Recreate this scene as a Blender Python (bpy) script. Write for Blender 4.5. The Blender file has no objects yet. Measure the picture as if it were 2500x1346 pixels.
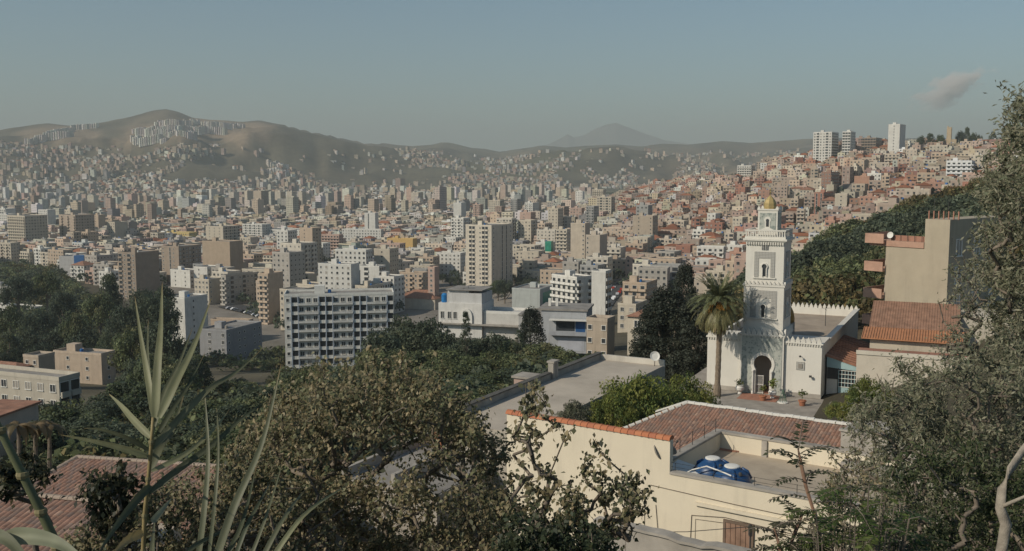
import bpy, bmesh, math, random
import numpy as np
from mathutils import Vector, Matrix
R = math.radians
sc = bpy.context.scene
C = sc.collection
random.seed(7)

# ------------------------------------------------------------------ camera, world, sun, exposure
F = 2400.0; PITCH = R(6.0); CP, SP = math.cos(PITCH), math.sin(PITCH)
cam = bpy.data.objects.new('camera', bpy.data.cameras.new('camera'))
cam.data.sensor_width = 36.0; cam.data.lens = 36.0*F/2500.0
cam.data.clip_start = 0.05; cam.data.clip_end = 120000.0
cam.rotation_euler = (math.pi/2-PITCH, 0, 0)
C.objects.link(cam); sc.camera = cam

SUN_AZ, SUN_EL = R(61), R(34)          # azimuth from straight behind the camera towards its left
SUND = Vector((-math.sin(SUN_AZ)*math.cos(SUN_EL), -math.cos(SUN_AZ)*math.cos(SUN_EL), math.sin(SUN_EL)))
world = bpy.data.worlds.new('World'); sc.world = world; world.use_nodes = True
wn = world.node_tree; wn.nodes.clear()
wo = wn.nodes.new('ShaderNodeOutputWorld'); wb = wn.nodes.new('ShaderNodeBackground')
sky = wn.nodes.new('ShaderNodeTexSky'); sky.sky_type = 'NISHITA'; sky.sun_disc = False
sky.sun_elevation = SUN_EL; sky.sun_rotation = math.atan2(SUND.x, SUND.y)
sky.air_density = 1.0; sky.dust_density = 1.2; sky.ozone_density = 1.2; sky.altitude = 300
wt = wn.nodes.new('ShaderNodeMix'); wt.data_type = 'RGBA'; wt.blend_type = 'MULTIPLY'
wt.inputs[0].default_value = 1.0; wt.inputs[7].default_value = (0.80, 0.97, 0.97, 1)
wn.links.new(sky.outputs[0], wt.inputs[6]); wn.links.new(wt.outputs[2], wb.inputs[0])
wb.inputs[1].default_value = 0.062
wn.links.new(wb.outputs[0], wo.inputs[0])
sun = bpy.data.objects.new('sun', bpy.data.lights.new('sun', 'SUN'))
sun.data.energy = 2.7; sun.data.angle = R(0.55); sun.data.color = (1.0, 0.90, 0.75)
sun.rotation_euler = (-SUND).to_track_quat('-Z', 'Y').to_euler(); sun.location = (0, 0, 200)
C.objects.link(sun)
vs = sc.view_settings
vs.view_transform = 'Standard'; vs.look = 'None'; vs.gamma = 1.0; vs.use_curve_mapping = False
vs.exposure = 0.42
sc.cycles.use_denoising = True
sc.cycles.max_bounces = 6; sc.cycles.diffuse_bounces = 3; sc.cycles.glossy_bounces = 2
sc.cycles.transmission_bounces = 3; sc.cycles.transparent_max_bounces = 6; sc.cycles.volume_bounces = 2
sc.cycles.sample_clamp_indirect = 4.0

# ------------------------------------------------------------------ picking points
def kx(px): return (px-1250.0)/F
def tdown(py): return math.tan(PITCH+math.atan((py-673.0)/F))
def at(px, py, Y):
    dy = CP*F + SP*(673-py); dz = -SP*F + CP*(673-py)
    t = Y/dy
    return Vector(((px-1250)*t, Y, dz*t))
def proj(x, y, z):
    d = y*CP - z*SP; u = y*SP + z*CP
    return 1250+F*x/d, 673-F*u/d

# ------------------------------------------------------------------ noise
def _h(ix, iy, s):
    n = (ix.astype(np.int64)*374761393 + iy.astype(np.int64)*668265263 + s*982451653) & 0x7fffffff
    n = ((n ^ (n >> 13))*1274126177) & 0x7fffffff
    return ((n ^ (n >> 16)) & 0xffff)/65535.0
def vnoise(x, y, s=0):
    x = np.asarray(x, float); y = np.asarray(y, float)
    ix, iy = np.floor(x), np.floor(y); fx, fy = x-ix, y-iy
    fx = fx*fx*(3-2*fx); fy = fy*fy*(3-2*fy)
    a, b, c, d = _h(ix, iy, s), _h(ix+1, iy, s), _h(ix, iy+1, s), _h(ix+1, iy+1, s)
    return (a*(1-fx)+b*fx)*(1-fy) + (c*(1-fx)+d*fx)*fy
def fbm(x, y, o=4, s=0):
    v = 0; a = 0.5
    for i in range(o):
        v = v + a*vnoise(np.asarray(x)*2**i, np.asarray(y)*2**i, s+i*17); a *= 0.5
    return v/(1-0.5**o)

# ------------------------------------------------------------------ terrain: real heights (camera eye is z = 0)
NEAR = [(0, -1.8), (5, -4.6), (10, -7.5), (18, -11.5), (28, -15.5), (38, -19.5)]
COLS = [
 (-700, NEAR+[(60, -23), (100, -31), (190, -47), (300, -66), (450, -82), (900, -84), (2900, -82)]),
 (0,    NEAR+[(60, -23), (100, -31), (190, -47), (300, -66), (450, -82), (900, -84), (2900, -82)]),
 (400,  NEAR+[(60, -23), (100, -30), (190, -46), (300, -66), (450, -83), (900, -84), (2900, -82)]),
 (800,  NEAR+[(60, -23), (100, -28), (190, -43), (300, -64), (440, -82), (900, -83), (3200, -80)]),
 (1150, NEAR+[(50, -22), (100, -26), (140, -32), (200, -43), (300, -60), (450, -80), (800, -82), (1500, -78), (3300, -76)]),
 (1400, NEAR+[(50, -22), (100, -25.5), (140, -31), (200, -40), (300, -54), (450, -66), (600, -72), (800, -78), (1500, -68), (3300, -72)]),
 (1600, NEAR+[(50, -22), (100, -25), (140, -28), (200, -38), (300, -52), (450, -62), (650, -68), (800, -64), (1100, -52), (1600, -28), (2300, -38), (3400, -70)]),
 (1750, NEAR+[(50, -22), (100, -24.6), (150, -27), (250, -36), (350, -52), (550, -64), (750, -58), (1000, -38), (1400, -12), (1800, -12), (2600, -55), (3600, -75)]),
 (1900, NEAR+[(50, -22), (100, -24.6), (150, -26), (250, -28), (330, -36), (500, -58), (700, -54), (820, -44), (1000, -20), (1300, 8), (1600, 2), (2500, -60), (4000, -75)]),
 (2100, NEAR+[(50, -21), (100, -23), (150, -23), (250, -21), (330, -22), (450, -40), (650, -38), (800, -24), (1000, 6), (1200, 29), (1500, 22), (2500, -50), (4000, -75)]),
 (2300, NEAR+[(50, -20), (100, -20), (150, -19), (250, -14), (340, -13), (480, -30), (700, -16), (850, -4), (1100, 22), (1400, 16), (2500, -40), (4000, -75)]),
 (2500, NEAR+[(50, -19), (100, -16), (150, -14), (250, -7), (350, -4), (500, -15), (800, 4), (1100, 20), (1500, 14), (2500, -40), (4000, -75)]),
 (3200, NEAR+[(50, -18), (100, -12), (250, 0), (350, 2), (500, -5), (800, 14), (1100, 30), (1500, 25), (2500, -40), (4000, -75)]),
]
RIDGE = [(-700, 330), (-200, 322), (0, 315), (80, 305), (130, 301), (180, 305), (230, 300), (330, 284), (385, 270), (415, 265), (440, 270),
 (480, 287), (520, 292), (600, 298), (640, 294), (700, 305), (770, 322), (830, 335), (900, 350), (960, 349), (1010, 357), (1080, 346),
 (1120, 352), (1160, 360), (1220, 369), (1265, 362), (1320, 353), (1380, 360), (1420, 357), (1500, 351), (1560, 355), (1620, 349),
 (1680, 352), (1760, 344), (1830, 349), (1900, 344), (1960, 339), (2100, 335), (2500, 340), (3200, 345)]
RY = [(-700, 4700), (0, 4700), (420, 4800), (700, 5000), (950, 6200), (1250, 6800), (1500, 6600), (2000, 6200), (3200, 6000)]
_rx = np.array([r[0] for r in RIDGE], float); _ry = np.array([r[1] for r in RIDGE], float)
def H(x, y):
    x = np.asarray(x, float); y = np.asarray(y, float)
    az = np.arctan2(x, y); r = np.hypot(x, y)
    azc = np.clip(az, -0.66, 0.66)
    Y = np.maximum(r*np.cos(azc), 0.01)
    px = 1250+F*np.tan(azc)
    ly = np.log(Y+8.0)
    cx = np.array([c[0] for c in COLS], float)
    zs = np.stack([np.interp(ly, np.log(np.array([q[0] for q in c[1]], float)+8.0), np.array([q[1] for q in c[1]], float)) for c in COLS])
    j = np.clip(np.searchsorted(cx, px)-1, 0, len(cx)-2)
    w = np.clip((px-cx[j])/(cx[j+1]-cx[j]), 0, 1); w = w*w*(3-2*w)*0.5+w*0.5
    jj = np.expand_dims(j, 0)
    z = np.take_along_axis(zs, jj, 0)[0]*(1-w) + np.take_along_axis(zs, jj+1, 0)[0]*w
    # mountains
    yr = np.interp(px, [a for a, b in RY], [b for a, b in RY])
    rpy = np.interp(px, _rx, _ry)
    zr = -np.tan(PITCH+np.arctan((rpy-673)/F))*yr
    y0 = np.interp(px, [0, 500, 750, 1000, 1500, 1800, 2500], [2700, 2800, 3100, 3400, 3600, 3500, 3500])
    s = np.clip((Y-y0)/(yr-y0), 0, 1.0)
    n1 = 0.75*fbm(x/620.0, y/620.0, 5, 3)+0.35*(1-4*np.abs(fbm(x/300.0, y/300.0, 4, 33)-0.5)); n2 = fbm(x/1500.0+9, y/1500.0, 3, 11)
    up = (s**1.25)*(zr-z)
    bump = (n1-0.5)*190*np.clip(s*3, 0, 1)*np.clip((1-s)*2.2, 0, 1) + (n2-0.5)*170*np.clip(s*3, 0, 1)*np.clip((1-s)*2.0, 0, 1)
    # a knoll carrying a far village in the middle of the view, and smaller ones beside it
    for (bx, by, br, bh) in ((250, 4350, 420, 95), (-560, 4300, 500, 70), (560, 4700, 420, 60), (-1000, 3900, 420, 70)):
        bump = bump + bh*np.exp(-(((x-bx)**2+(y-by)**2)/br**2))
    zz = z+up+bump*np.where(s < 1, 1, 0)
    over = np.clip((Y-yr)/2500.0, 0, 1)
    zz = np.where(Y > yr, zr*(1-over)+(-80)*over, zz)
    lim = -np.tan(PITCH+np.arctan((rpy+6-673)/F))*Y      # the ridge stays the skyline
    zz = np.where((s > 0.02) & (s < 0.97), np.minimum(zz, lim), zz)
    small = (fbm(x/40.0, y/40.0, 3, 5)-0.5)*np.clip((Y-120)/200, 0, 1)*3.0
    zz = zz + small
    back = np.clip(-y/80.0, 0, 1)
    return zz*(1-back) + (4-1.8)*back
def h1(x, y): return float(H(np.array([x]), np.array([y]))[0])
_YS = np.geomspace(20, 9000, 1400)
def ground(px, py, ymin=20):
    """first point of the terrain seen through that picture point"""
    dy = CP*F+SP*(673-py); dz = -SP*F+CP*(673-py)
    X = (px-1250)*_YS/dy; Z = dz*_YS/dy
    below = (Z < H(X, _YS)) & (_YS > ymin)
    i = int(np.argmax(below)) if below.any() else len(_YS)-1
    return Vector((X[i], _YS[i], h1(X[i], _YS[i])))
def solve_y(px, py, h, ymin=330, ymax=6000):
    """distance at which something of height h standing on the terrain reaches up to py"""
    ys = np.geomspace(ymin, ymax, 900)
    x = kx(px)*ys*1.0
    g = H(x, ys); d = ys*CP-(g+h)*SP
    x = kx(px)*d; g = H(x, ys)
    p = 673-F*(ys*SP+(g+h)*CP)/(ys*CP-(g+h)*SP)
    ok = p <= py
    i = int(np.argmax(ok)) if ok.any() else len(ys)-1
    return float(ys[i])

# ------------------------------------------------------------------ materials
def mat(name, rough=0.8, spec=0.3, metal=0.0):
    m = bpy.data.materials.new(name); m.use_nodes = True
    b = m.node_tree.nodes['Principled BSDF']
    b.inputs['Roughness'].default_value = rough; b.inputs['Specular IOR Level'].default_value = spec
    b.inputs['Metallic'].default_value = metal
    return m, m.node_tree, b
def N(nt, t, **kw):
    n = nt.nodes.new('ShaderNode'+t)
    for k, v in kw.items():
        if k in n.inputs: n.inputs[k].default_value = v
        else: setattr(n, k, v)
    return n
def mix(nt, a, b, fac, mode='MIX'):
    n = nt.nodes.new('ShaderNodeMix'); n.data_type = 'RGBA'; n.blend_type = mode
    for s, v in ((0, fac), (6, a), (7, b)):
        if hasattr(v, 'is_linked') or hasattr(v, 'links'): nt.links.new(v, n.inputs[s])
        elif s == 0: n.inputs[0].default_value = v
        else: n.inputs[s].default_value = tuple(v)+((1,) if len(v) == 3 else ())
    return n.outputs[2]
def ramp(nt, src, p0, p1, c0=0.0, c1=1.0):
    r = nt.nodes.new('ShaderNodeMapRange'); r.inputs[1].default_value = p0; r.inputs[2].default_value = p1
    r.inputs[3].default_value = c0; r.inputs[4].default_value = c1
    nt.links.new(src, r.inputs[0]); return r.outputs[0]
def noise(nt, scale, detail=5, rough=0.6, stretch=None, coord='Object'):
    tc = nt.nodes.new('ShaderNodeTexCoord'); v = tc.outputs[coord]
    if stretch:
        mp = nt.nodes.new('ShaderNodeMapping'); mp.inputs['Scale'].default_value = stretch
        nt.links.new(v, mp.inputs[0]); v = mp.outputs[0]
    n = nt.nodes.new('ShaderNodeTexNoise'); n.inputs['Scale'].default_value = scale
    n.inputs['Detail'].default_value = detail; n.inputs['Roughness'].default_value = rough
    nt.links.new(v, n.inputs['Vector']); return n.outputs['Fac']
def bumpy(nt, b, src, strength=0.3, dist=0.02):
    n = nt.nodes.new('ShaderNodeBump'); n.inputs['Strength'].default_value = strength; n.inputs['Distance'].default_value = dist
    nt.links.new(src, n.inputs['Height']); nt.links.new(n.outputs[0], b.inputs['Normal'])
def simple(name, col, rough=0.8, var=0.25, scale=1.5, spec=0.3, metal=0.0, bump=0.0, dirt=None, dirt_amt=0.5, stretch=(1, 1, 0.25)):
    m, nt, b = mat(name, rough, spec, metal)
    c = Vector(col)
    out = mix(nt, c*(1-var), c*(1+var), ramp(nt, noise(nt, scale), 0.3, 0.7))
    if dirt:
        out = mix(nt, out, dirt, ramp(nt, noise(nt, scale*0.7, 6, 0.7, stretch), 0.5, 0.78, 0, dirt_amt))
    nt.links.new(out, b.inputs['Base Color'])
    if bump: bumpy(nt, b, noise(nt, scale*9), bump, 0.02)
    return m
def plaster(name='plaster', var=0.16, dirt=0.45, scale=0.35, usecol=None, bump=0.25):
    """painted render: the object's own colour with weather streaks and patches"""
    m, nt, b = mat(name, 0.88, 0.2)
    if usecol is None:
        oi = nt.nodes.new('ShaderNodeObjectInfo'); base = oi.outputs['Color']
    else:
        rgb = nt.nodes.new('ShaderNodeRGB'); rgb.outputs[0].default_value = (*usecol, 1); base = rgb.outputs[0]
    v = ramp(nt, noise(nt, scale, 6, 0.65), 0.25, 0.75, 1-var, 1+var*0.6)
    cmb = nt.nodes.new('ShaderNodeCombineColor')
    for i in range(3): nt.links.new(v, cmb.inputs[i])
    out = mix(nt, base, cmb.outputs[0], 1.0, 'MULTIPLY')
    st = ramp(nt, noise(nt, scale*2.2, 6, 0.7, (1, 1, 0.12)), 0.52, 0.8, 0, dirt)
    out = mix(nt, out, (0.16, 0.14, 0.12), st)
    nt.links.new(out, b.inputs['Base Color'])
    if bump: bumpy(nt, b, noise(nt, scale*30, 4), bump, 0.02)
    return m
def attr_mat(name, attr='Col', rough=0.85, var=0.2, scale=0.1, translucent=0.0, rnd=0.0, spec=0.2, bump=0.0, windows=False):
    m, nt, b = mat(name, rough, spec)
    a = nt.nodes.new('ShaderNodeAttribute'); a.attribute_name = attr; out = a.outputs['Color']
    if var:
        v = ramp(nt, noise(nt, scale, 5), 0.25, 0.75, 1-var, 1+var)
        cmb = nt.nodes.new('ShaderNodeCombineColor')
        for i in range(3): nt.links.new(v, cmb.inputs[i])
        out = mix(nt, out, cmb.outputs[0], 1.0, 'MULTIPLY')
    if rnd:
        oi = nt.nodes.new('ShaderNodeObjectInfo'); v = ramp(nt, oi.outputs['Random'], 0, 1, 1-rnd, 1+rnd)
        hs = nt.nodes.new('ShaderNodeHueSaturation'); nt.links.new(out, hs.inputs['Color']); nt.links.new(v, hs.inputs['Value'])
        v2 = ramp(nt, oi.outputs['Random'], 0, 1, 0.515, 0.475); nt.links.new(v2, hs.inputs['Hue']); out = hs.outputs[0]
    if windows:                      # too far off for single windows: rows of small openings on walls (uv in metres)
        uv = nt.nodes.new('ShaderNodeUVMap'); sp = nt.nodes.new('ShaderNodeSeparateXYZ'); nt.links.new(uv.outputs[0], sp.inputs[0])
        def band(o, per, lo, hi):
            mo = N(nt, 'Math', operation='MODULO'); nt.links.new(o, mo.inputs[0]); mo.inputs[1].default_value = per
            g = N(nt, 'Math', operation='GREATER_THAN'); nt.links.new(mo.outputs[0], g.inputs[0]); g.inputs[1].default_value = lo
            l = N(nt, 'Math', operation='LESS_THAN'); nt.links.new(mo.outputs[0], l.inputs[0]); l.inputs[1].default_value = hi
            x = N(nt, 'Math', operation='MULTIPLY'); nt.links.new(g.outputs[0], x.inputs[0]); nt.links.new(l.outputs[0], x.inputs[1])
            return x.outputs[0]
        x = N(nt, 'Math', operation='MULTIPLY'); nt.links.new(band(sp.outputs[0], 3.2, 1.0, 2.3), x.inputs[0]); nt.links.new(band(sp.outputs[1], 3.0, 0.9, 2.4), x.inputs[1])
        k = N(nt, 'Math', operation='GREATER_THAN'); nt.links.new(sp.outputs[1], k.inputs[0]); k.inputs[1].default_value = 0.5
        x2 = N(nt, 'Math', operation='MULTIPLY'); nt.links.new(x.outputs[0], x2.inputs[0]); nt.links.new(k.outputs[0], x2.inputs[1])
        out = mix(nt, out, (0.055, 0.055, 0.06), x2.outputs[0])
    nt.links.new(out, b.inputs['Base Color'])
    if bump: bumpy(nt, b, noise(nt, scale*12), bump, 0.3)
    if translucent:
        tr = nt.nodes.new('ShaderNodeBsdfTranslucent'); nt.links.new(out, tr.inputs[0])
        ms = nt.nodes.new('ShaderNodeMixShader'); ms.inputs[0].default_value = translucent
        o = nt.nodes['Material Output']
        nt.links.new(b.outputs[0], ms.inputs[1]); nt.links.new(tr.outputs[0], ms.inputs[2]); nt.links.new(ms.outputs[0], o.inputs[0])
    return m

M = {}
M['plaster'] = plaster()
M['plaster_fine'] = plaster('plaster_fine', 0.08, 0.22, 0.5)
M['roofing'] = simple('roofing', (0.27, 0.25, 0.225), 0.9, 0.3, 0.25, dirt=(0.12, 0.11, 0.1))
M['glass'] = simple('glass', (0.045, 0.05, 0.055), 0.25, 0.4, 0.6, 0.5)
M['shutter'] = simple('shutter', (0.33, 0.30, 0.26), 0.8, 0.3, 0.4)
M['white'] = simple('white_paint', (0.66, 0.64, 0.59), 0.7, 0.08, 0.8)
M['concrete'] = simple('concrete', (0.34, 0.31, 0.27), 0.92, 0.25, 0.6, dirt=(0.13, 0.12, 0.10), bump=0.3)
M['dark'] = simple('dark_metal', (0.05, 0.048, 0.045), 0.6, 0.3, 3)
M['tile_red'] = simple('roof_tile', (0.29, 0.15, 0.10), 0.9, 0.35, 0.8, dirt=(0.16, 0.12, 0.09), dirt_amt=0.6, stretch=(1, 1, 1))
M['leaf'] = attr_mat('leaf', var=0.0, translucent=0.4, rnd=0.22, rough=0.6, spec=0.25)
M['leaf_near'] = attr_mat('leaf_near', var=0.0, translucent=0.45, rough=0.5, spec=0.3)
M['bark'] = simple('bark', (0.17, 0.14, 0.11), 0.95, 0.4, 3, bump=0.5)

# ------------------------------------------------------------------ mesh building
class MB:
    def __init__(s): s.v = []; s.f = []; s.m = []
    def add(s, vs, fs, m=0):
        o = len(s.v); s.v += [tuple(p) for p in vs]; s.f += [tuple(i+o for i in f) for f in fs]; s.m += [m]*len(fs); return s
    def quad(s, a, b, c, d, m=0): return s.add((a, b, c, d), ((0, 1, 2, 3),), m)
    def box(s, x0, x1, y0, y1, z0, z1, m=0, bottom=True):
        fs = [(4, 5, 6, 7), (0, 1, 5, 4), (1, 2, 6, 5), (2, 3, 7, 6), (3, 0, 4, 7)]
        if bottom: fs.append((3, 2, 1, 0))
        return s.add([(x0, y0, z0), (x1, y0, z0), (x1, y1, z0), (x0, y1, z0), (x0, y0, z1), (x1, y0, z1), (x1, y1, z1), (x0, y1, z1)], fs, m)
    def ring(s, x0, x1, y0, y1, z0, z1, t, m=0):
        s.box(x0, x1, y0, y0+t, z0, z1, m); s.box(x0, x1, y1-t, y1, z0, z1, m)
        s.box(x0, x0+t, y0+t, y1-t, z0, z1, m); s.box(x1-t, x1, y0+t, y1-t, z0, z1, m); return s
    def lathe(s, prof, n=16, cx=0, cy=0, m=0, sx=1, sy=1):
        """prof: (radius, z) from bottom to top"""
        vs = [(cx+r*sx*math.cos(2*math.pi*i/n), cy+r*sy*math.sin(2*math.pi*i/n), z) for r, z in prof for i in range(n)]
        fs = [(j*n+i, j*n+(i+1) % n, (j+1)*n+(i+1) % n, (j+1)*n+i) for j in range(len(prof)-1) for i in range(n)]
        fs += [tuple(range(n-1, -1, -1)), tuple((len(prof)-1)*n+i for i in range(n))]
        return s.add(vs, fs, m)
    def tube(s, pts, rad, n=6, m=0, cap=True):
        pts = [Vector(p) for p in pts]; rad = rad if hasattr(rad, '__len__') else [rad]*len(pts)
        vs = []; ref = Vector((0.31, 0.17, 0.93))
        for i, p in enumerate(pts):
            d = (pts[min(i+1, len(pts)-1)]-pts[max(i-1, 0)]).normalized()
            a = d.cross(ref)
            if a.length < 0.15: a = d.cross(Vector((1, 0, 0)))
            a.normalize(); b = d.cross(a)
            vs += [p+(a*math.cos(2*math.pi*k/n)+b*math.sin(2*math.pi*k/n))*rad[i] for k in range(n)]
        fs = [(j*n+i, j*n+(i+1) % n, (j+1)*n+(i+1) % n, (j+1)*n+i) for j in range(len(pts)-1) for i in range(n)]
        if cap: fs += [tuple(range(n-1, -1, -1)), tuple((len(pts)-1)*n+i for i in range(n))]
        return s.add(vs, fs, m)
    def prism(s, poly, y0, y1, m=0):
        """poly in (x, z), extruded along y"""
        n = len(poly)
        vs = [(x, y0, z) for x, z in poly]+[(x, y1, z) for x, z in poly]
        fs = [tuple(range(n)), tuple(range(2*n-1, n-1, -1))]+[(i, n+i, n+(i+1) % n, (i+1) % n) for i in range(n)]
        return s.add(vs, fs, m)
    def xf(s, M4):
        s.v = [tuple(M4 @ Vector(p)) for p in s.v]; return s
    def mesh(s, name, mats, smooth=False):
        me = bpy.data.meshes.new(name); me.from_pydata(s.v, [], s.f)
        for m in (mats if isinstance(mats, (list, tuple)) else [mats]): me.materials.append(M[m] if isinstance(m, str) else m)
        if any(s.m): me.polygons.foreach_set('material_index', s.m)
        if smooth: me.polygons.foreach_set('use_smooth', [True]*len(me.polygons))
        me.update(); return me
    def build(s, name, mats, parent=None, col=None, loc=None, smooth=False, fix=True):
        me = s.mesh(name, mats, smooth)
        if fix:
            bm = bmesh.new(); bm.from_mesh(me); bmesh.ops.recalc_face_normals(bm, faces=bm.faces); bm.to_mesh(me); bm.free()
        return put(name, me, parent, col, loc)
def put(name, me, parent=None, col=None, loc=None, rz=0.0, scale=None):
    o = bpy.data.objects.new(name, me); C.objects.link(o)
    if parent: o.parent = parent
    if col: o.color = (*col, 1)
    if loc is not None: o.location = loc
    if rz: o.rotation_euler = (0, 0, rz)
    if scale is not None: o.scale = scale if hasattr(scale, '__len__') else (scale,)*3
    return o
def tag(o, label=None, cat=None, group=None, kind=None):
    if label: o['label'] = label
    if cat: o['category'] = cat
    if group: o['group'] = group
    if kind: o['kind'] = kind
    return o
def empty(name, loc, rz=0.0, label=None, cat=None, group=None):
    o = bpy.data.objects.new(name, None); C.objects.link(o); o.location = loc; o.rotation_euler = (0, 0, rz)
    o.empty_display_size = 0.2
    return tag(o, label, cat, group)
def np_mesh(name, V, Fc, mats, col=None, uv=None, midx=None, smooth=False):
    """V (n,3); Fc (m,k) all faces of one size; col per vertex; uv per corner"""
    me = bpy.data.meshes.new(name); V = np.asarray(V, np.float32); Fc = np.asarray(Fc, np.int32); m, k = Fc.shape
    me.vertices.add(len(V)); me.vertices.foreach_set('co', V.ravel())
    me.loops.add(m*k); me.loops.foreach_set('vertex_index', Fc.ravel())
    me.polygons.add(m); me.polygons.foreach_set('loop_start', np.arange(0, m*k, k, dtype=np.int32))
    if midx is not None: me.polygons.foreach_set('material_index', np.asarray(midx, np.int32))
    if smooth: me.polygons.foreach_set('use_smooth', np.ones(m, bool))
    for q in (mats if isinstance(mats, (list, tuple)) else [mats]): me.materials.append(M[q] if isinstance(q, str) else q)
    me.update(calc_edges=True)
    if col is not None:
        a = me.color_attributes.new('Col', 'FLOAT_COLOR', 'POINT')
        cc = np.ones((len(V), 4), np.float32); cc[:, :3] = col; a.data.foreach_set('color', cc.ravel())
    if uv is not None:
        l = me.uv_layers.new(name='UVMap'); l.data.foreach_set('uv', np.asarray(uv, np.float32).ravel())
    return me

# ------------------------------------------------------------------ ground
def build_terrain():
    az = np.concatenate([np.linspace(-math.pi, -0.62, 40, endpoint=False), np.linspace(-0.62, 0.62, 340), np.linspace(0.62, math.pi, 40)[1:]])
    rr = np.concatenate([[0.6, 1.5], np.geomspace(3, 12000, 340), [14000, 18000, 24000]])
    A, Rr = np.meshgrid(az, rr)
    X = Rr*np.sin(A); Yy = Rr*np.cos(A); Z = H(X, Yy)
    na, nr = len(az), len(rr)
    V = np.stack([X, Yy, Z], -1).reshape(-1, 3)
    i = np.arange(nr-1)[:, None]*na+np.arange(na-1)[None]
    Fc = np.stack([i, i+1, i+1+na, i+na], -1).reshape(-1, 4)
    x, y, z = V.T
    px, py = proj(x, np.maximum(y, 1), z)
    n = fbm(x/90, y/90, 5, 21)[:, None]; nb = fbm(x/420, y/420, 5, 31)[:, None]; nc = fbm(x/900+3, y/900, 4, 41)[:, None]
    scrub = np.array([0.098, 0.086, 0.058])*(0.25+1.5*n); soil = np.array([0.25, 0.185, 0.125])*(0.7+0.6*n)
    town = np.array([0.23, 0.205, 0.175])*(0.6+0.8*n); grass = np.array([0.10, 0.095, 0.05])*(0.6+0.8*n)
    col = scrub.copy()
    d = np.hypot(x, y)[:, None]
    w = np.clip((d-420-450*np.clip((400-px[:, None])/200, 0, 1))/120, 0, 1)*np.clip((3300-d)/400, 0, 1); col = col*(1-w)+town*w
    w = np.clip((nc-0.5)*5, 0, 1)*np.clip((d-3000)/500, 0, 1)*0.55; col = col*(1-w)+grass*1.2*w
    w = np.clip((nb-0.56)*9, 0, 1)*np.clip((d-3000)/500, 0, 1)*0.3; col = col*(1-w)+soil*w
    # the cut earth round the new estates high on the mountain, and the bare field on the town's hill
    def patch(cx, cy, rx, ry, amt, edge=0.5):
        nonlocal col
        q = ((px-cx)/rx)**2+((py-cy)/ry)**2+(nb[:, 0]-0.5)*2.2
        w = (np.clip((1-q)/edge, 0, 1)*amt*((d[:, 0] > 3000) | (cx > 1500)))[:, None]; col = col*(1-w)+soil*1.05*w
    patch(470, 318, 185, 32, 0.9); patch(330, 345, 70, 14, 0.8); patch(590, 335, 75, 22, 0.95); patch(150, 330, 110, 22, 0.75); patch(640, 312, 40, 14, 0.8)
    patch(1800, 440, 90, 28, 0.8)
    g = np.array([0.16, 0.15, 0.13])
    o = put('terrain', np_mesh('terrain', V, Fc, attr_mat('earth', var=0.3, scale=0.05, rough=0.95, bump=0.4), col=col, smooth=True))
    tag(o, kind='structure')
build_terrain()

def far_mountain():
    prof = [(1240, 372), (1300, 360), (1340, 350), (1368, 336), (1384, 326), (1400, 334), (1425, 328), (1450, 312), (1478, 301), (1500, 297), (1530, 308),
            (1570, 324), (1620, 341), (1690, 352), (1800, 366)]
    Y0 = 15800.0; xs = np.linspace(1240, 1800, 160); V = []; nv = 26
    for j in range(nv):
        t = j/(nv-1)
        for q in xs:
            py = np.interp(q, [a for a, b in prof], [b for a, b in prof])
            yy = Y0+t*3600; x = kx(q)*Y0*1.0
            top = -tdown(py)*Y0
            s = 1-abs(t-0.45)/0.55
            n = (float(fbm(x/800, yy/800, 4, 8))-0.5)*260*(1-abs(s-0.6))*min(1, (1-s)*4)
            V.append((x, yy-0.45*3600, -200+(top+200)*max(s, 0)**1.1+n))
    na = len(xs); i = np.arange(nv-1)[:, None]*na+np.arange(na-1)[None]
    Fc = np.stack([i, i+1, i+1+na, i+na], -1).reshape(-1, 4)
    tag(put('mountain', np_mesh('mountain', V, Fc, simple('far_rock', (0.12, 0.115, 0.09), 0.95, 0.4, 0.002), smooth=True)), kind='structure')
far_mountain()

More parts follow.
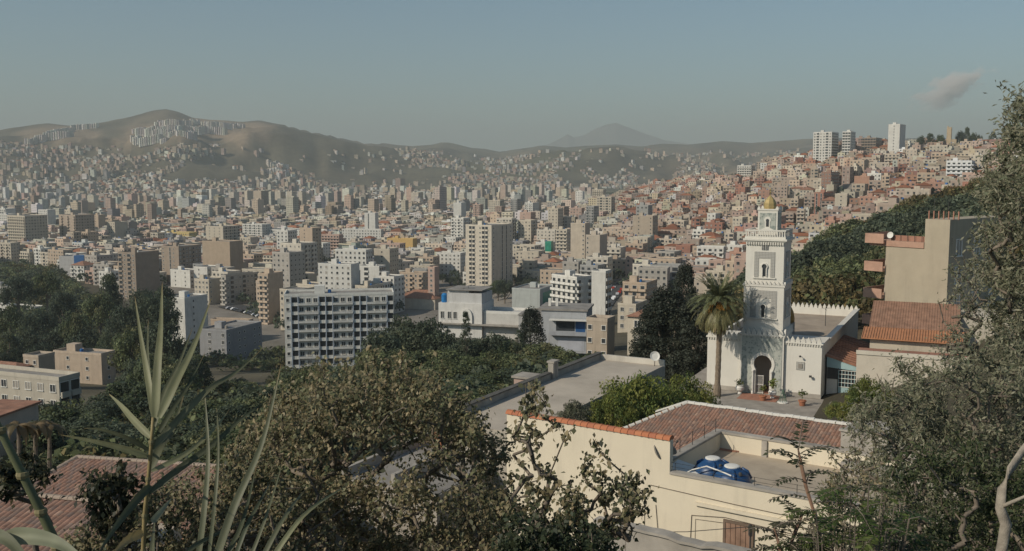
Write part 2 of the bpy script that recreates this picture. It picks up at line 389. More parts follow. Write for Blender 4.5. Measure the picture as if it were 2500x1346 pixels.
# ------------------------------------------------------------------ buildings of the town
M['glass_blue'] = simple('glass_blue', (0.03, 0.10, 0.25), 0.3, 0.2, 0.5, 0.5)
M['glass_green'] = simple('glass_green', (0.03, 0.25, 0.17), 0.3, 0.25, 0.5, 0.5)
M['brick'] = simple('brick_wall', (0.33, 0.17, 0.12), 0.95, 0.25, 0.5)
M['far_wall'] = attr_mat('far_wall', var=0.12, scale=0.15, windows=True)
M['mass_wall'] = attr_mat('mass_wall', var=0.14, scale=0.15)
M['tank'] = simple('plastic_tank', (0.02, 0.12, 0.33), 0.45, 0.2, 1.0, 0.4)
_wm = {}
def win_mesh(w, h, kind):
    k = (round(w, 2), round(h, 2), kind)
    if k in _wm: return _wm[k]
    b = MB()
    if kind == 'o':
        n = 14; ring = [(w/2*math.cos(2*math.pi*i/n), h/2+w/2*math.sin(2*math.pi*i/n)) for i in range(n)]
        b.prism(ring, -0.05, 0.02, 0)
        for i in range(n):
            a, c = ring[i], ring[(i+1) % n]; q = lambda p, s: (p[0]*s, h/2+(p[1]-h/2)*s)
            b.prism([a, c, q(c, 1.25), q(a, 1.25)], -0.14, 0.02, 1)
        me = b.mesh('round_window', ['glass', 'white'])
    else:
        gm = 2 if kind == 'c' else 0
        b.quad((-w/2, -0.02, 0), (w/2, -0.02, 0), (w/2, -0.02, h), (-w/2, -0.02, h), gm)
        t = 0.10
        b.box(-w/2-t, w/2+t, -0.10, 0.0, h, h+t, 1); b.box(-w/2-t, -w/2, -0.10, 0.0, 0, h, 1); b.box(w/2, w/2+t, -0.10, 0.0, 0, h, 1)
        b.box(-w/2-t*1.6, w/2+t*1.6, -0.2, 0.0, -0.12, 0, 1)
        if kind in 'wc': b.box(-0.04, 0.04, -0.07, -0.02, 0, h, 1)
        me = b.mesh('window', ['glass', 'white', 'shutter'])
    _wm[k] = me; return me
def balc_mesh(w, d=1.1, solid=True):
    k = ('b', round(w, 1), d, solid)
    if k in _wm: return _wm[k]
    b = MB(); b.box(-w/2, w/2, -d, 0, -0.18, 0)
    b.box(-w/2, w/2, -d, -d+0.1, 0, 0.95); b.box(-w/2, -w/2+0.1, -d+0.1, 0, 0, 0.95); b.box(w/2-0.1, w/2, -d+0.1, 0, 0, 0.95)
    _wm[k] = b.mesh('balcony', ['plaster']); return _wm[k]

def facade(pat, W, st, fh, rng):
    """(u, z, kind, bay width) for one wall"""
    if len(pat) <= 3 and pat != '.':
        nb = max(len(pat), int(round(W/3.3))); pat = (pat*40)[:nb]
    bw = W/len(pat); out = []
    for s in range(st):
        for i, ch in enumerate(pat):
            if ch == '.': continue
            c = ch
            if ch == 'w' and rng.random() < 0.28: c = 'c'
            out.append(((i+0.5)*bw, s*fh, c, bw))
    return out
DIM = {'w': (1.25, 1.35, 0.95), 'c': (1.25, 1.35, 0.95), 's': (0.9, 1.0, 1.2), 'L': (2.9, 2.5, 0.25), 'b': (1.8, 2.1, 0.15), 'T': (1.2, 2.8, 0.1), 'o': (1.1, 1.1, 0.9)}
LAND = []          # landmarks: short phrase, px, py
FOOT = []          # footprints already taken: x, y, radius
def make_building(name, label, cat, x, y, z, rz, W, D, st, col, fp='w', rp='w', lp='w', roof='flat', group=None, single=True, fh=3.0, seed=0, sink=6.0, hut=True, trim=None, ptop=0.8, wallmat='plaster'):
    rng = random.Random(seed*7919+13)
    h = st*fh+0.4
    root = empty(name, (x, y, z), rz, label, cat, group)
    MB().box(0, W, 0, D, -sink, h).build('wall', wallmat, root, col, fix=False)
    trim = trim or tuple(min(0.75, c*1.12) for c in col)
    if roof == 'tile':
        b = MB(); o = 0.5; rh = min(W, D)*0.24; m = min(W, D)/2*0.95
        pts = [(-o, -o, h), (W+o, -o, h), (W+o, D+o, h), (-o, D+o, h)]
        if W >= D: top = [(m, D/2, h+rh), (W-m, D/2, h+rh)]; fs = [(0, 1, 5, 4), (2, 3, 4, 5), (1, 2, 5), (3, 0, 4)]
        else: top = [(W/2, m, h+rh), (W/2, D-m, h+rh)]; fs = [(0, 1, 4), (2, 3, 5), (1, 2, 5, 4), (3, 0, 4, 5)]
        b.add(pts+top, fs+[(3, 2, 1, 0)]); b.build('roof', 'tile_red', root)
    else:
        MB().box(0.22, W-0.22, 0.22, D-0.22, h-0.02, h+0.12).build('roof', 'roofing', root, fix=False)
        MB().ring(-0.06, W+0.06, -0.06, D+0.06, h, h+ptop, 0.25).build('parapet', 'plaster', root, trim, fix=False)
        if hut and W > 6 and D > 6:
            hx = rng.uniform(0.2, 0.6)*(W-4); hy = rng.uniform(0.25, 0.6)*(D-4)
            MB().box(hx, hx+3.4, hy, hy+3.2, h+0.1, h+2.9).build('stair_hut', 'plaster', root, trim, fix=False)
            tx = (hx+5) if hx+6 < W else hx-1.6
            if tx > 0.8: MB().lathe([(0.55, 0), (0.6, 0.3), (0.6, 1.1), (0.3, 1.4)], 10).build('water_tank', rng.choice(['white', 'concrete', 'tank']), root, loc=(tx, hy+1, h+0.12), fix=False)
    faces = [(fp, W, 0, lambda u: (u, 0)), (rp, D, math.pi/2, lambda u: (W, u)), (lp, D, -math.pi/2, lambda u: (0, D-u))]
    wb = MB(); bb = MB()
    for pat, ln, ang, fn in faces:
        if not pat or pat == '.': continue
        for (u, v, c, bw) in facade(pat, ln, st, fh, rng):
            w, hh, sill = DIM[c]; w = min(w, bw*0.82)  # loggia bays get a dark pane standing in for their shaded recess
            px_, py_ = fn(u)
            if single:
                k = 'T' if c in 'LTb' else c
                o = put('window', win_mesh(w, hh, k), root, loc=(px_, py_, v+sill+0.3), rz=ang)
                if c in 'bL': put('balcony', balc_mesh(bw*0.94 if c == 'b' else bw*0.86, 1.1 if c == 'b' else 0.5), root, trim, (px_, py_, v+0.3), ang)
            else:
                m4 = Matrix.Translation((px_, py_, v+sill+0.3)) @ Matrix.Rotation(ang, 4, 'Z')
                t = MB(); t.quad((-w/2, -0.05, 0), (w/2, -0.05, 0), (w/2, -0.05, hh), (-w/2, -0.05, hh), 1 if c == 'c' else 0)
                t.box(-w/2-0.1, w/2+0.1, -0.16, 0, -0.12, 0, 2, False); t.xf(m4); wb.add(t.v, t.f); wb.m[-len(t.f):] = t.m
                if c in 'bL':
                    d = 1.1 if c == 'b' else 0.4; ww = bw*0.94
                    m4 = Matrix.Translation((px_, py_, v+0.3)) @ Matrix.Rotation(ang, 4, 'Z')
                    t = MB(); t.box(-ww/2, ww/2, -d, 0, -0.15, 0.0); t.box(-ww/2, ww/2, -d, -d+0.12, 0, 0.9); t.xf(m4); bb.add(t.v, t.f)
    if wb.f: tag(wb.build('window', ['glass', 'shutter', 'white'], root, fix=False), kind='stuff')
    if bb.f: tag(bb.build('balcony', 'plaster', root, trim, fix=False), kind='stuff')
    return root
def fit(L, Mx, Rr, top, st, rot, fh=3.0, Y=None, ymin=330, dmax=26, zg=None):
    """box standing on the terrain whose visible faces span those picture columns"""
    h = st*fh+1.2
    if Y is None: Y = solve_y(Mx, top, h, ymin)
    z = zg if zg is not None else -tdown(top)*Y-h
    dep = Y*CP-(z+h*0.6)*SP
    X0 = kx(Mx)*dep; s, c = math.sin(R(rot)), math.cos(R(rot))
    ratio = dep/Y
    kl = kx(L)*ratio; kr = kx(Rr)*ratio
    W = (X0-kl*Y)/(c+kl*s)
    D = 12.0 if Rr <= Mx+1 else min(dmax, max(5.0, (kr*Y-X0)/max(0.05, s-kr*c)))
    return X0-W*c, Y+W*s, z, W, D
CREAM = (0.52, 0.46, 0.37); WHITE = (0.63, 0.61, 0.56); BEIGE = (0.42, 0.35, 0.275); BROWN = (0.30, 0.24, 0.19); GREY = (0.33, 0.325, 0.31); PINK = (0.46, 0.33, 0.27)
OCHRE = (0.55, 0.37, 0.15); YEL = (0.58, 0.45, 0.19); BRICK = (0.34, 0.17, 0.125); TAN = (0.47, 0.37, 0.28)
HB = [
 # ref, label, L, M, R, top, storeys, colour, front, right, rot, roof, extra
 ('white slab block', 'long white nine-storey slab block with rows of balconies above the tree tops', 695, 962, 962, 713, 9, (0.66, 0.645, 0.59), 'sLwwwLLwwwLLwwwL', '.', -9, 'flat', {}),
 ('white end tower', 'narrow white tower with lit blank side and grey side, left of the slab block', 415, 452, 508, 727, 8, WHITE, '.s.', '.s..', 24, 'flat', {}),
 ('round-window house', 'grey and beige house with round windows below the white slab block', 488, 553, 640, 806, 4, (0.30, 0.30, 0.305), '.w', 'o.o', 20, 'flat', {'ymin': 250}),
 ('low pink house', 'low pinkish flat-roofed house behind the house with round windows', 515, 608, 618, 781, 3, TAN, 's..s', '.', 10, 'flat', {}),
 ('beige balcony tower', 'slim beige tower with stacked white balconies beside the white slab block', 632, 655, 692, 668, 9, TAN, 'b', '.', 26, 'flat', {}),
 ('cream corner flats', 'cream five-storey flats with blank pinkish side, above the dark tree clump', 475, 510, 548, 682, 5, CREAM, 'w', 's..s', 26, 'flat', {}),
 ('grey grid flats', 'grey six-storey flats with a grid of dark windows left of the slim balcony tower', 540, 552, 630, 672, 6, (0.38, 0.35, 0.31), 'b', 'wLw', 35, 'flat', {}),
 ('white-ribbed tower', 'dark twelve-storey tower with white vertical ribs and a blank grey side', 290, 332, 390, 617, 12, BROWN, 'LsLs', '.', 24, 'flat', {}),
 ('brown stepped block', 'brown nine-storey block with a dark recess in its middle', 395, 437, 492, 602, 9, (0.33, 0.265, 0.21), 's.T', 'wbw', 26, 'flat', {}),
 ('blank beige block', 'tall beige block with a completely blank sunlit wall', 495, 562, 594, 590, 11, (0.40, 0.315, 0.235), '.', '.', 24, 'flat', {}),
 ('blue glass building', 'low grey commercial building with a dark blue glass panel', 145, 205, 240, 627, 5, (0.42, 0.41, 0.40), '.', '.', 14, 'flat', {'panel': 'glass_blue'}),
 ('left balcony tower', 'tall cream tower with wavy stacked balconies at the left edge', 20, 62, 140, 527, 13, CREAM, 'bb', 'wsw', 28, 'flat', {}),
 ('second tall tower', 'tall brown-beige tower standing just right of the cream balcony tower', 145, 185, 232, 525, 13, (0.43, 0.35, 0.28), '.b.', 'ws', 28, 'flat', {}),
 ('yellow block', 'wide yellow five-storey block with regular windows', 397, 462, 482, 568, 5, YEL, 'w', 'w', 24, 'flat', {}),
 ('cream stair block', 'cream block with a shaded grey wing right of the yellow block', 503, 545, 592, 553, 9, CREAM, '.s', 'wL', 24, 'flat', {}),
 ('dark-sided pair', 'slim far tower with a nearly black right side', 597, 604, 618, 466, 15, CREAM, '.', '.', 30, 'flat', {}),
 ('dark-sided twin', 'wider far tower with black right side next to the slim dark-sided one', 619, 638, 656, 466, 15, BEIGE, '.', 'T', 30, 'flat', {}),
 ('first of three towers', 'first of three cream far towers in a row, next to the dark-sided towers', 672, 685, 698, 468, 13, CREAM, 's', 'w', 28, 'flat', {}),
 ('middle of three towers', 'middle one of three cream far towers in a row', 700, 713, 725, 468, 13, CREAM, 's', 'w', 28, 'flat', {}),
 ('last of three towers', 'last of three cream far towers in a row, farthest from the dark-sided towers', 728, 738, 748, 469, 13, CREAM, 's', 'w', 28, 'flat', {}),
 ('lone dark tower', 'lone dark brown tower rising above the far town below the ridge saddle', 965, 978, 993, 436, 18, (0.30, 0.21, 0.175), 'T.', '.', 30, 'flat', {}),
 ('plain white slab', 'plain white windowless slab in front of a dark clump of trees', 1107, 1126, 1138, 495, 11, WHITE, '.', '.', 20, 'flat', {}),
 ('white hospital', 'wide white six-storey building with many small windows in rows', 835, 930, 937, 560, 6, WHITE, 'w', 'w', 14, 'flat', {}),
 ('white stair tower', 'white tower with dark central stripe behind the wide white building', 890, 916, 924, 520, 11, WHITE, '.T.', '.', 18, 'flat', {}),
 ('ochre block', 'ochre-yellow block with a blank wall in the middle of the town', 945, 1008, 1018, 583, 7, OCHRE, 'w......', '.', 22, 'flat', {}),
 ('twin tower', 'tall cream apartment tower with two columns of dark loggias', 1137, 1200, 1262, 550, 15, (0.57, 0.51, 0.42), '.LL.sLL.', 's.TTs', 32, 'flat', {}),
 ('white podium house', 'white four-storey house at the foot of the tall cream loggia tower', 1130, 1196, 1212, 667, 4, WHITE, 'w', 'w', 24, 'flat', {}),
 ('cream balcony block', 'cream block with balconies left of the blank beige tower', 1357, 1384, 1396, 560, 9, CREAM, 'b', 'w', 26, 'flat', {}),
 ('blank beige tower', 'tall beige tower with blank walls and a line of small windows', 1393, 1428, 1440, 545, 13, (0.50, 0.43, 0.345), '...s', '.', 24, 'flat', {}),
 ('lower beige wing', 'lower blank beige wing attached right of the tall beige tower', 1430, 1464, 1482, 574, 10, (0.47, 0.405, 0.33), 's...', '.', 24, 'flat', {'Yoff': -6}),
 ('green glass building', 'low pale building with bright green glass corner', 1308, 1345, 1357, 592, 5, WHITE, '.w', '.', 20, 'flat', {'panel': 'glass_green'}),
 ('white balcony terrace', 'long white six-storey block with stepped rows of balconies seen at an angle', 1347, 1408, 1446, 676, 6, WHITE, 'b', 'b.', 52, 'flat', {}),
 ('white blank annex', 'tall white windowless annex right of the angled balcony block', 1444, 1478, 1492, 662, 7, WHITE, '.', 'L', 24, 'flat', {}),
 ('charcoal wall house', 'house with a big charcoal blank gable wall above the white slab block', 828, 872, 880, 662, 8, (0.20, 0.195, 0.19), '.', '.', 14, 'flat', {}),
 ('white twin-shaft block', 'white block with blank shafts next to the charcoal gable wall', 876, 926, 942, 650, 8, WHITE, '.L..', 'L', 20, 'flat', {}),
 ('orange block', 'small orange-yellow block right of the white blank-shafted block', 942, 973, 980, 686, 5, OCHRE, '.', 'b', 20, 'flat', {}),
 ('beige balcony flats', 'beige flats with dark balconies right of the orange block', 976, 1032, 1046, 666, 6, TAN, 'bw', 'w', 24, 'flat', {}),
 ('brick-pink tall house', 'narrow brick-pink house with white stair stripe near the red shed roof', 1045, 1061, 1072, 652, 8, PINK, 'w', '.', 24, 'flat', {}),
 ('red shed', 'long low shed with a red tiled hip roof behind the tall trees', 966, 1062, 1092, 728, 2, CREAM, '.', '.', 20, 'tile', {}),
 ('white office row', 'white six-storey office left of the loggia tower', 1065, 1124, 1136, 618, 6, WHITE, 'w', 'w', 22, 'flat', {}),
 ('striped flats', 'brown and white striped flats with long balconies', 785, 828, 838, 573, 7, PINK, 'b', 'w', 20, 'flat', {}),
 ('pink-roofed flats', 'cream flats with a pinkish tiled roof and small balconies', 643, 700, 732, 622, 6, CREAM, 'b', 'w', 22, 'tile', {}),
 ('cream wide flats', 'wide cream flats with balconies right of the pinkish tiled roof', 712, 770, 780, 642, 6, CREAM, 'bw', 'w', 18, 'flat', {}),
 ('white long building', 'long white five-storey building with even windows beside the street gap', 655, 740, 790, 562, 5, WHITE, 'w', 'w', 24, 'flat', {}),
 ('white mid block', 'white seven-storey block right of the cream block with a grey wing', 592, 640, 662, 548, 7, WHITE, 'wL', 'w', 26, 'flat', {}),
 ('white shed', 'low long white-walled shed among the trees at the left edge', -40, 85, 112, 750, 1, WHITE, '.', '.', 20, 'flat', {'ymin': 300}),
 ('upper grey shed', 'low grey-roofed shed above the white one at the left edge', -30, 38, 60, 700, 2, (0.40, 0.38, 0.35), 's', '.', 20, 'flat', {'ymin': 300}),
 ('flat-roofed villa', 'low villa with a wide flat grey-green roof and railing at the left edge', -60, 145, 196, 921, 2, (0.45, 0.41, 0.34), 'w', 'L', 22, 'flat', {'ymin': 130}),
 ('peeling beige house', 'peeling beige house with small square windows above the left tree belt', 132, 248, 282, 863, 3, (0.46, 0.37, 0.285), '.s.s.', '.s.', 18, 'flat', {'ymin': 150}),
 ('pink tile house', 'small house with a faded red tiled roof at the left edge', -40, 40, 62, 893, 2, TAN, 'w', 'w', 20, 'tile', {'ymin': 160}),
 ('white-roofed house', 'house with pale roof terrace and dark side wall at the left', 58, 95, 135, 868, 3, BEIGE, 's', '.', 20, 'flat', {'ymin': 170}),
 ('grey-green hall', 'low hall with grey metal roof and a green side panel', 1250, 1318, 1354, 706, 3, (0.40, 0.42, 0.40), '.', '.', 22, 'flat', {'panel2': 'glass_green'}),
 ('right beige flats', 'beige five-storey flats with open balconies behind the big cypress', 1520, 1578, 1604, 690, 4, TAN, 'b', 'w', 26, 'flat', {'ymin': 280}),
 ('cream stepped house', 'cream house with terraces and small windows left of the big cypress', 1508, 1552, 1580, 742, 3, CREAM, 'w', 'sw', 26, 'flat', {'ymin': 240}),
 ('orange-roof house', 'cream house with an orange tiled roof tucked against the big cypress', 1532, 1580, 1612, 766, 3, CREAM, 'w', 'w', 26, 'tile', {'ymin': 200}),
 ('brown box house', 'plain brown flat-roofed box house below the dark curving road', 1432, 1482, 1500, 778, 3, BEIGE, 's.s', '.', 26, 'flat', {'ymin': 220}),
 ('ridge high-rise', 'white high-rise with framed window columns on the crest of the hill', 1985, 2030, 2062, 322, 12, WHITE, 'wLw', 'LL', 34, 'flat', {}),
 ('ridge high-rise annex', 'second white high-rise half behind the one on the hill crest', 2056, 2076, 2088, 321, 11, WHITE, 'L', 'w', 34, 'flat', {'Yoff': 40}),
 ('pink-striped tower', 'white tower with a salmon stripe standing alone on the hill crest', 2168, 2196, 2218, 303, 12, WHITE, '.s', '.', 34, 'flat', {}),
 ('concrete shell', 'unfinished concrete block with dark open floors between the crest towers', 2104, 2138, 2156, 336, 6, BROWN, 'L', 'L', 34, 'flat', {}),
 ('white balcony row', 'long white block with rows of balconies on the upper hill near the leafy tree', 2310, 2372, 2426, 392, 5, (0.70, 0.70, 0.68), 'b', 'b', 30, 'flat', {}),
 ('white ridge house', 'white cube-like house on the bare knoll of the hill', 1800, 1834, 1843, 404, 4, WHITE, 'b', 'w', 26, 'flat', {}),
 ('brick frame block', 'dark red brick block with open floors in mid hillside', 1988, 2010, 2042, 470, 6, BRICK, 'T', 'L', 34, 'flat', {}),
 ('salmon brick block', 'wide salmon brick block in mid hillside above the wood', 2085, 2122, 2134, 430, 6, (0.42, 0.25, 0.18), '.', '.', 30, 'flat', {}),
 ('brown brick tower', 'tall unfinished brown brick tower on the hillside', 2005, 2028, 2050, 420, 7, (0.28, 0.17, 0.13), 's', 'L', 34, 'flat', {}),
 ('red-roofed hillside house', 'white hillside house with a bright red tiled roof', 1952, 1985, 1996, 462, 3, CREAM, 'w', '.', 24, 'tile', {}),
]
def hand_buildings():
    for i, (ref, label, L, Mx, Rr, top, st, col, fp, rp, rot, roof, ex) in enumerate(HB):
        ymin = ex.get('ymin', 640 if (st >= 11 or Mx > 1640) else 330)
        x, y, z, W, D = fit(L, Mx, Rr, top, st, rot, ymin=ymin)
        if ex.get('Yoff'):
            Y = solve_y(Mx, top, st*3+1.2, ymin)+ex['Yoff']; x, y, z, W, D = fit(L, Mx, Rr, top, st, rot, Y=Y)
        zt = h1(x+W*0.4, y+4)
        sink = max(6.0, z-zt+5)
        name = 'apartment_block' if st >= 4 else 'house'
        if 'tower' in ref or 'high-rise' in ref: name = 'apartment_tower'
        if 'shed' in ref: name = 'shed'
        root = make_building(name, label, name.split('_')[-1] if st < 4 else 'building', x, y, z, -R(rot), W, D, st, col, fp, rp, 'w' if (fp != '.' and rot > 0) else '.', roof, None, y < 900, seed=i, sink=sink)
        for key in ('panel', 'panel2'):
            if key in ex:
                h = st*3
                if key == 'panel': MB().box(W*0.62, W*1.02, -0.5, D*0.4, h*0.15, h+2.0).build('glass_panel', ex[key], root, fix=False)
                else: MB().box(W-0.3, W+0.25, D*0.2, D*0.9, 0, h*0.85).build('side_panel', ex[key], root, fix=False)
        if ref == 'white slab block':
            bw = W/16
            for a, b in ((2, 5), (7, 10), (12, 15)):
                for k in range(st): MB().box(a*bw+0.1, b*bw-0.1, -0.9, -0.001, k*3+0.3, k*3+0.42).box(a*bw+0.1, b*bw-0.1, -0.9, -0.8, k*3+0.42, k*3+1.0).build('balcony', 'plaster', root, (0.62, 0.61, 0.57), fix=False)
            for a in (1, 2, 5, 6, 7, 10, 11, 12, 15): MB().box(a*bw-0.14, a*bw+0.14, -0.75, -0.001, 0, st*3+0.2).build('column', 'plaster', root, (0.40, 0.45, 0.52), fix=False)
        cx, cy = x+math.cos(R(rot))*W/2+math.sin(R(rot))*D/2, y-math.sin(R(rot))*W/2+math.cos(R(rot))*D/2
        FOOT.append((cx, cy, 0.5*math.hypot(W, D)+3))
        q = proj(cx, cy, z+st*1.5); LAND.append((ref, q[0], q[1]))
hand_buildings()

# --- trees that stand in the town and must stay clear of houses: px, py of their base, crown radius in metres, height
CITYTREES = [(1270, 582, 6.5, 15), (1258, 574, 5, 12), (1330, 576, 5.5, 12), (1345, 580, 4, 8), (1062, 548, 7, 16), (1078, 545, 7, 16), (1094, 542, 6, 14),
 (1150, 530, 6, 12), (1500, 512, 6, 10), (1522, 508, 7, 12), (1545, 506, 7, 12), (1560, 503, 6, 10), (1490, 668, 8, 17), (1505, 676, 6, 12), (1475, 650, 5, 10),
 (1080, 690, 5, 8), (1100, 698, 5, 8), (1118, 706, 5, 9), (1140, 718, 6, 9), (1215, 735, 7, 15), (1232, 742, 7, 17), (1200, 730, 5, 11), (1275, 705, 6, 9), (1298, 708, 6, 9),
 (1250, 700, 6, 10), (1320, 660, 5, 9), (1345, 655, 5, 8), (1380, 656, 6, 9), (1405, 660, 5, 8), (1370, 648, 5, 9), (1600, 640, 6, 9), (1625, 645, 7, 10), (1655, 600, 7, 10), (1680, 595, 7, 10), (1705, 592, 6, 9),
 (1575, 655, 6, 10), (1590, 668, 6, 10), (1750, 600, 7, 10), (1780, 600, 7, 10), (800, 700, 4, 8), (795, 680, 4, 7), (560, 700, 6, 10), (470, 690, 6, 9), (600, 712, 5, 9), (680, 778, 4, 7), (690, 770, 4, 7),
 (1910, 545, 6, 9), (1930, 540, 6, 9), (2085, 420, 5, 9), (2280, 425, 6, 11), (2295, 430, 5, 10), (1955, 398, 5, 7), (1930, 402, 4, 6), (2130, 385, 5, 9), (2260, 340, 7, 10), (2280, 338, 7, 11), (2350, 335, 7, 13), (2370, 333, 7, 14), (2385, 334, 6, 12), (2240, 342, 6, 8), (2300, 336, 5, 9), (2420, 338, 7, 12)]
TP = []
for (a, b, r, hh) in CITYTREES:
    g = ground(a, b, 330); TP.append((g, r, hh)); FOOT.append((g.x, g.y, r*0.7))
ROADS = [([(1062, 655), (1085, 672), (1110, 692), (1135, 715)], 9), ([(1530, 690), (1505, 712), (1480, 738), (1452, 768)], 10),
         ([(790, 640), (797, 670), (803, 705)], 10), ([(560, 748), (620, 762), (700, 784)], 16), ([(300, 560), (420, 552), (560, 545)], 12)]
ROADPTS = []
for pts, w in ROADS:
    gs = [ground(a, b, 330) for a, b in pts]; path = []
    for p, q in zip(gs, gs[1:]):
        n = max(2, int((q-p).length/6))
        path += [p.lerp(q, t/n) for t in range(n)]
    path.append(gs[-1]); ROADPTS.append((path, w))
    for p in path[::2]: FOOT.append((p.x, p.y, w*0.75))

FOOTA = np.array(FOOT)
LOW_PX = [-100, 0, 130, 200, 290, 400, 480, 560, 640, 700, 960, 1060, 1130, 1200, 1340, 1450, 1500, 1560, 1620, 1700, 1800, 1900, 2100, 2300, 2450, 2600]
LOW_PY = [655, 655, 655, 700, 720, 700, 715, 760, 800, 815, 775, 705, 695, 720, 715, 725, 700, 745, 740, 740, 730, 720, 640, 560, 500, 470]
PAL_TOWN = [CREAM, CREAM, CREAM, WHITE, WHITE, WHITE, BEIGE, TAN, TAN, (0.40, 0.37, 0.33), PINK, (0.52, 0.42, 0.33), GREY, (0.57, 0.52, 0.44)]
PAL_HILL = [BRICK, (0.40, 0.24, 0.18), PINK, TAN, TAN, BEIGE, BEIGE, CREAM, CREAM, (0.36, 0.29, 0.24), (0.42, 0.33, 0.27), (0.50, 0.43, 0.35), (0.50, 0.43, 0.35), (0.33, 0.25, 0.21), WHITE]
CNAME = {CREAM: 'cream', WHITE: 'white', BEIGE: 'beige', TAN: 'tan', PINK: 'pink-brown', GREY: 'grey', BRICK: 'brick-red', (0.40, 0.37, 0.33): 'grey-beige', (0.52, 0.42, 0.33): 'sand-coloured',
         (0.57, 0.52, 0.44): 'pale cream', (0.40, 0.24, 0.18): 'salmon brick', (0.36, 0.29, 0.24): 'grey-brown', (0.42, 0.33, 0.27): 'dusty pink', (0.50, 0.43, 0.35): 'light beige', (0.33, 0.25, 0.21): 'dull brown'}
def lay_out():
    """every other house of the town: x, y, z, rotation, width, depth, storeys, colour, roof"""
    rng = random.Random(5); out = []
    def grid(cell, ymin, ymax, ang, test, fmin, fmax, every, st_fn, pal, jit=0.12, rotj=4):
        ca, sa = math.cos(R(ang)), math.sin(R(ang)); n = int(ymax*1.6/cell)
        I, J = np.meshgrid(np.arange(-n, n), np.arange(-n, n)); I = I.ravel(); J = J.ravel()
        x = I*cell*ca+J*cell*sa; y = -I*cell*sa+J*cell*ca
        k = (y > ymin) & (y < ymax) & (np.abs(x) < y*0.58+20); I, J, x, y = I[k], J[k], x[k], y[k]
        k = (I % every != 0) & (J % (every+2) != 0); x, y = x[k], y[k]
        z = H(x, y); px, py = proj(x, y, z)
        k = test(x, y, z, px, py); x, y, z, px, py = x[k], y[k], z[k], px[k], py[k]
        for a, b, c, p, q in zip(x, y, z, px, py):
            a += rng.uniform(-jit, jit)*cell; b += rng.uniform(-jit, jit)*cell
            if ((FOOTA[:, 0]-a)**2+(FOOTA[:, 1]-b)**2 < (FOOTA[:, 2]+cell*0.42)**2).any(): continue
            st = st_fn(rng, a, b, p, q)
            if st <= 0: continue
            W = cell*rng.uniform(fmin, fmax)*rng.choice([0.8, 1, 1, 1.25, 1.45]); D = cell*rng.uniform(fmin, fmax)*rng.choice([0.8, 1, 1, 1.2])
            r = ang+rng.uniform(-rotj, rotj)
            col = rng.choice(pal); rf = 'tile' if (st <= 4 and rng.random() < 0.19) else 'flat'
            out.append([a-W/2, b+D*0.1, float(c)-0.3, r, W, D, st, col, rf, p, q])
    hill = lambda x, y, px: (px > 1560+np.clip((900-y), -400, 400)*0.25)
    def low(px, py): return py < np.interp(px, LOW_PX, LOW_PY)-4
    park = lambda px, py: (px < 440) & (py > 488) & (py < 552)
    def st_town(r, x, y, p, q):
        v = float(vnoise(np.array([x/140.0]), np.array([y/140.0]), 71)[0])
        if p < 440 and 488 < q < 552: return 2 if r.random() < 0.2 else 0
        if r.random() < 0.035: return 0
        s = 2+int(v*3.6+r.random()*2.6)
        if v > 0.66 and r.random() < 0.20: s += r.randint(3, 6)
        return s
    grid(15, 420, 800, 24, lambda x, y, z, px, py: low(px, py) & ~hill(x, y, px), 0.7, 1.0, 8, st_town, PAL_TOWN, rotj=7)
    grid(14.5, 800, 1500, 27, lambda x, y, z, px, py: low(px, py) & ~hill(x, y, px), 0.7, 1.0, 8, st_town, PAL_TOWN, rotj=7)
    grid(15.5, 1500, 3300, 30, lambda x, y, z, px, py: ~hill(x, y, px) & (z < -35), 0.6, 0.98, 8,
         lambda r, x, y, p, q: (0 if r.random() < 0.12 else st_town(r, x, y, p, q)+(r.randint(5, 9) if (r.random() < 0.05 and y < 2500) else 0)), PAL_TOWN, rotj=12)
    # the crowded hill on the right
    bare = lambda px, py: ((((px-1800)/75)**2+((py-432)/22)**2) < 1) | ((px > 2225) & (py < 352))
    grid(11.5, 400, 1650, 32, lambda x, y, z, px, py: low(px, py) & hill(x, y, px) & ~bare(px, py), 0.62, 1.02, 9,
         lambda r, x, y, p, q: 0 if r.random() < 0.05 else r.choice([2, 2, 3, 3, 3, 4, 4, 5]), PAL_HILL, 0.2, 16)
    # houses climbing the far mountain sides, thinning out upwards
    polys = [((-60, 350), (250, 360), (530, 358), (570, 400), (540, 452), (-60, 470)), ((640, 405), (760, 395), (930, 400), (1000, 440), (990, 470), (640, 470)),
             ((860, 368), (1060, 372), (1140, 400), (1120, 450), (880, 440)), ((1180, 400), (1290, 378), (1420, 400), (1470, 440), (1200, 462)), ((1000, 430), (1560, 430), (1560, 470), (1000, 470)),
             ((1660, 395), (1740, 400), (1750, 440), (1640, 445))]
    def inside(px, py):
        res = np.zeros(px.shape, bool)
        for P in polys:
            c = np.zeros(px.shape, bool)
            for (x1, y1), (x2, y2) in zip(P, P[1:]+P[:1]):
                if y1 == y2: continue
                c ^= ((y1 > py) != (y2 > py)) & (px < (x2-x1)*(py-y1)/(y2-y1)+x1)
            res |= c
        return res
    def far_test(x, y, z, px, py):
        n = fbm(x/260, y/260, 3, 77); big = fbm(x/700, y/700, 2, 78)
        sparse = (_h(np.round(x), np.round(y), 5) < 0.11) & (py > 366) & (px < 1960) & (n > 0.38)
        return ((z > -62) & sparse) | (z > -62) & inside(px, py) & (n > np.interp(py, [370, 420, 460], [0.47, 0.40, 0.33])) & (big > 0.30)
    grid(15.5, 2750, 5600, 18, far_test, 0.45, 0.9, 9, lambda r, x, y, p, q: 0 if r.random() < 0.3 else r.choice([2, 2, 3, 3, 4, 5]), [CREAM, WHITE, TAN, PINK, BEIGE, GREY, TAN], 0.35, 30)
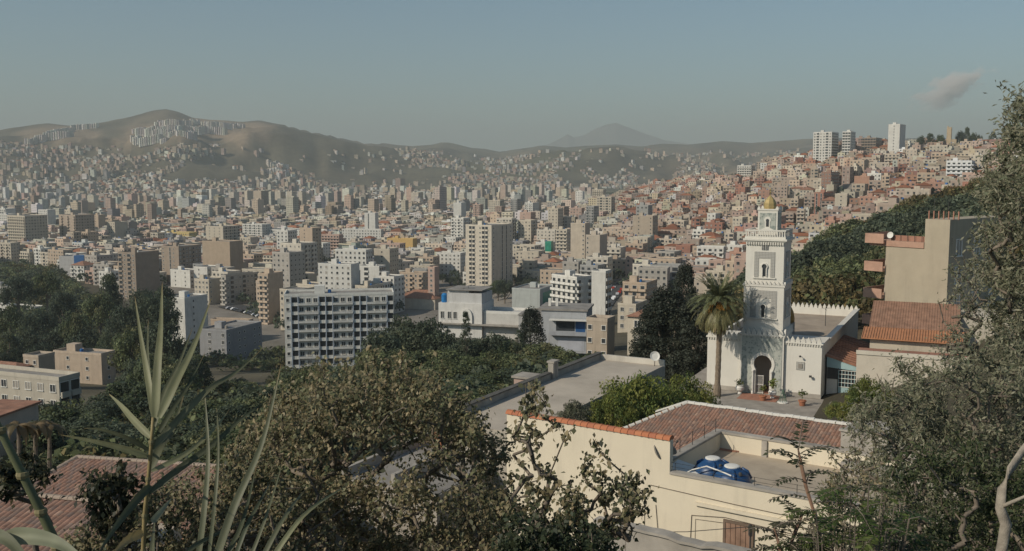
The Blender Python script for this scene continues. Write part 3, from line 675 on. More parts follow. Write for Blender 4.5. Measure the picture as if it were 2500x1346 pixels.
    # the rows of new slab estates on the mountain
    def row(x0, y0, x1, y1, n, st=8, w=9.0):
        for i in range(n):
            t = (i+rng.uniform(-0.12, 0.12))/max(1, n-1); px, py = x0+(x1-x0)*t, y0+(y1-y0)*t
            g = ground(px, py, 3000)
            out.append([g.x, g.y, g.z-3, 42, w, 15, st, (0.60, 0.57, 0.52), 'flat', px, py])
    for a in ((322, 330, 372, 330, 14), (376, 312, 420, 305, 12), (378, 326, 424, 322, 12), (425, 308, 480, 306, 14), (428, 322, 486, 324, 14), (490, 309, 540, 311, 12), (490, 324, 545, 326, 13),
              (545, 313, 590, 315, 9), (318, 350, 365, 356, 10), (366, 353, 402, 356, 10), (372, 340, 420, 338, 12), (425, 336, 470, 338, 10), (172, 318, 232, 314, 14), (112, 334, 172, 324, 14), (60, 356, 110, 340, 11), (118, 340, 170, 334, 10)):
        row(*a)
    row(650, 412, 690, 414, 8, 7, 16); row(655, 424, 690, 426, 6, 6, 16)
    return out
AUTO = lay_out()
def visible_pixels(items):
    """how much of each house shows, from a coarse painter's pass over their silhouettes"""
    Wb, Hb = 1250, 673; buf = np.full((Hb, Wb), -1, np.int32)
    order = sorted(range(len(items)), key=lambda i: -items[i][1])
    for i in order:
        x, y, z, r, W, D, st, *_ = items[i]; ca, sa = math.cos(R(r)), math.sin(R(r))
        cs = [(x, y), (x+W*ca, y-W*sa), (x+D*sa, y+D*ca), (x+W*ca+D*sa, y-W*sa+D*ca)]
        ps = [proj(a, b, z)[0]/2 for a, b in cs]; p0 = proj(cs[1][0], cs[1][1], z)[1]/2; p1 = proj(x, y, z+st*3+1)[1]/2
        a, b = int(max(0, min(ps))), int(min(Wb, max(ps)+1)); c, d = int(max(0, p1)), int(min(Hb, p0+1))
        if b > a and d > c: buf[c:d, a:b] = i
    return np.bincount(buf[buf >= 0].ravel(), minlength=len(items))
VIS = visible_pixels(AUTO)
ORD = ['nearest', 'second nearest', 'third nearest', 'fourth nearest', 'fifth nearest', 'sixth nearest', 'seventh nearest', 'eighth nearest', 'ninth nearest', 'tenth nearest', 'eleventh nearest', 'twelfth nearest']
NUM = ['', 'one', 'two', 'three', 'four', 'five', 'six', 'seven', 'eight', 'nine', 'ten', 'eleven', 'twelve', 'thirteen', 'fourteen', 'fifteen', 'sixteen', 'seventeen']
def single_buildings(limit=232):
    order = np.argsort(-VIS); pick = [int(i) for i in order if AUTO[i][1] < 1500][:limit]
    rows = {}
    for i in pick:
        x, y, z, r, W, D, st, col, rf, p, q = AUTO[i]
        best = min(LAND, key=lambda l: (l[1]-p)**2+((l[2]-q)*1.6)**2)
        dx, dy = p-best[1], (q-best[2])*1.6
        where = ('right of' if dx > 0 else 'left of') if abs(dx) > abs(dy) else ('in front of' if dy > 0 else 'behind')
        key = (CNAME[col], st, rf, where, best[0]); rows.setdefault(key, []).append((math.hypot(dx, dy), i))
    for key, lst in rows.items():
        lst.sort()
        cn, st, rf, where, ref = key
        for n, (dist, i) in enumerate(lst):
            x, y, z, r, W, D, st, col, rf, p, q = AUTO[i]
            kind = 'tiled-roof house' if rf == 'tile' else 'flat-roofed house' if st <= 4 else 'block'
            lab = f"{cn} {NUM[st]}-storey {kind} {where} the {ref}" + (f", {ORD[n]} to it" if len(lst) > 1 else '')
            hill = q < 560 and p > 1560
            fp = random.choice(['w', 'w', 'bw', 'b', 'wL', 'sw', 'ws.', '.s.']); rp = random.choice(['w', '.', 's', 'wb', 'w'])
            make_building('house' if st <= 4 else 'apartment_block', lab, 'house' if st <= 4 else 'building', x, y, z, -R(r), W, D, st, col, fp, rp, 'w', rf,
                          'houses on the crowded hillside' if p > 1560 else 'buildings of the town centre', False, seed=i, sink=8, hut=random.random() < 0.6)
    return set(pick)
PICKED = single_buildings()
def far_mass():
    """all the remaining houses of the town, beyond counting, as one body"""
    rng = random.Random(9)
    V = []; Fc = []; col = []; uv = []; mi = []
    gcol = (0.055, 0.055, 0.06)
    def quad(a, b, c, d, k, u=None, m=0):
        o = len(V); V.extend((a, b, c, d)); Fc.append((o, o+1, o+2, o+3)); col.extend((k,)*4); mi.append(m)
        uv.extend(u or ((0, -9),)*4)
    for i, (x, y, z, r, W, D, st, cl, rf, p, q) in enumerate(AUTO):
        if i in PICKED: continue
        if VIS[i] == 0 and y > 700 and rng.random() < 0.75: continue
        ca, sa = math.cos(R(r)), math.sin(R(r))
        P = lambda u, v, w: (x+u*ca+v*sa, y-u*sa+v*ca, z+w)
        h = st*3+rng.uniform(0.3, 1.2); j = rng.uniform(0.66, 1.2); k = tuple(min(0.72, c*j*rng.uniform(0.94, 1.06)) for c in cl); g = rng.uniform(0.5, 1.0)
        rk = (0.34*g, 0.31*g, 0.275*g) if rf == 'flat' else (0.36*g, 0.15*g, 0.085*g)
        near = y < 1250; far = 0 if near else 1; s = -8
        u0 = rng.uniform(0, 3)
        blank = rng.random() < 0.3
        def wall(a, b, ln, bl):
            quad(P(*a, s), P(*b, s), P(*b, h), P(*a, h), k, None if (bl or near) else ((u0, s), (u0+ln, s), (u0+ln, h), (u0, h)), 0 if (bl or near) else 1)
        wall((0, 0), (W, 0), W, False); wall((W, 0), (W, D), D, blank); wall((D*0, D), (0, 0), D, blank); wall((W, D), (0, D), W, True)
        if rf == 'tile':
            e = 0.4; rh = min(W, D)*0.24; m = min(W, D)*0.45
            A, B, Cc, Dd = P(-e, -e, h), P(W+e, -e, h), P(W+e, D+e, h), P(-e, D+e, h)
            if W >= D: T1, T2 = P(m, D/2, h+rh), P(W-m, D/2, h+rh); quad(A, B, T2, T1, rk); quad(Cc, Dd, T1, T2, rk); quad(B, Cc, T2, T2, rk); quad(Dd, A, T1, T1, rk)
            else: T1, T2 = P(W/2, m, h+rh), P(W/2, D-m, h+rh); quad(A, B, T1, T1, rk); quad(Cc, Dd, T2, T2, rk); quad(B, Cc, T2, T1, rk); quad(Dd, A, T1, T2, rk)
        else:
            quad(P(0.25, 0.25, h-0.7), P(W-0.25, 0.25, h-0.7), P(W-0.25, D-0.25, h-0.7), P(0.25, D-0.25, h-0.7), rk)
            if near:
                for (a, b, c, d) in (((0.25, 0.25), (W-0.25, 0.25), 0, 0), ((W-0.25, 0.25), (W-0.25, D-0.25), 0, 0), ((0.25, D-0.25), (0.25, 0.25), 0, 0), ((W-0.25, D-0.25), (0.25, D-0.25), 0, 0)):
                    quad(P(*b, h-0.7), P(*a, h-0.7), P(*a, h), P(*b, h), k)
                for (a0, a1, b0, b1) in ((0, W, 0, 0.25), (0, W, D-0.25, D), (0, 0.25, 0.25, D-0.25), (W-0.25, W, 0.25, D-0.25)):
                    quad(P(a0, b0, h), P(a1, b0, h), P(a1, b1, h), P(a0, b1, h), k)
            if rng.random() < (0.55 if y < 2400 else 0.2):
                hx, hy, hw, hd, hh = rng.uniform(0.1, 0.5)*W, rng.uniform(0.15, 0.5)*D, rng.uniform(0.2, 0.45)*W, rng.uniform(0.2, 0.45)*D, rng.choice([2.4, 2.8, 3.2])
                b0, b1 = h-0.7, h+hh-0.7
                c4 = [(hx, hy), (hx+hw, hy), (hx+hw, hy+hd), (hx, hy+hd)]
                for a, b in zip(c4, c4[1:]+c4[:1]): quad(P(*a, b0), P(*b, b0), P(*b, b1), P(*a, b1), k)
                quad(*[P(*a, b1) for a in c4], rk)
        if near and VIS[i] > 0 and rf == 'flat':
            for _ in range(rng.randint(0, 3)):
                a, b, s_ = rng.uniform(0.5, max(0.6, W-1.6)), rng.uniform(0.5, max(0.6, D-1.6)), rng.uniform(0.7, 1.3); tk = rng.choice([(0.6, 0.58, 0.54), (0.05, 0.14, 0.35), (0.3, 0.28, 0.25), (0.5, 0.45, 0.38)])
                q4 = [(a, b), (a+s_, b), (a+s_, b+s_), (a, b+s_)]
                for u_, v_ in zip(q4, q4[1:]+q4[:1]): quad(P(*u_, h-0.7), P(*v_, h-0.7), P(*v_, h+s_*0.9), P(*u_, h+s_*0.9), tk)
                quad(*[P(*u_, h+s_*0.9) for u_ in q4], tk)
        if near and VIS[i] > 0:
            style = rng.random()
            for (ln, fn) in ((W, lambda t, o, w: P(t, -o, w)), (D, lambda t, o, w: P(W+o, t, w))):
                if ln == D and blank: continue
                nb = max(1, int(ln/3.2)); bw = ln/nb
                for fl in range(st):
                    for b in range(nb):
                        if rng.random() < 0.14: continue
                        c = (b+0.5)*bw; ww = min(0.65, bw*0.3); z0 = fl*3+1.1; z1 = z0+1.4
                        if style < 0.3 and b % 2 == 0: z0 -= 0.7; ww *= 1.5
                        gk = gcol if rng.random() < 0.75 else (0.2, 0.18, 0.16)
                        quad(fn(c-ww, 0.05, z0), fn(c+ww, 0.05, z0), fn(c+ww, 0.05, z1), fn(c-ww, 0.05, z1), gk)
                    if style < 0.3:
                        t = 0.9; zz = fl*3+0.35
                        quad(fn(0.3, t, zz), fn(ln-0.3, t, zz), fn(ln-0.3, t, zz+0.9), fn(0.3, t, zz+0.9), tuple(c*1.1 for c in k))
                        quad(fn(0.3, 0, zz), fn(ln-0.3, 0, zz), fn(ln-0.3, t, zz), fn(0.3, t, zz), k)
    me = np_mesh('distant_town', V, Fc, ['mass_wall', 'far_wall'], col=np.array(col), uv=np.array(uv), midx=mi)
    tag(put('distant_town', me), 'the mass of small pale houses spreading over the plain and the hillsides', 'town', kind='stuff')
    print('mass houses', len(AUTO), 'quads', len(Fc))
far_mass()

# --- roads with parked cars
M['asphalt'] = simple('asphalt', (0.06, 0.06, 0.062), 0.9, 0.25, 0.5)
for path, w in ROADPTS:
    V = []; 
    for i, p in enumerate(path):
        d = (path[min(i+1, len(path)-1)]-path[max(i-1, 0)]); d.z = 0; d.normalize(); s = Vector((d.y, -d.x, 0))*w/2
        for e in (p-s, p+s): V.append((e.x, e.y, max(h1(e.x, e.y), p.z)+0.45))
    Fc = [(2*i, 2*i+1, 2*i+3, 2*i+2) for i in range(len(path)-1)]
    tag(put('road', np_mesh('road', V, Fc, 'asphalt')), kind='structure')
def make_cars():
    body = MB(); body.prism([(-2.1, 0.35), (2.1, 0.35), (2.15, 0.8), (1.2, 0.95), (0.75, 1.42), (-0.9, 1.45), (-1.5, 1.0), (-2.15, 0.9)], -0.85, 0.85); bm = body.mesh('body', [plaster('car_paint', 0.05, 0.05, 1.0, bump=0)])
    gl = MB(); gl.prism([(1.05, 0.97), (0.7, 1.36), (-0.85, 1.38), (-1.35, 1.02)], -0.87, 0.87); gm = gl.mesh('window', ['glass'])
    wh = MB(); wh.lathe([(0.2, -0.1), (0.33, -0.08), (0.33, 0.08), (0.2, 0.1)], 12); wh.xf(Matrix.Rotation(math.pi/2, 4, 'X')); wm = wh.mesh('wheel', ['dark'])
    rng = random.Random(3); k = 0; cnt = {}
    for path, w in (ROADPTS[3], ROADPTS[1]):
        for i in range(2, len(path)-2, 1):
            for side in (-1, 1):
                if rng.random() < (0.35 if w > 12 else 0.72): continue
                p = path[i]; d = path[i+1]-p; d.z = 0; d.normalize(); s = Vector((d.y, -d.x, 0))
                q = p+s*side*(w/2-1.6); ang = math.atan2(d.y, d.x)+(math.pi/2 if w > 12 else 0)
                cn, cc = rng.choice([('white', (0.7, 0.7, 0.7)), ('white', (0.7, 0.7, 0.7)), ('silver', (0.4, 0.4, 0.42)), ('dark', (0.04, 0.04, 0.05)), ('red', (0.3, 0.03, 0.02))])
                where = 'in the yard below the balcony tower' if w > 12 else 'standing along the dark curving road'
                cnt[(cn, where)] = cnt.get((cn, where), 0)+1
                c = empty('parked_car', (q.x, q.y, h1(q.x, q.y)+0.55), ang, f'{ORD[cnt[(cn, where)]-1].split()[0] if cnt[(cn, where)] > 1 else "first"} small {cn} car {where}, counted from the far end', 'car', f'{cn} cars {where}')
                put('body', bm, c, cc); put('window', gm, c)
                for a, b in ((1.3, 0.8), (1.3, -0.8), (-1.3, 0.8), (-1.3, -0.8)): put('wheel', wm, c, loc=(a, b, 0.33))
make_cars()

# ------------------------------------------------------------------ trees
def unit(v): return v/np.maximum(np.linalg.norm(v, axis=-1, keepdims=True), 1e-9)
def leaf_quads(P, nrm, up, length, width, col, fold=0.0):
    """one diamond leaf per point: P centre, nrm leaf normal, up its long axis"""
    t = unit(up-nrm*(up*nrm).sum(-1, keepdims=True)); s = np.cross(t, nrm)
    L = np.asarray(length).reshape(-1, 1)*0.5; Wd = np.asarray(width).reshape(-1, 1)*0.5
    a = P-t*L; b = P+s*Wd-t*L*0.15+nrm*Wd*fold; c = P+t*L; d = P-s*Wd-t*L*0.15+nrm*Wd*fold
    V = np.stack([a, b, c, d], 1).reshape(-1, 3); n = len(P)
    Fc = np.arange(4*n).reshape(-1, 4)
    return V, Fc, np.repeat(col, 4, axis=0)
def clumps(rs, shape, nc, cr, nl, leaf, cols, asp=0.6, lift=0.35):
    """leaf clumps filling a crown; shape(rs, n) gives clump centres in unit space"""
    cen = shape(rs, nc); P = []; Nn = []; K = []; S = []
    base = np.array(cols)
    for c in cen:
        r = cr*rs.uniform(0.65, 1.25); m = int(nl*rs.uniform(0.7, 1.3))
        d = unit(rs.normal(size=(m, 3))); q = d*(r*rs.uniform(0.55, 1.0, (m, 1))**0.7)*np.array([1, 1, 0.78])
        P.append(c+q); nn = unit(d*0.75+rs.normal(size=(m, 3))*0.5+np.array([-0.15, -0.1, lift+0.1])); Nn.append(nn)
        k = base[rs.randint(len(base))]*rs.uniform(0.75, 1.25)
        K.append(k*rs.uniform(0.6, 1.4, (m, 1))); S.append(rs.uniform(0.65, 1.35, m)*leaf)
    P = np.concatenate(P); Nn = np.concatenate(Nn); K = np.concatenate(K); S = np.concatenate(S)
    return leaf_quads(P, Nn, rs.normal(size=P.shape), S, S*asp, K, 0.2), cen
def sh_round(rs, n):
    d = unit(rs.normal(size=(n, 3))); d[:, 2] = np.abs(d[:, 2])*1.15-0.45; r = rs.uniform(0.45, 1.0, (n, 1))**0.6
    lob = 1+0.22*np.sin(d[:, :1]*5+rs.uniform(0, 6))*np.cos(d[:, 1:2]*4)
    p = d*r*lob*0.82; p[:, 2] = p[:, 2]*0.85+0.62; return p
def sh_tall(rs, n):
    z = rs.uniform(0.12, 1.6, n); a = rs.uniform(0, 6.28, n); rr = (0.62*np.sin(np.clip(z/1.7, 0, 1)*math.pi*0.86+0.35))*rs.uniform(0.3, 1.0, n)**0.5
    return np.stack([np.cos(a)*rr, np.sin(a)*rr, z], -1)
def sh_cone(rs, n):
    z = rs.uniform(0.02, 1, n)**1.15*2.5; a = rs.uniform(0, 6.28, n); rr = (1-z/2.6)**0.58*rs.uniform(0.7, 1.0, n)*0.85*np.clip(0.55+z*1.2, 0, 1)
    return np.stack([np.cos(a)*rr, np.sin(a)*rr, z], -1)
def sh_column(rs, n):
    z = rs.uniform(0, 1, n)*3.6; a = rs.uniform(0, 6.28, n); rr = 0.42*np.sin(np.clip(z/3.7, 0.02, 0.99)**0.7*math.pi)*rs.uniform(0.6, 1.0, n)+0.02
    return np.stack([np.cos(a)*rr, np.sin(a)*rr, z], -1)
def sh_flat(rs, n):
    d = unit(rs.normal(size=(n, 3))); p = d*rs.uniform(0.4, 1, (n, 1))**0.5; p[:, 2] = np.abs(p[:, 2])*0.62+0.15; return p
G1 = [(0.119, 0.146, 0.070), (0.143, 0.170, 0.078), (0.096, 0.122, 0.066), (0.170, 0.174, 0.084)]
G2 = [(0.084, 0.108, 0.071), (0.071, 0.094, 0.064), (0.104, 0.125, 0.077)]
GOLD = [(0.149, 0.127, 0.051), (0.127, 0.119, 0.054), (0.089, 0.107, 0.047)]
GBRIGHT = [(0.175, 0.206, 0.050), (0.150, 0.188, 0.053), (0.106, 0.150, 0.050), (0.225, 0.231, 0.062)]
GREYG = [(0.111, 0.120, 0.078), (0.091, 0.104, 0.068), (0.143, 0.143, 0.098)]
def trunk_mesh(name, cen, h0, rt, rs, nl=7):
    b = MB(); top = np.array([0, 0, cen[:, 2].mean()])
    b.tube([(0, 0, -h0), (rs.uniform(-.04, .04), rs.uniform(-.04, .04), 0.0), tuple(top)], [rt*1.25, rt, rt*0.45], 7)
    for i in rs.choice(len(cen), min(nl, len(cen)), replace=False):
        c = cen[i]; s = np.array([0, 0, rs.uniform(-0.1, 0.35)*max(0.3, c[2])]); m = (s+c)/2+np.array([0, 0, -0.05])
        b.tube([tuple(s), tuple(m), tuple(c)], [rt*0.5, rt*0.33, rt*0.12], 5)
    return b.mesh(name, 'bark', True)
LIB = {}
def lib(kind, n, shape, nc, cr, nl, leaf, cols, h0=0.9, rt=0.07, asp=0.6):
    LIB[kind] = []
    for i in range(n):
        rs = np.random.RandomState(hash(kind) % 1 + i*31+len(kind)*7+nc)
        (V, Fc, K), cen = clumps(rs, shape, nc, cr, nl, leaf, cols, asp)
        LIB[kind].append((np_mesh('crown', V, Fc, 'leaf', col=K), trunk_mesh('trunk', cen, h0, rt, rs)))
lib('green', 4, sh_round, 52, 0.26, 90, 0.085, G1)
lib('dark', 4, sh_round, 56, 0.25, 90, 0.08, G2)
lib('gold', 2, sh_round, 50, 0.26, 85, 0.085, GOLD)
lib('tall', 3, sh_tall, 60, 0.25, 85, 0.085, G2+G1[:1], 1.0, 0.06)
lib('cypress', 2, sh_column, 80, 0.15, 80, 0.07, G2, 0.4, 0.05)
lib('conifer', 2, sh_cone, 210, 0.17, 85, 0.055, [(0.052, 0.062, 0.046), (0.042, 0.053, 0.040), (0.065, 0.074, 0.053)], 0.3, 0.06)
lib('shrub', 3, sh_flat, 110, 0.2, 130, 0.05, GBRIGHT, 0.3, 0.05)
lib('greyshrub', 2, sh_round, 55, 0.25, 90, 0.07, GREYG, 0.5, 0.05)
_tc = [0]
def tree(name, label, kind, loc, r, h=None, group=None, cat='tree', trunk_h=None, rz=None):
    """r crown radius; h whole height (sets the crown's vertical stretch)"""
    i = _tc[0]; _tc[0] += 1
    cr, tr = LIB[kind][i % len(LIB[kind])]
    ext = {'green': 1.5, 'dark': 1.5, 'gold': 1.5, 'tall': 1.85, 'cypress': 3.75, 'conifer': 2.75, 'shrub': 1.0, 'greyshrub': 1.5}[kind]
    h = h or r*2.1; th = trunk_h if trunk_h is not None else {'cypress': 0.15, 'conifer': 0.2, 'shrub': 0.15}.get(kind, h*0.16)
    sz = (h-th)/ext
    root = empty(name, loc, rz if rz is not None else (i*2.399) % 6.283, label, cat, group)
    put('crown', cr, root, loc=(0, 0, th), scale=(r, r, sz)); put('trunk', tr, root, loc=(0, 0, th), scale=(r, r, sz))
    return root
# town trees
for n, (g, r, hh) in enumerate(TP):
    px, py = proj(g.x, g.y, g.z+hh/2)
    best = min(LAND, key=lambda l: (l[1]-px)**2+((l[2]-py)*1.6)**2); dx, dy = px-best[1], (py-best[2])*1.6
    TP[n] = (g, r, hh, ('right of' if dx > 0 else 'left of') if abs(dx) > abs(dy) else ('in front of' if dy > 0 else 'behind'), best[0], math.hypot(dx, dy))
_cnt = {}
for t in TP: _cnt.setdefault(t[3:5], []).append(t)
for key, lst in _cnt.items():
    lst.sort(key=lambda t: t[5])
    for n, (g, r, hh, wh, ref, d) in enumerate(lst):
        kind = ['green', 'dark', 'tall', 'dark', 'green'][int(g.x*7+g.y) % 5]
        if hh < r*1.6: kind = 'dark'
        tree('tree', f"dark green tree {wh} the {ref}" + (f", {ORD[n]} to it" if len(lst) > 1 else ' in the town'), kind, (g.x, g.y, g.z-0.5), r, hh*1.1, 'trees among the town buildings')

def along(name, label, kinds, pts, group):
    for n, (px, py, Y, r, hh) in enumerate(pts):
        p = at(px, py, Y); z = h1(p.x, p.y)
        lab = label(n, px, py) if callable(label) else label
        hg = min(max(p.z-z, 4.5), 22.0)
        tree(name, lab, kinds[n % len(kinds)], (p.x, p.y, p.z-hg), max(r, hg*0.34), hg, group, trunk_h=hg*0.08)
# tree tops: px, py of the top, distance, radius, height
BELT_L = [(40, 655, 470, 9, 16), (110, 640, 480, 8, 17), (180, 735, 380, 7, 14), (20, 720, 420, 8, 14), (90, 730, 400, 8, 15), (265, 660, 430, 6, 18), (240, 690, 400, 8, 15), (150, 690, 440, 8, 14),
 (300, 720, 360, 7, 15), (345, 680, 370, 8, 20), (380, 690, 330, 7, 19), (330, 760, 290, 8, 18), (395, 750, 280, 6.5, 17), (60, 790, 370, 8, 15), (140, 775, 385, 8, 16), (210, 780, 375, 8, 15), (270, 790, 365, 7, 14), (15, 800, 350, 7, 13),
 (100, 825, 350, 7, 13), (180, 815, 355, 7, 13), (245, 830, 350, 6, 13), (342, 850, 220, 6, 15), (375, 830, 210, 6, 15), (420, 860, 190, 6, 14), (455, 850, 210, 4.5, 11), (300, 920, 150, 6, 12), (360, 920, 145, 6, 13), (430, 940, 140, 5.5, 12), (245, 960, 140, 5, 10),
 (485, 855, 215, 3.2, 11), (400, 690, 345, 4, 13), (0, 850, 340, 6, 11), (60, 985, 110, 5, 8), (150, 980, 115, 5, 9), (210, 1000, 105, 5, 9), (20, 1000, 100, 4.5, 8), (290, 1010, 95, 5, 9), (100, 1020, 92, 4, 7)]
WHEREL = lambda px, py: ('beside the left-edge sheds' if py < 700 else 'in the belt above the peeling house' if py < 845 else 'in the belt below the peeling house' if px < 290 else 'behind the tall reed')
seen = {}
def belt_label(kind_word, where):
    def f(n, px, py):
        w = where(px, py); k = (kind_word[n % len(kind_word)], w); seen[k] = seen.get(k, 0)+1
        o = ['first', 'second', 'third', 'fourth', 'fifth', 'sixth', 'seventh', 'eighth', 'ninth', 'tenth', 'eleventh', 'twelfth', 'thirteenth', 'fourteenth', 'fifteenth', 'sixteenth', 'seventeenth', 'eighteenth', 'nineteenth', 'twentieth'][seen[k]-1]
        return f"{o} {k[0]} tree {w}, counted from the left"
    return f
along('tree', belt_label(['dark round', 'tall dark', 'green round', 'dark bushy'], WHEREL), ['dark', 'tall', 'green', 'dark'], sorted(BELT_L), 'trees of the belt on the left')
BELT_M = [(930, 770, 215, 6.5, 15), (985, 738, 230, 7.5, 19), (1040, 745, 225, 7, 17), (1075, 775, 220, 6, 13), (905, 820, 190, 5, 12), (960, 830, 185, 6, 12), (1020, 835, 180, 6, 12), (1085, 830, 180, 6, 11), (1130, 800, 200, 5, 12), (1170, 800, 205, 5, 12), (1215, 790, 215, 5, 13),
 (1255, 815, 200, 5.5, 11), (1320, 815, 190, 6, 11), (1370, 840, 175, 5.5, 10), (1220, 835, 170, 5.5, 10), (1160, 850, 160, 5.5, 10), (1280, 850, 160, 5.5, 9), (1100, 870, 150, 5, 9), (1040, 880, 150, 5, 9), (1330, 858, 160, 5, 8), (1200, 890, 135, 4.5, 8), (1130, 915, 125, 4.5, 8), (1260, 885, 135, 4.5, 7),
 (980, 895, 140, 5, 9), (1070, 930, 118, 4.5, 8), (720, 890, 120, 5, 11), (650, 915, 115, 5, 11), (780, 900, 120, 4.5, 9), (690, 960, 95, 5, 9), (610, 945, 110, 4.5, 9), (560, 960, 105, 4.5, 9), (620, 1010, 85, 4.5, 8), (740, 985, 85, 4.5, 8), (500, 955, 125, 5, 10), (540, 1010, 90, 4, 7), (470, 1010, 95, 4.5, 8), (400, 1010, 95, 4.5, 8), (830, 880, 130, 4.5, 8), (870, 870, 145, 4.5, 8), (750, 862, 150, 5, 9), (1180, 930, 110, 3.5, 6), (1000, 935, 110, 4.5, 8)]
WHEREM = lambda px, py: ('between slab block and white villa' if py < 800 else 'on the slope below the white villa' if px > 880 else 'in the hollow behind the brown-leaved bush')
along('tree', belt_label(['green leafy', 'dark green', 'olive green'], WHEREM), ['green', 'dark', 'green'], sorted(BELT_M), 'trees on the slope below the town')
for (px, py, Y, r, hh, lab) in ((1298, 738, 205, 4.2, 17, 'dark pointed conifer in front of the grey modern house'), (1137, 757, 195, 1.3, 11, 'slim pointed cypress in front of the white villa'), (1268, 800, 190, 1.4, 9, 'short slim cypress below the grey modern house')):
    p = at(px, py, Y); tree('cypress_tree', lab, 'conifer' if r > 3 else 'cypress', (p.x, p.y, p.z-hh), r*(1.25 if r > 3 else 2.2), hh)

# wood on the slope behind the mosque: a closed mass of crowns, nobody could count it
def wood():
    rs = np.random.RandomState(12); V = []; K = []
    vv = []
    src = [LIB[k][i][0] for k, i in (('green', 0), ('green', 1), ('dark', 0), ('gold', 0), ('dark', 2), ('green', 2), ('gold', 1))]
    data = []
    for me in src:
        a = np.empty(len(me.vertices)*3, np.float32); me.vertices.foreach_get('co', a); c = np.empty(len(me.vertices)*4, np.float32); me.color_attributes['Col'].data.foreach_get('color', c)
        data.append((a.reshape(-1, 4, 3), c.reshape(-1, 4, 4)[:, 0, :3]))
    n = 0; pts = []
    cY = rs.uniform(118, 375, 9000); cpx = rs.uniform(1600, 2560, 9000); cX = kx(cpx)*cY; cZ = H(cX, cY)
    for Y, px, x, z in zip(cY, cpx, cX, cZ):
        if n >= 470: break
        low = np.interp(px, [1600, 1750, 1930, 2100, 2300, 2560], [200, 175, 142, 138, 135, 125])
        if Y < low: continue
        if px < 1900 and Y > np.interp(px, [1600, 1900], [262, 330]): continue
        r = rs.uniform(3.2, 5.4)
        if any((x-a)**2+(Y-b)**2 < (0.95*(r+c)*0.62)**2 for a, b, c in pts): continue
        pts.append((x, Y, r)); n += 1
        g = vnoise(np.array([x/45]), np.array([Y/45]), 4)[0]
        idx = [2, 4, 0, 1, 5, 3, 6][min(6, int(g*7.2+rs.uniform(-0.8, 0.8)))] if g > 0.05 else 2
        A, Cc = data[idx]; keep = rs.rand(len(A)) < 0.16
        A = A[keep]; Cc = Cc[keep]; cen = A.mean(1, keepdims=True); A = cen+(A-cen)*2.2
        t = rs.uniform(0, 6.28); rot = np.array([[math.cos(t), -math.sin(t), 0], [math.sin(t), math.cos(t), 0], [0, 0, 1]])
        s = np.array([r, r, r*rs.uniform(0.8, 1.25)])
        V.append(((A.reshape(-1, 3)*s) @ rot.T)+np.array([x, Y, z+1.0])); K.append(np.repeat(Cc*rs.uniform(0.7, 1.3), 4, axis=0))
    V = np.concatenate(V); K = np.concatenate(K); Fc = np.arange(len(V)).reshape(-1, 4)
    tag(put('woodland', np_mesh('woodland', V, Fc, 'leaf', col=K)), 'closed green wood on the slope behind the minaret and the beige flats', 'woodland', kind='stuff')
    print('wood trees', n, 'faces', len(Fc))
wood()
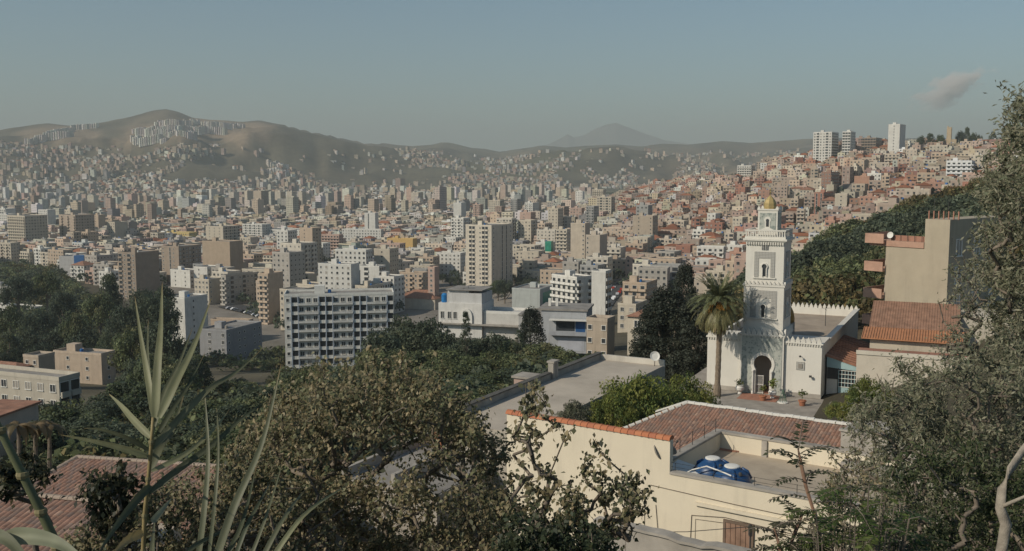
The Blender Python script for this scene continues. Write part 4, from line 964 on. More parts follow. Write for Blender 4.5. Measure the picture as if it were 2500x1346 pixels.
# low growth closing the ground between the trees of the slopes
def undergrowth():
    rs = np.random.RandomState(15); V = []; K = []; data = []
    for kd, i in (('green', 1), ('dark', 0), ('dark', 3), ('green', 3), ('gold', 0)):
        me = LIB[kd][i if i < len(LIB[kd]) else 0][0]
        a = np.empty(len(me.vertices)*3, np.float32); me.vertices.foreach_get('co', a); c = np.empty(len(me.vertices)*4, np.float32); me.color_attributes['Col'].data.foreach_get('color', c)
        data.append((a.reshape(-1, 4, 3), c.reshape(-1, 4, 4)[:, 0, :3]))
    cy = 60*(850/60)**rs.rand(14000); px = rs.uniform(-150, 1500, 14000); x = kx(px)*cy; z = H(x, cy); n = 0
    fx = np.array(FOOT)
    for X, Y, Z, P in zip(x, cy, z, px):
        if n > 1350: break
        if Y < np.interp(P, [0, 500, 900, 1150, 1500], [70, 66, 66, 105, 122]) or Y > np.interp(P, [0, 130, 200, 300, 420, 700, 1060, 1440], [850, 830, 650, 520, 430, 410, 280, 205]): continue
        if ((fx[:, 0]-X)**2+(fx[:, 1]-Y)**2 < (fx[:, 2]*0.8+1.5)**2).any(): continue
        r = rs.uniform(1.9, 3.7)*min(2.0, 0.65+Y/260); n += 1
        lim, ylim = ((950, 345) if P < 290 else (865, 330) if P < 430 else (912, 335) if P < 690 else (862, 455) if P < 965 else (800, 200) if P < 1060 else (838, 258))
        while Y < ylim and proj(X, Y, Z+1.6*r)[1] < lim and r > 0.7: r *= 0.7; 
        if Y < ylim and r <= 0.7: continue
        A, Cc = data[rs.randint(5)]; k = rs.rand(len(A)) < 0.046; A = A[k]; Cc = Cc[k]; cen = A.mean(1, keepdims=True); A = cen+(A-cen)*3.0
        t = rs.uniform(0, 6.28); rot = np.array([[math.cos(t), -math.sin(t), 0], [math.sin(t), math.cos(t), 0], [0, 0, 1]])
        V.append(((A.reshape(-1, 3)*np.array([r, r, r*rs.uniform(0.6, 1.1)])) @ rot.T)+np.array([X, Y, Z-0.3])); K.append(np.repeat(Cc*rs.uniform(0.7, 1.4), 4, axis=0))
    ex_y = rs.uniform(470, 860, 1500); ex_p = rs.uniform(-40, 300, 1500); ex_x = kx(ex_p)*ex_y; ex_z = H(ex_x, ex_y); n = 0
    for X, Y, Z, P in zip(ex_x, ex_y, ex_z, ex_p):
        if n > 260: break
        if Y > np.interp(P, [0, 130, 200, 300], [860, 840, 620, 500]) or ((fx[:, 0]-X)**2+(fx[:, 1]-Y)**2 < (fx[:, 2]+2)**2).any(): continue
        n += 1; r = rs.uniform(4.5, 7.5); A, Cc = data[rs.randint(5)]; k = rs.rand(len(A)) < 0.05; A = A[k]; Cc = Cc[k]; cen = A.mean(1, keepdims=True); A = (cen+(A-cen)*2.8)*r
        V.append(A.reshape(-1, 3)+np.array([X, Y, Z-0.3])); K.append(np.repeat(Cc*rs.uniform(0.7, 1.4), 4, axis=0))
    V = np.concatenate(V); K = np.concatenate(K)
    tag(put('undergrowth', np_mesh('undergrowth', V, np.arange(len(V)).reshape(-1, 4), 'leaf', col=K)), 'low green growth between the trees on the slopes below the town', 'undergrowth', kind='stuff')
undergrowth()
# trees in the far town, a scattered mass
def far_trees():
    rs = np.random.RandomState(4); me = LIB['dark'][1][0]
    a = np.empty(len(me.vertices)*3, np.float32); me.vertices.foreach_get('co', a); c = np.empty(len(me.vertices)*4, np.float32); me.color_attributes['Col'].data.foreach_get('color', c)
    A0 = a.reshape(-1, 4, 3); C0 = c.reshape(-1, 4, 4)[:, 0, :3]; V = []; K = []
    cells = {(int(i[0]//12), int(i[1]//12)) for i in AUTO}
    def add(x, y, r, zt):
        k = rs.choice(len(A0), 62); A = A0[k]; cen = A.mean(1, keepdims=True); A = (cen+(A-cen)*5.0)*r
        t = rs.uniform(0, 6.28); rot = np.array([[math.cos(t), -math.sin(t), 0], [math.sin(t), math.cos(t), 0], [0, 0, 1]])
        V.append((A.reshape(-1, 3) @ rot.T)+np.array([x, y, zt+0.5])); K.append(np.repeat(C0[k]*rs.uniform(0.8, 1.4), 4, axis=0))
    n = 0
    cy = 430*(3000/430)**rs.rand(12000); cx = kx(rs.uniform(0, 2450, 12000))*cy; cz = H(cx, cy)
    for x, y, z in zip(cx, cy, cz):
        if n >= 1500: break
        p = proj(x, y, z)
        left = p[0] < 440 and 485 < p[1] < 560
        if p[1] > np.interp(p[0], LOW_PX, LOW_PY)-3: continue
        if not left and rs.rand() > 0.45: continue
        if (int(x//12), int(y//12)) in cells: continue
        add(x, y, rs.uniform(4, 7.5), z); n += 1
    V = np.concatenate(V); K = np.concatenate(K)
    tag(put('distant_trees', np_mesh('distant_trees', V, np.arange(len(V)).reshape(-1, 4), 'leaf', col=K)), 'small dark trees scattered among the far houses of the plain', 'trees', kind='stuff')
far_trees()

# ------------------------------------------------------------------ the mosque
M['mosque'] = plaster('mosque_paint', 0.06, 0.24, 0.5, (0.65, 0.62, 0.555))
M['gold'] = simple('gold_paint', (0.40, 0.30, 0.13), 0.5, 0.2, 1.2, 0.4, 0.2)
M['gold_dark'] = simple('ochre_dome', (0.34, 0.21, 0.055), 0.5, 0.2, 1.2, 0.4, 0.3)
def zellige():
    m, nt, b = mat('zellige', 0.5, 0.4)
    tc = nt.nodes.new('ShaderNodeTexCoord'); v = N(nt, 'TexVoronoi'); v.inputs['Scale'].default_value = 3.4; v.feature = 'F1'; v.distance = 'MANHATTAN'
    nt.links.new(tc.outputs['Object'], v.inputs['Vector'])
    c = mix(nt, (0.19, 0.215, 0.195), (0.40, 0.41, 0.365), ramp(nt, v.outputs['Distance'], 0.15, 0.45))
    c = mix(nt, c, (0.10, 0.14, 0.13), ramp(nt, noise(nt, 2.2, 3), 0.52, 0.62, 0, 0.6))
    nt.links.new(c, b.inputs['Base Color']); return m
M['zellige'] = zellige()
def lattice():
    m, nt, b = mat('carved_lattice', 0.8, 0.2)
    tc = nt.nodes.new('ShaderNodeTexCoord'); mp = nt.nodes.new('ShaderNodeMapping'); mp.inputs['Rotation'].default_value = (0, R(45), 0)
    nt.links.new(tc.outputs['Object'], mp.inputs[0])
    k = N(nt, 'TexChecker'); k.inputs['Scale'].default_value = 9.0; nt.links.new(mp.outputs[0], k.inputs[0])
    nt.links.new(mix(nt, (0.27, 0.26, 0.235), (0.44, 0.425, 0.39), k.outputs['Fac']), b.inputs['Base Color']); return m
M['lattice'] = lattice()
M['pale_blue'] = simple('pale_blue_paint', (0.30, 0.42, 0.43), 0.6, 0.1, 1)
M['paving'] = simple('paving', (0.30, 0.27, 0.235), 0.92, 0.2, 0.7, dirt=(0.16, 0.14, 0.12), stretch=(1, 1, 1))
M['terracotta'] = simple('terracotta', (0.36, 0.15, 0.085), 0.85, 0.2, 3)
M['red_paving'] = simple('red_paving', (0.33, 0.16, 0.11), 0.85, 0.15, 1.2)
ARX = R(26)
MO = at(1857, 962, 103)
def L2W(x, y): return (MO.x+x*math.cos(ARX)+y*math.sin(ARX), MO.y-x*math.sin(ARX)+y*math.cos(ARX))
mosque = empty('mosque', MO, -ARX, 'white mosque with a square minaret, gold cupola and tiled horseshoe-arch portal', 'mosque')
def part(mb, name, mats, parent=mosque, **kw): return mb.build(name, mats, parent, **kw)
def merlon_mesh(w=0.44, h=0.62, t=0.24):
    b = MB(); b.prism([(-w/2, 0), (w/2, 0), (w/2, h*0.3), (w*0.30, h*0.62), (0, h), (-w*0.30, h*0.62), (-w/2, h*0.3)], -t/2, t/2); return b.mesh('merlon', 'mosque')
MER = merlon_mesh(); MERS = merlon_mesh(0.30, 0.34, 0.16)
def merlons(parent, x0, y0, x1, y1, z, step=0.56, me=MER):
    n = max(1, int(round(math.hypot(x1-x0, y1-y0)/step))); a = math.atan2(y1-y0, x1-x0)
    for i in range(n):
        t = (i+0.5)/n; put('merlon', me, parent, loc=(x0+(x1-x0)*t, y0+(y1-y0)*t, z), rz=a)
def arch_pts(cx, zc, r, wj, n=18, z0=0.0):
    """horseshoe outline from the lower left round to the lower right"""
    a0 = math.acos(min(1, wj/r)); out = [(cx-wj, z0)]
    for i in range(n+1):
        a = math.pi+a0 - (math.pi+2*a0)*i/n; out.append((cx+r*math.cos(a), zc+r*math.sin(a)))
    return out+[(cx+wj, z0)]
PW = 2.28
# portal block with a real opening
b = MB(); ap = arch_pts(0.15, 3.25, 0.95, 0.74)
b.prism([(-PW, 0), (-PW, 6.3), (PW, 6.3), (PW, 0)]+ap[::-1], 0.0, 0.35)
b.box(-PW, -PW+0.3, 0.35, 4.5, 0, 6.3); b.box(PW-0.3, PW, 0.35, 4.5, 0, 6.3); b.box(-PW+0.3, PW-0.3, 4.2, 4.5, 0, 6.3); b.box(-PW+0.3, PW-0.3, 0.35, 4.2, 5.0, 6.3)
portal = part(b, 'portal', 'mosque')
b = MB(); po = arch_pts(0.15, 3.25, 1.27, 1.0)
b.prism([(-PW+0.17, 0.02), (-PW+0.17, 6.15), (PW-0.17, 6.15), (PW-0.17, 0.02)]+[(x, max(z, 0.02)) for x, z in po[::-1]], -0.05, -0.001); part(b, 'tile_panel', 'zellige', portal)
b = MB(); n = len(ap)
for i in range(n-1): b.prism([ap[i], ap[i+1], po[i+1], po[i]], -0.14, -0.002)
part(b, 'arch_surround', 'mosque', portal)
for s in (-1, 1): part(MB().lathe([(0.13, 0), (0.13, 0.2), (0.085, 0.3), (0.085, 2.3), (0.15, 2.5), (0.15, 2.6)], 10, 0.15+s*0.98, -0.28), 'column', 'white', portal)
MB().box(-PW-0.12, PW+0.12, -0.15, 4.62, 6.3, 6.45).build('cornice', 'mosque', portal)
merlons(portal, -PW, 0.0, PW, 0.0, 6.45); merlons(portal, PW, 0.1, PW, 4.4, 6.45)
for i in range(15): MB().box(-PW+0.15+i*0.31, -PW+0.29+i*0.31, -0.12, -0.002, 6.16, 6.3).build('corbel', 'mosque', portal)
MB().box(-PW+0.3, PW-0.3, 0.4, 4.2, -0.02, 0.03).build('floor', 'red_paving', portal)
gate = MB(); gate.box(-0.42, -0.36, -0.03, 0.03, 0, 2.0); gate.box(0.36, 0.42, -0.03, 0.03, 0, 2.0)
for z in (0.05, 0.95, 1.9): gate.box(-0.36, 0.36, -0.025, 0.025, z, z+0.06)
for i in range(6): gate.box(-0.30+i*0.11, -0.27+i*0.11, -0.015, 0.015, 0.11, 1.9)
g = gate.build('gate', 'white', portal, loc=(-0.22, 0.2, 0.0)); g.rotation_euler = (0, 0, R(8))
# shaft tiers
def tier(name, hw, y0, z0, z1, pw, pz0, pz1, iw, iz1):
    d = 4.5-2*y0
    o = part(MB().box(-hw, hw, y0, y0+d, z0, z1), name, 'mosque')
    for k, ang in enumerate((0, 90)):
        m4 = Matrix.Translation((0, y0+d/2, 0)) @ Matrix.Rotation(R(ang), 4, 'Z'); fr = -hw if ang else -d/2
        b = MB(); b.prism([(-pw, pz0), (-pw, pz1), (pw, pz1), (pw, pz0), (iw, pz0), (iw, iz1), (-iw, iz1), (-iw, pz0)], fr-0.05, fr+0.02); b.xf(m4); part(b, 'lattice_panel', 'lattice', o)
        b = MB(); b.box(-pw-0.12, pw+0.12, fr-0.14, fr-0.0, pz0-0.16, pz0-0.04); b.xf(m4); part(b, 'sill', 'mosque', o)
        b = MB(); sl = arch_pts(0, pz0+1.15, 0.26, 0.17, 10, pz0+0.1); b.prism(sl, fr-0.03, fr+0.02); b.xf(m4); part(b, 'slit_window', 'glass', o)
        b = MB(); so = arch_pts(0, pz0+1.15, 0.36, 0.27, 10, pz0+0.1)
        for i in range(len(sl)-1): b.prism([sl[i], sl[i+1], so[i+1], so[i]], fr-0.16, fr-0.002)
        b.xf(m4); part(b, 'slit_surround', 'mosque', o)
    return o
t2 = tier('lower_shaft', 2.1, 0.12, 6.3, 11.5, 1.38, 8.2, 11.1, 0.78, 10.3)
t2b = part(MB().box(-2.2, 2.2, 0.04, 4.46, 11.5, 11.72), 'string_course', 'mosque')
merlons(t2b, -2.15, 0.1, 2.15, 0.1, 11.72, 0.42, MERS); merlons(t2b, 2.15, 0.1, 2.15, 4.4, 11.72, 0.42, MERS)
t3 = tier('upper_shaft', 1.98, 0.24, 11.72, 16.2, 1.07, 12.5, 15.2, 0.62, 14.5)
MB().box(-0.34, 0.34, 0.17, 0.239, 15.4, 15.9).build('grille_window', 'glass', t3)
for i in range(4): MB().box(-0.3+i*0.17, -0.26+i*0.17, 0.12, 0.169, 15.4, 15.9).build('bar', 'white', t3)
co = part(MB().box(-2.1, 2.1, 0.14, 4.36, 16.7, 16.85).box(-2.28, 2.28, -0.02, 4.52, 16.85, 17.05), 'balcony_cornice', 'mosque')
for i in range(16): MB().box(-1.95+i*0.25, -1.82+i*0.25, 0.04, 0.235, 16.42, 16.7).build('corbel', 'mosque', co)
ba = part(MB().ring(-2.12, 2.12, 0.14, 4.36, 17.05, 17.3, 0.2).ring(-2.12, 2.12, 0.14, 4.36, 17.85, 18.0, 0.2), 'balustrade', 'mosque')
bp = MB().box(-0.055, 0.055, -0.055, 0.055, 0, 0.55).mesh('baluster', 'mosque')
for i in range(17):
    put('baluster', bp, ba, loc=(-2.0+i*0.25, 0.24, 17.3)); put('baluster', bp, ba, loc=(2.02, 0.3+i*0.245, 17.3))
part(MB().box(-2.0, 2.0, 0.3, 4.2, 17.0, 17.12), 'walkway', 'mosque')
ln = part(MB().box(-1.03, 1.03, 1.22, 3.28, 17.05, 20.0).box(-1.1, 1.1, 1.15, 3.35, 20.0, 20.15), 'lantern', 'mosque')
MB().box(-0.84, 0.84, 1.17, 1.22, 17.9, 19.75).build('tile_panel', 'zellige', ln)
MB().box(1.03, 1.08, 1.42, 3.08, 17.9, 19.75).build('tile_panel', 'zellige', ln)
b = MB(); b.prism(arch_pts(0, 19.0, 0.36, 0.26, 10, 18.0), 1.13, 1.169); b.build('arch_frame', 'mosque', ln)
b = MB(); b.prism(arch_pts(0, 18.95, 0.17, 0.14, 10, 18.3), 1.10, 1.129); b.build('opening', 'glass', ln)
MB().prism([(-0.95, 17.3), (0.95, 17.3), (0.7, 17.95), (0.3, 18.15), (-0.3, 18.15), (-0.7, 17.95)], 1.08, 1.165).build('apron', 'mosque', ln)
for sx in (-0.95, 0.95):
    for sy in (1.3, 3.2): put('merlon', MERS, ln, loc=(sx, sy, 20.15))
dm = part(MB().lathe([(0.62, 20.15), (0.68, 20.4), (0.66, 20.75), (0.5, 21.1), (0.28, 21.35), (0.1, 21.5), (0.04, 21.6)], 8, 0, 2.25), 'cupola', 'gold')
part(MB().lathe([(0.03, 21.55), (0.03, 21.8), (0.13, 21.9), (0.03, 22.0), (0.03, 22.1), (0.09, 22.18), (0.015, 22.3), (0.01, 22.6)], 8, 0, 2.25), 'finial', 'gold')
for o_ in mosque.children:
    if o_.name.split('.')[0] in ('balcony_cornice', 'balustrade', 'walkway', 'lantern', 'cupola', 'finial'): o_.location.z -= 0.5
# wings and hall
def wing(x0, x1, h):
    o = part(MB().box(x0, x1, 0.35, 4.9, 0, h), 'wing', 'mosque')
    MB().box(x0-0.12, x1+0.12, 0.2, 5.0, h, h+0.14).build('cornice', 'mosque', o); merlons(o, x0, 0.36, x1, 0.36, h+0.14)
    for i in range(int((x1-x0)/0.27)): MB().box(x0+0.08+i*0.27, x0+0.2+i*0.27, 0.22, 0.348, h-0.2, h).build('corbel', 'mosque', o)
    MB().box(x0-0.04, x1+0.04, 0.28, 0.36, 0, 0.45).build('plinth', 'concrete', o)
    return o
wl = wing(-5.95, -PW-0.02, 5.68); wr = wing(PW+0.02, 6.1, 5.68)
MB().box(3.55, 4.4, 0.28, 0.348, 2.9, 3.75).build('plaque', 'lattice', wr); MB().box(3.78, 4.18, 0.22, 0.279, 3.1, 3.55).build('plaque_centre', 'concrete', wr)
MB().tube([(4.0, 0.3, 4.35), (4.0, -0.1, 4.45)], 0.03).lathe([(0.05, 4.3), (0.14, 4.42), (0.05, 4.52)], 8, 4.0, -0.16).build('wall_lamp', 'dark', wr)
MB().tube([(5.05, 0.3, 2.3), (5.05, 0.05, 2.35)], 0.03).box(4.95, 5.2, -0.1, 0.1, 2.25, 2.45).build('wall_lamp', 'dark', wr)
hall = part(MB().ring(-5.95, 6.1, 4.9, 31, 0, 5.5, 0.35), 'hall', 'mosque')
MB().box(-5.6, 5.75, 5.25, 30.65, 4.4, 4.6).build('roof', simple('hall_roof', (0.33, 0.27, 0.21), 0.95, 0.2, 0.4), hall)
MB().box(5.6, 6.25, 5.0, 31.1, 5.5, 5.66).build('coping', 'mosque', hall)
merlons(hall, -5.9, 30.85, 6.1, 30.85, 5.5); 
MB().box(-5.6, 5.75, 5.25, 12, 4.6, 4.62).build('roof_shadow_sheet', 'roofing', hall)  # darker sheet painting in the shadow on the roof behind the minaret
b = MB().lathe([(2.15, 4.6), (2.15, 6.5)], 8, -0.5, 9.75); drum = part(b, 'drum', 'lattice')
part(MB().lathe([(2.1, 6.5), (2.12, 6.9), (2.0, 7.6), (1.6, 8.4), (0.95, 8.95), (0.3, 9.2), (0.03, 9.3)], 16, -0.5, 9.75, ), 'main_dome', 'gold_dark', smooth=True)
mastp = empty('antenna_mast', L2W(3.4, 21) + (MO.z+4.6,), 0, 'thin mast on the flat roof of the mosque hall', 'antenna')
MB().tube([(0, 0, 0), (0, 0, 2.4)], 0.04).build('pole', 'dark', mastp); MB().box(-0.5, 0.5, -0.02, 0.02, 2.2, 2.24).box(-0.02, 0.02, -0.3, 0.3, 2.0, 2.04).build('aerial', 'dark', mastp)
# forecourt
fc = MB().box(-9, 16, -9.5, 0.4, -0.25, 0.0).box(-9, -6, 0.4, 12, -0.25, 0).build('forecourt', 'paving', None); fc.location = MO-Vector((0, 0, 0.02)); fc.rotation_euler = (0, 0, -ARX); tag(fc, kind='structure')
rp_ = MB().box(-1.8, 2.2, -3.2, -0.3, -0.01, 0.015).build('red_paving', 'red_paving', None); rp_.location = MO; rp_.rotation_euler = (0, 0, -ARX); tag(rp_, kind='structure')
# annex with gate and tiled lean-to
annex = empty('annex', MO, -ARX, 'low annex with striped tile roof and pale blue gate right of the mosque', 'annex')
MB().box(6.3, 7.4, 2.9, 3.1, 0, 3.0).box(9.9, 16.5, 2.9, 3.2, 0, 3.3).box(16.2, 16.5, 3.2, 14, 0, 3.3).build('wall', M['mosque'], annex)
rf = MB().add([(6.12, 2.6, 4.3), (10.2, 2.6, 3.15), (10.2, 17, 3.15), (6.12, 17, 4.3), (6.12, 2.6, 4.18), (10.2, 2.6, 3.03), (10.2, 17, 3.03), (6.12, 17, 4.18)], [(0, 1, 2, 3), (7, 6, 5, 4), (0, 4, 5, 1), (1, 5, 6, 2), (2, 6, 7, 3), (3, 7, 4, 0)]).build('roof', 'tile_red', annex)
for i in range(13):
    y = 2.8+i*1.15; MB().tube([(6.15, y, 4.32), (10.25, y, 3.17)], 0.09, 6).build('roof_rib', 'tile_red', rf)
MB().prism([(6.3, 3.0), (6.3, 4.15), (10.1, 3.05), (10.1, 2.75)], 2.7, 2.78).build('fascia', 'pale_blue', annex)
MB().box(6.35, 7.5, 2.78, 2.88, 1.75, 2.95).build('glazing', 'glass', annex)
gt = MB().box(7.5, 9.8, 2.8, 2.86, 0.02, 0.95).build('gate', 'pale_blue', annex)
MB().box(7.55, 9.75, 2.95, 3.0, 0.95, 2.75).build('gate_glass', 'glass', gt)
for i in range(8): MB().box(7.5+i*0.32, 7.56+i*0.32, 2.78, 2.84, 0.95, 2.75).build('gate_bar', 'pale_blue', gt)
for z in (0.95, 1.4, 1.85, 2.3, 2.7): MB().box(7.5, 9.82, 2.75, 2.779, z, z+0.06).build('gate_rail', 'white', gt)
cp = MB().box(9.8, 16.7, 2.75, 3.35, 3.3, 3.45).build('coping', 'mosque', annex); merlons(cp, 12.2, 3.05, 16.5, 3.05, 3.45, 0.5, MERS)
MB().box(10.3, 11.9, 2.82, 2.899, 1.9, 2.7).build('lattice_window', 'lattice', annex)
MB().box(9.9, 12.0, 3.2, 6.0, 3.45, 4.2).build('stair_head', M['mosque'], annex); MB().box(9.75, 12.15, 3.05, 6.15, 4.2, 4.35).build('stair_coping', 'concrete', annex)
# pots in the forecourt
def pot(x, y, kind, label, plant=True):
    w = L2W(x, y); o = empty('flower_pot', (w[0], w[1], MO.z), 0, label, 'flower pot')
    if kind == 't': MB().lathe([(0.26, 0), (0.36, 0.45), (0.42, 0.45), (0.42, 0.56), (0.34, 0.56), (0.33, 0.5)], 14).build('pot', 'terracotta', o)
    else: MB().lathe([(0.22, 0), (0.24, 0.1), (0.14, 0.2), (0.40, 0.45), (0.44, 0.7), (0.32, 0.85), (0.38, 0.95), (0.3, 0.93)], 14).build('pot', 'white', o)
    if plant:
        rs = np.random.RandomState(int(x*10+50)); n = 130 if plant == 2 else 60
        P = unit(rs.normal(size=(n, 3)))*rs.uniform(0.1, 1, (n, 1))*np.array([0.5, 0.5, 0.55 if plant == 2 else 0.4])+np.array([0, 0, 1.65 if plant == 2 else 1.25])
        V, Fc, K = leaf_quads(P, unit(rs.normal(size=(n, 3))), rs.normal(size=(n, 3)), rs.uniform(0.2, 0.36, n), rs.uniform(0.1, 0.18, n), np.array(GBRIGHT)[rs.randint(0, 4, n)]*(1.2 if plant == 2 else 0.8))
        put('foliage', np_mesh('foliage', V, Fc, 'leaf', col=K), o); MB().tube([(0, 0, 0.4), (0.05, 0, 1.5)], [0.03, 0.015]).build('stem', 'bark', o)
pot(-2.05, -0.9, 'w', 'white urn on the shaded side of the mosque arch'); pot(1.55, -1.6, 'w', 'white urn with a round yellow-green bush beside the mosque arch', 2)
pot(0.85, -3.0, 't', 'terracotta pot with sparse plant on the red paving', True); pot(4.9, -3.5, 't', 'terracotta pot with a small shrub before the mosque wing', True)
w = L2W(2.9, -3.1); cg = empty('wire_cone', (w[0], w[1], MO.z), 0, 'green wire cone standing on a pale base in the forecourt', 'plant guard')
MB().lathe([(0.55, 0), (0.55, 0.08), (0.4, 0.12)], 14).build('base', 'white', cg)
for i in range(10):
    a = i*0.628; MB().tube([(0.42*math.cos(a), 0.42*math.sin(a), 0.1), (0.05*math.cos(a), 0.05*math.sin(a), 1.35)], 0.022, 5).build('wire', simple('green_wire', (0.10, 0.17, 0.12)) if i == 0 else bpy.data.materials['green_wire'], cg)

# ------------------------------------------------------------------ the date palm
def palm():
    p = at(1750, 974, 102.0); z0 = MO.z
    x, y = p.x, p.y
    root = empty('palm_tree', (x, y, z0), 0, 'tall date palm with a full round head in front of the minaret', 'palm tree')
    top = -tdown(738)*102 - z0
    b = MB(); rg = random.Random(2); pts = []; rr = []
    for i in range(24):
        t = i/23; pts.append((0.12*math.sin(t*2), 0.05*t, t*top)); rr.append((0.42 if t < 0.12 else 0.30)-0.03*t + (0.02 if i % 2 else -0.01) + (0.16*max(0, (t-0.85)/0.15)))
    b.tube(pts, rr, 10); b.build('trunk', simple('palm_bark', (0.21, 0.165, 0.12), 0.95, 0.35, 4, bump=0.6), root, smooth=False)
    lm = attr_mat('palm_leaf', var=0.0, translucent=0.15, rough=0.5, spec=0.35)
    def frond(seed, droop, length, col):
        rs = np.random.RandomState(seed); n = 46; V = []; K = []
        ts = np.linspace(0, 1, n); ang = 0.0; pos = np.array([0.0, 0, 0]); spine = []
        for t in ts:
            e = -droop*(t**1.35); d = np.array([math.cos(e), 0, math.sin(e)]); pos = pos+d*length/n; spine.append((pos.copy(), d))
        Fc = []
        for i, (q, d) in enumerate(spine):
            t = ts[i]
            w = 0.045*(1-t)+0.012; s = np.array([0, 1, 0]); o = len(V)
            if i < n-1:
                q2 = spine[i+1][0]; V += [q+s*w, q-s*w, q2-s*w*0.95, q2+s*w*0.95]; Fc.append((o, o+1, o+2, o+3)); K += [np.array((0.16, 0.15, 0.06))]*4
            if t < 0.1: continue
            ll = length*0.17*math.sin(min(1, 0.18+t*0.95)*math.pi*0.93)**0.6+0.05
            up = np.cross(d, s)*-1
            for sg in (-1, 1):
                dirv = unit((d*0.75+s*sg*0.75+up*0.28+rs.normal(size=3)*0.07)[None])[0]
                tip = q+dirv*ll+np.array([0, 0, -0.06*ll]); wv = unit(np.cross(dirv, up)[None])[0]*0.028; o = len(V)
                mid = q+dirv*ll*0.5
                V += [q, mid+wv, tip, mid-wv]; Fc.append((o, o+1, o+2, o+3)); K += [np.array(col)*rs.uniform(0.65, 1.35)]*4
        return np_mesh('frond', np.array(V), Fc, lm, col=np.array(K))
    green = (0.12, 0.135, 0.065); dull = (0.19, 0.175, 0.08); dry = (0.30, 0.235, 0.12)
    F0 = [frond(i, 0.55+0.12*i, 3.3, green) for i in range(3)]; F1 = [frond(10+i, 1.15+0.15*i, 3.5, green) for i in range(3)]; F2 = [frond(20+i, 1.15, 3.5, dull) for i in range(2)]; F3 = [frond(30+i, 0.7, 3.1, dry) for i in range(2)]
    def place(me, az, el, zz):
        o = put('frond', me, root, loc=(0.12*math.cos(az), 0.12*math.sin(az), top+zz)); o.rotation_euler = (0, -el, az)
    for i in range(26): place(F0[i % 3], i*2.399, R(42+38*rg.random()), 0.25)
    for i in range(34): place(F1[i % 3], i*2.399+0.7, R(6+34*rg.random()), 0.1)
    for i in range(36): place(F2[i % 2], i*2.399+1.1, R(-38+36*rg.random()), -0.1)
    for i in range(26): place(F3[i % 2], i*2.399+0.3, R(-66+30*rg.random()), -0.35)
    om = simple('dates', (0.42, 0.20, 0.035), 0.7, 0.3, 4)
    for az, k in ((3.6, 0), (5.5, 1), (4.6, 2)):
        b = MB()
        for i in range(16):
            a = az+rg.uniform(-0.35, 0.35); b.tube([(0.3*math.cos(a), 0.3*math.sin(a), top), (1.1*math.cos(a), 1.1*math.sin(a), top-0.1-0.2*rg.random()), (1.35*math.cos(a), 1.35*math.sin(a), top-0.7-0.6*rg.random())], [0.03, 0.04, 0.06], 5)
        b.build('date_cluster', om, root)
palm()

# ------------------------------------------------------------------ cypresses, shrub and flat roof left of the mosque
def top_tree(name, label, kind, px, pytop, Y, r, h, **kw):
    p = at(px, pytop, Y); return tree(name, label, kind, (p.x, p.y, p.z-h), r, h, **kw)
top_tree('cypress_tree', 'broad dark cypress left of the date palm', 'conifer', 1634, 684, 126, 6.6, 14.5)
top_tree('cypress_tree', 'tallest narrow cypress spire behind the broad dark cypress', 'conifer', 1674, 620, 136, 3.4, 18)
top_tree('cypress_tree', 'dark cypress partly behind the palm trunk', 'conifer', 1698, 712, 124, 5.2, 12.5)
top_tree('cypress_tree', 'low dark cypress at the foot of the broad one', 'conifer', 1594, 735, 128, 4.8, 11)
top_tree('shrub', 'large bright green rounded shrub beside the flat grey roof', 'shrub', 1566, 876, 77, 4.2, 6.8, cat='shrub')
top_tree('shrub', 'smaller bright green shrub right of the large rounded one', 'shrub', 1672, 892, 80, 3.1, 5.6, cat='shrub')
top_tree('shrub', 'dark green shrub low in front of the large rounded one', 'shrub', 1495, 935, 73, 2.2, 4.2, cat='shrub')
top_tree('shrub', 'grey leafless-looking shrub behind the tile-capped cream wall', 'greyshrub', 1402, 962, 68, 1.5, 3.0, cat='shrub')
top_tree('shrub', 'green shrub under the pale blue gate', 'shrub', 2125, 905, 88, 2.3, 4.0, cat='shrub')
top_tree('shrub', 'low bright shrub at the forecourt edge', 'shrub', 2060, 972, 84, 1.6, 2.0, cat='shrub')
TRX = R(29); T0 = at(1150, 1000, 71.0)
T0 = Vector((T0.x, T0.y, -17.5))
flat = empty('flat_roofed_building', (T0.x-1.9, T0.y-3.2, -27), -TRX, 'low building with a wide flat grey roof and dark-edged parapet left of the rounded shrub', 'building')
MB().box(0, 6.6, 0, 27, 0, 9.4).build('wall', 'plaster', flat, (0.40, 0.36, 0.30), fix=False)
MB().box(0.3, 6.55, 0.02, 26.7, 9.4, 9.5).build('roof', simple('roof_screed', (0.44, 0.385, 0.315), 0.95, 0.12, 0.35, dirt=(0.2, 0.17, 0.14), dirt_amt=0.35, stretch=(1, 1, 1), bump=0.1), flat, fix=False)
pw_ = MB().box(-0.05, 0.28, 0, 16.4, 9.4, 10.05).box(-0.05, 0.28, 17.6, 27, 9.4, 10.05).build('parapet', 'concrete', flat, fix=False)
MB().box(-0.15, 0.38, -0.05, 16.4, 10.05, 10.15).box(-0.15, 0.38, 17.6, 27.1, 10.05, 10.15).build('coping', simple('dark_coping', (0.10, 0.095, 0.085), 0.9), pw_, fix=False)
MB().box(0.28, 6.6, 26.72, 27, 9.4, 10.0).build('end_parapet', 'plaster', flat, (0.55, 0.51, 0.44), fix=False)
for yy, w_ in ((16.55, 0.45), (17.15, 0.35)): MB().box(-0.05, 0.45, yy, yy+w_, 9.4, 10.9).box(-0.15, 0.55, yy-0.06, yy+w_+0.06, 10.9, 11.05).build('chimney', 'concrete', flat, fix=False)
MB().tube([(5.6, 3.0, 9.4), (5.6, 3.0, 12.0)], 0.09, 8).build('vent_pipe', 'dark', flat)
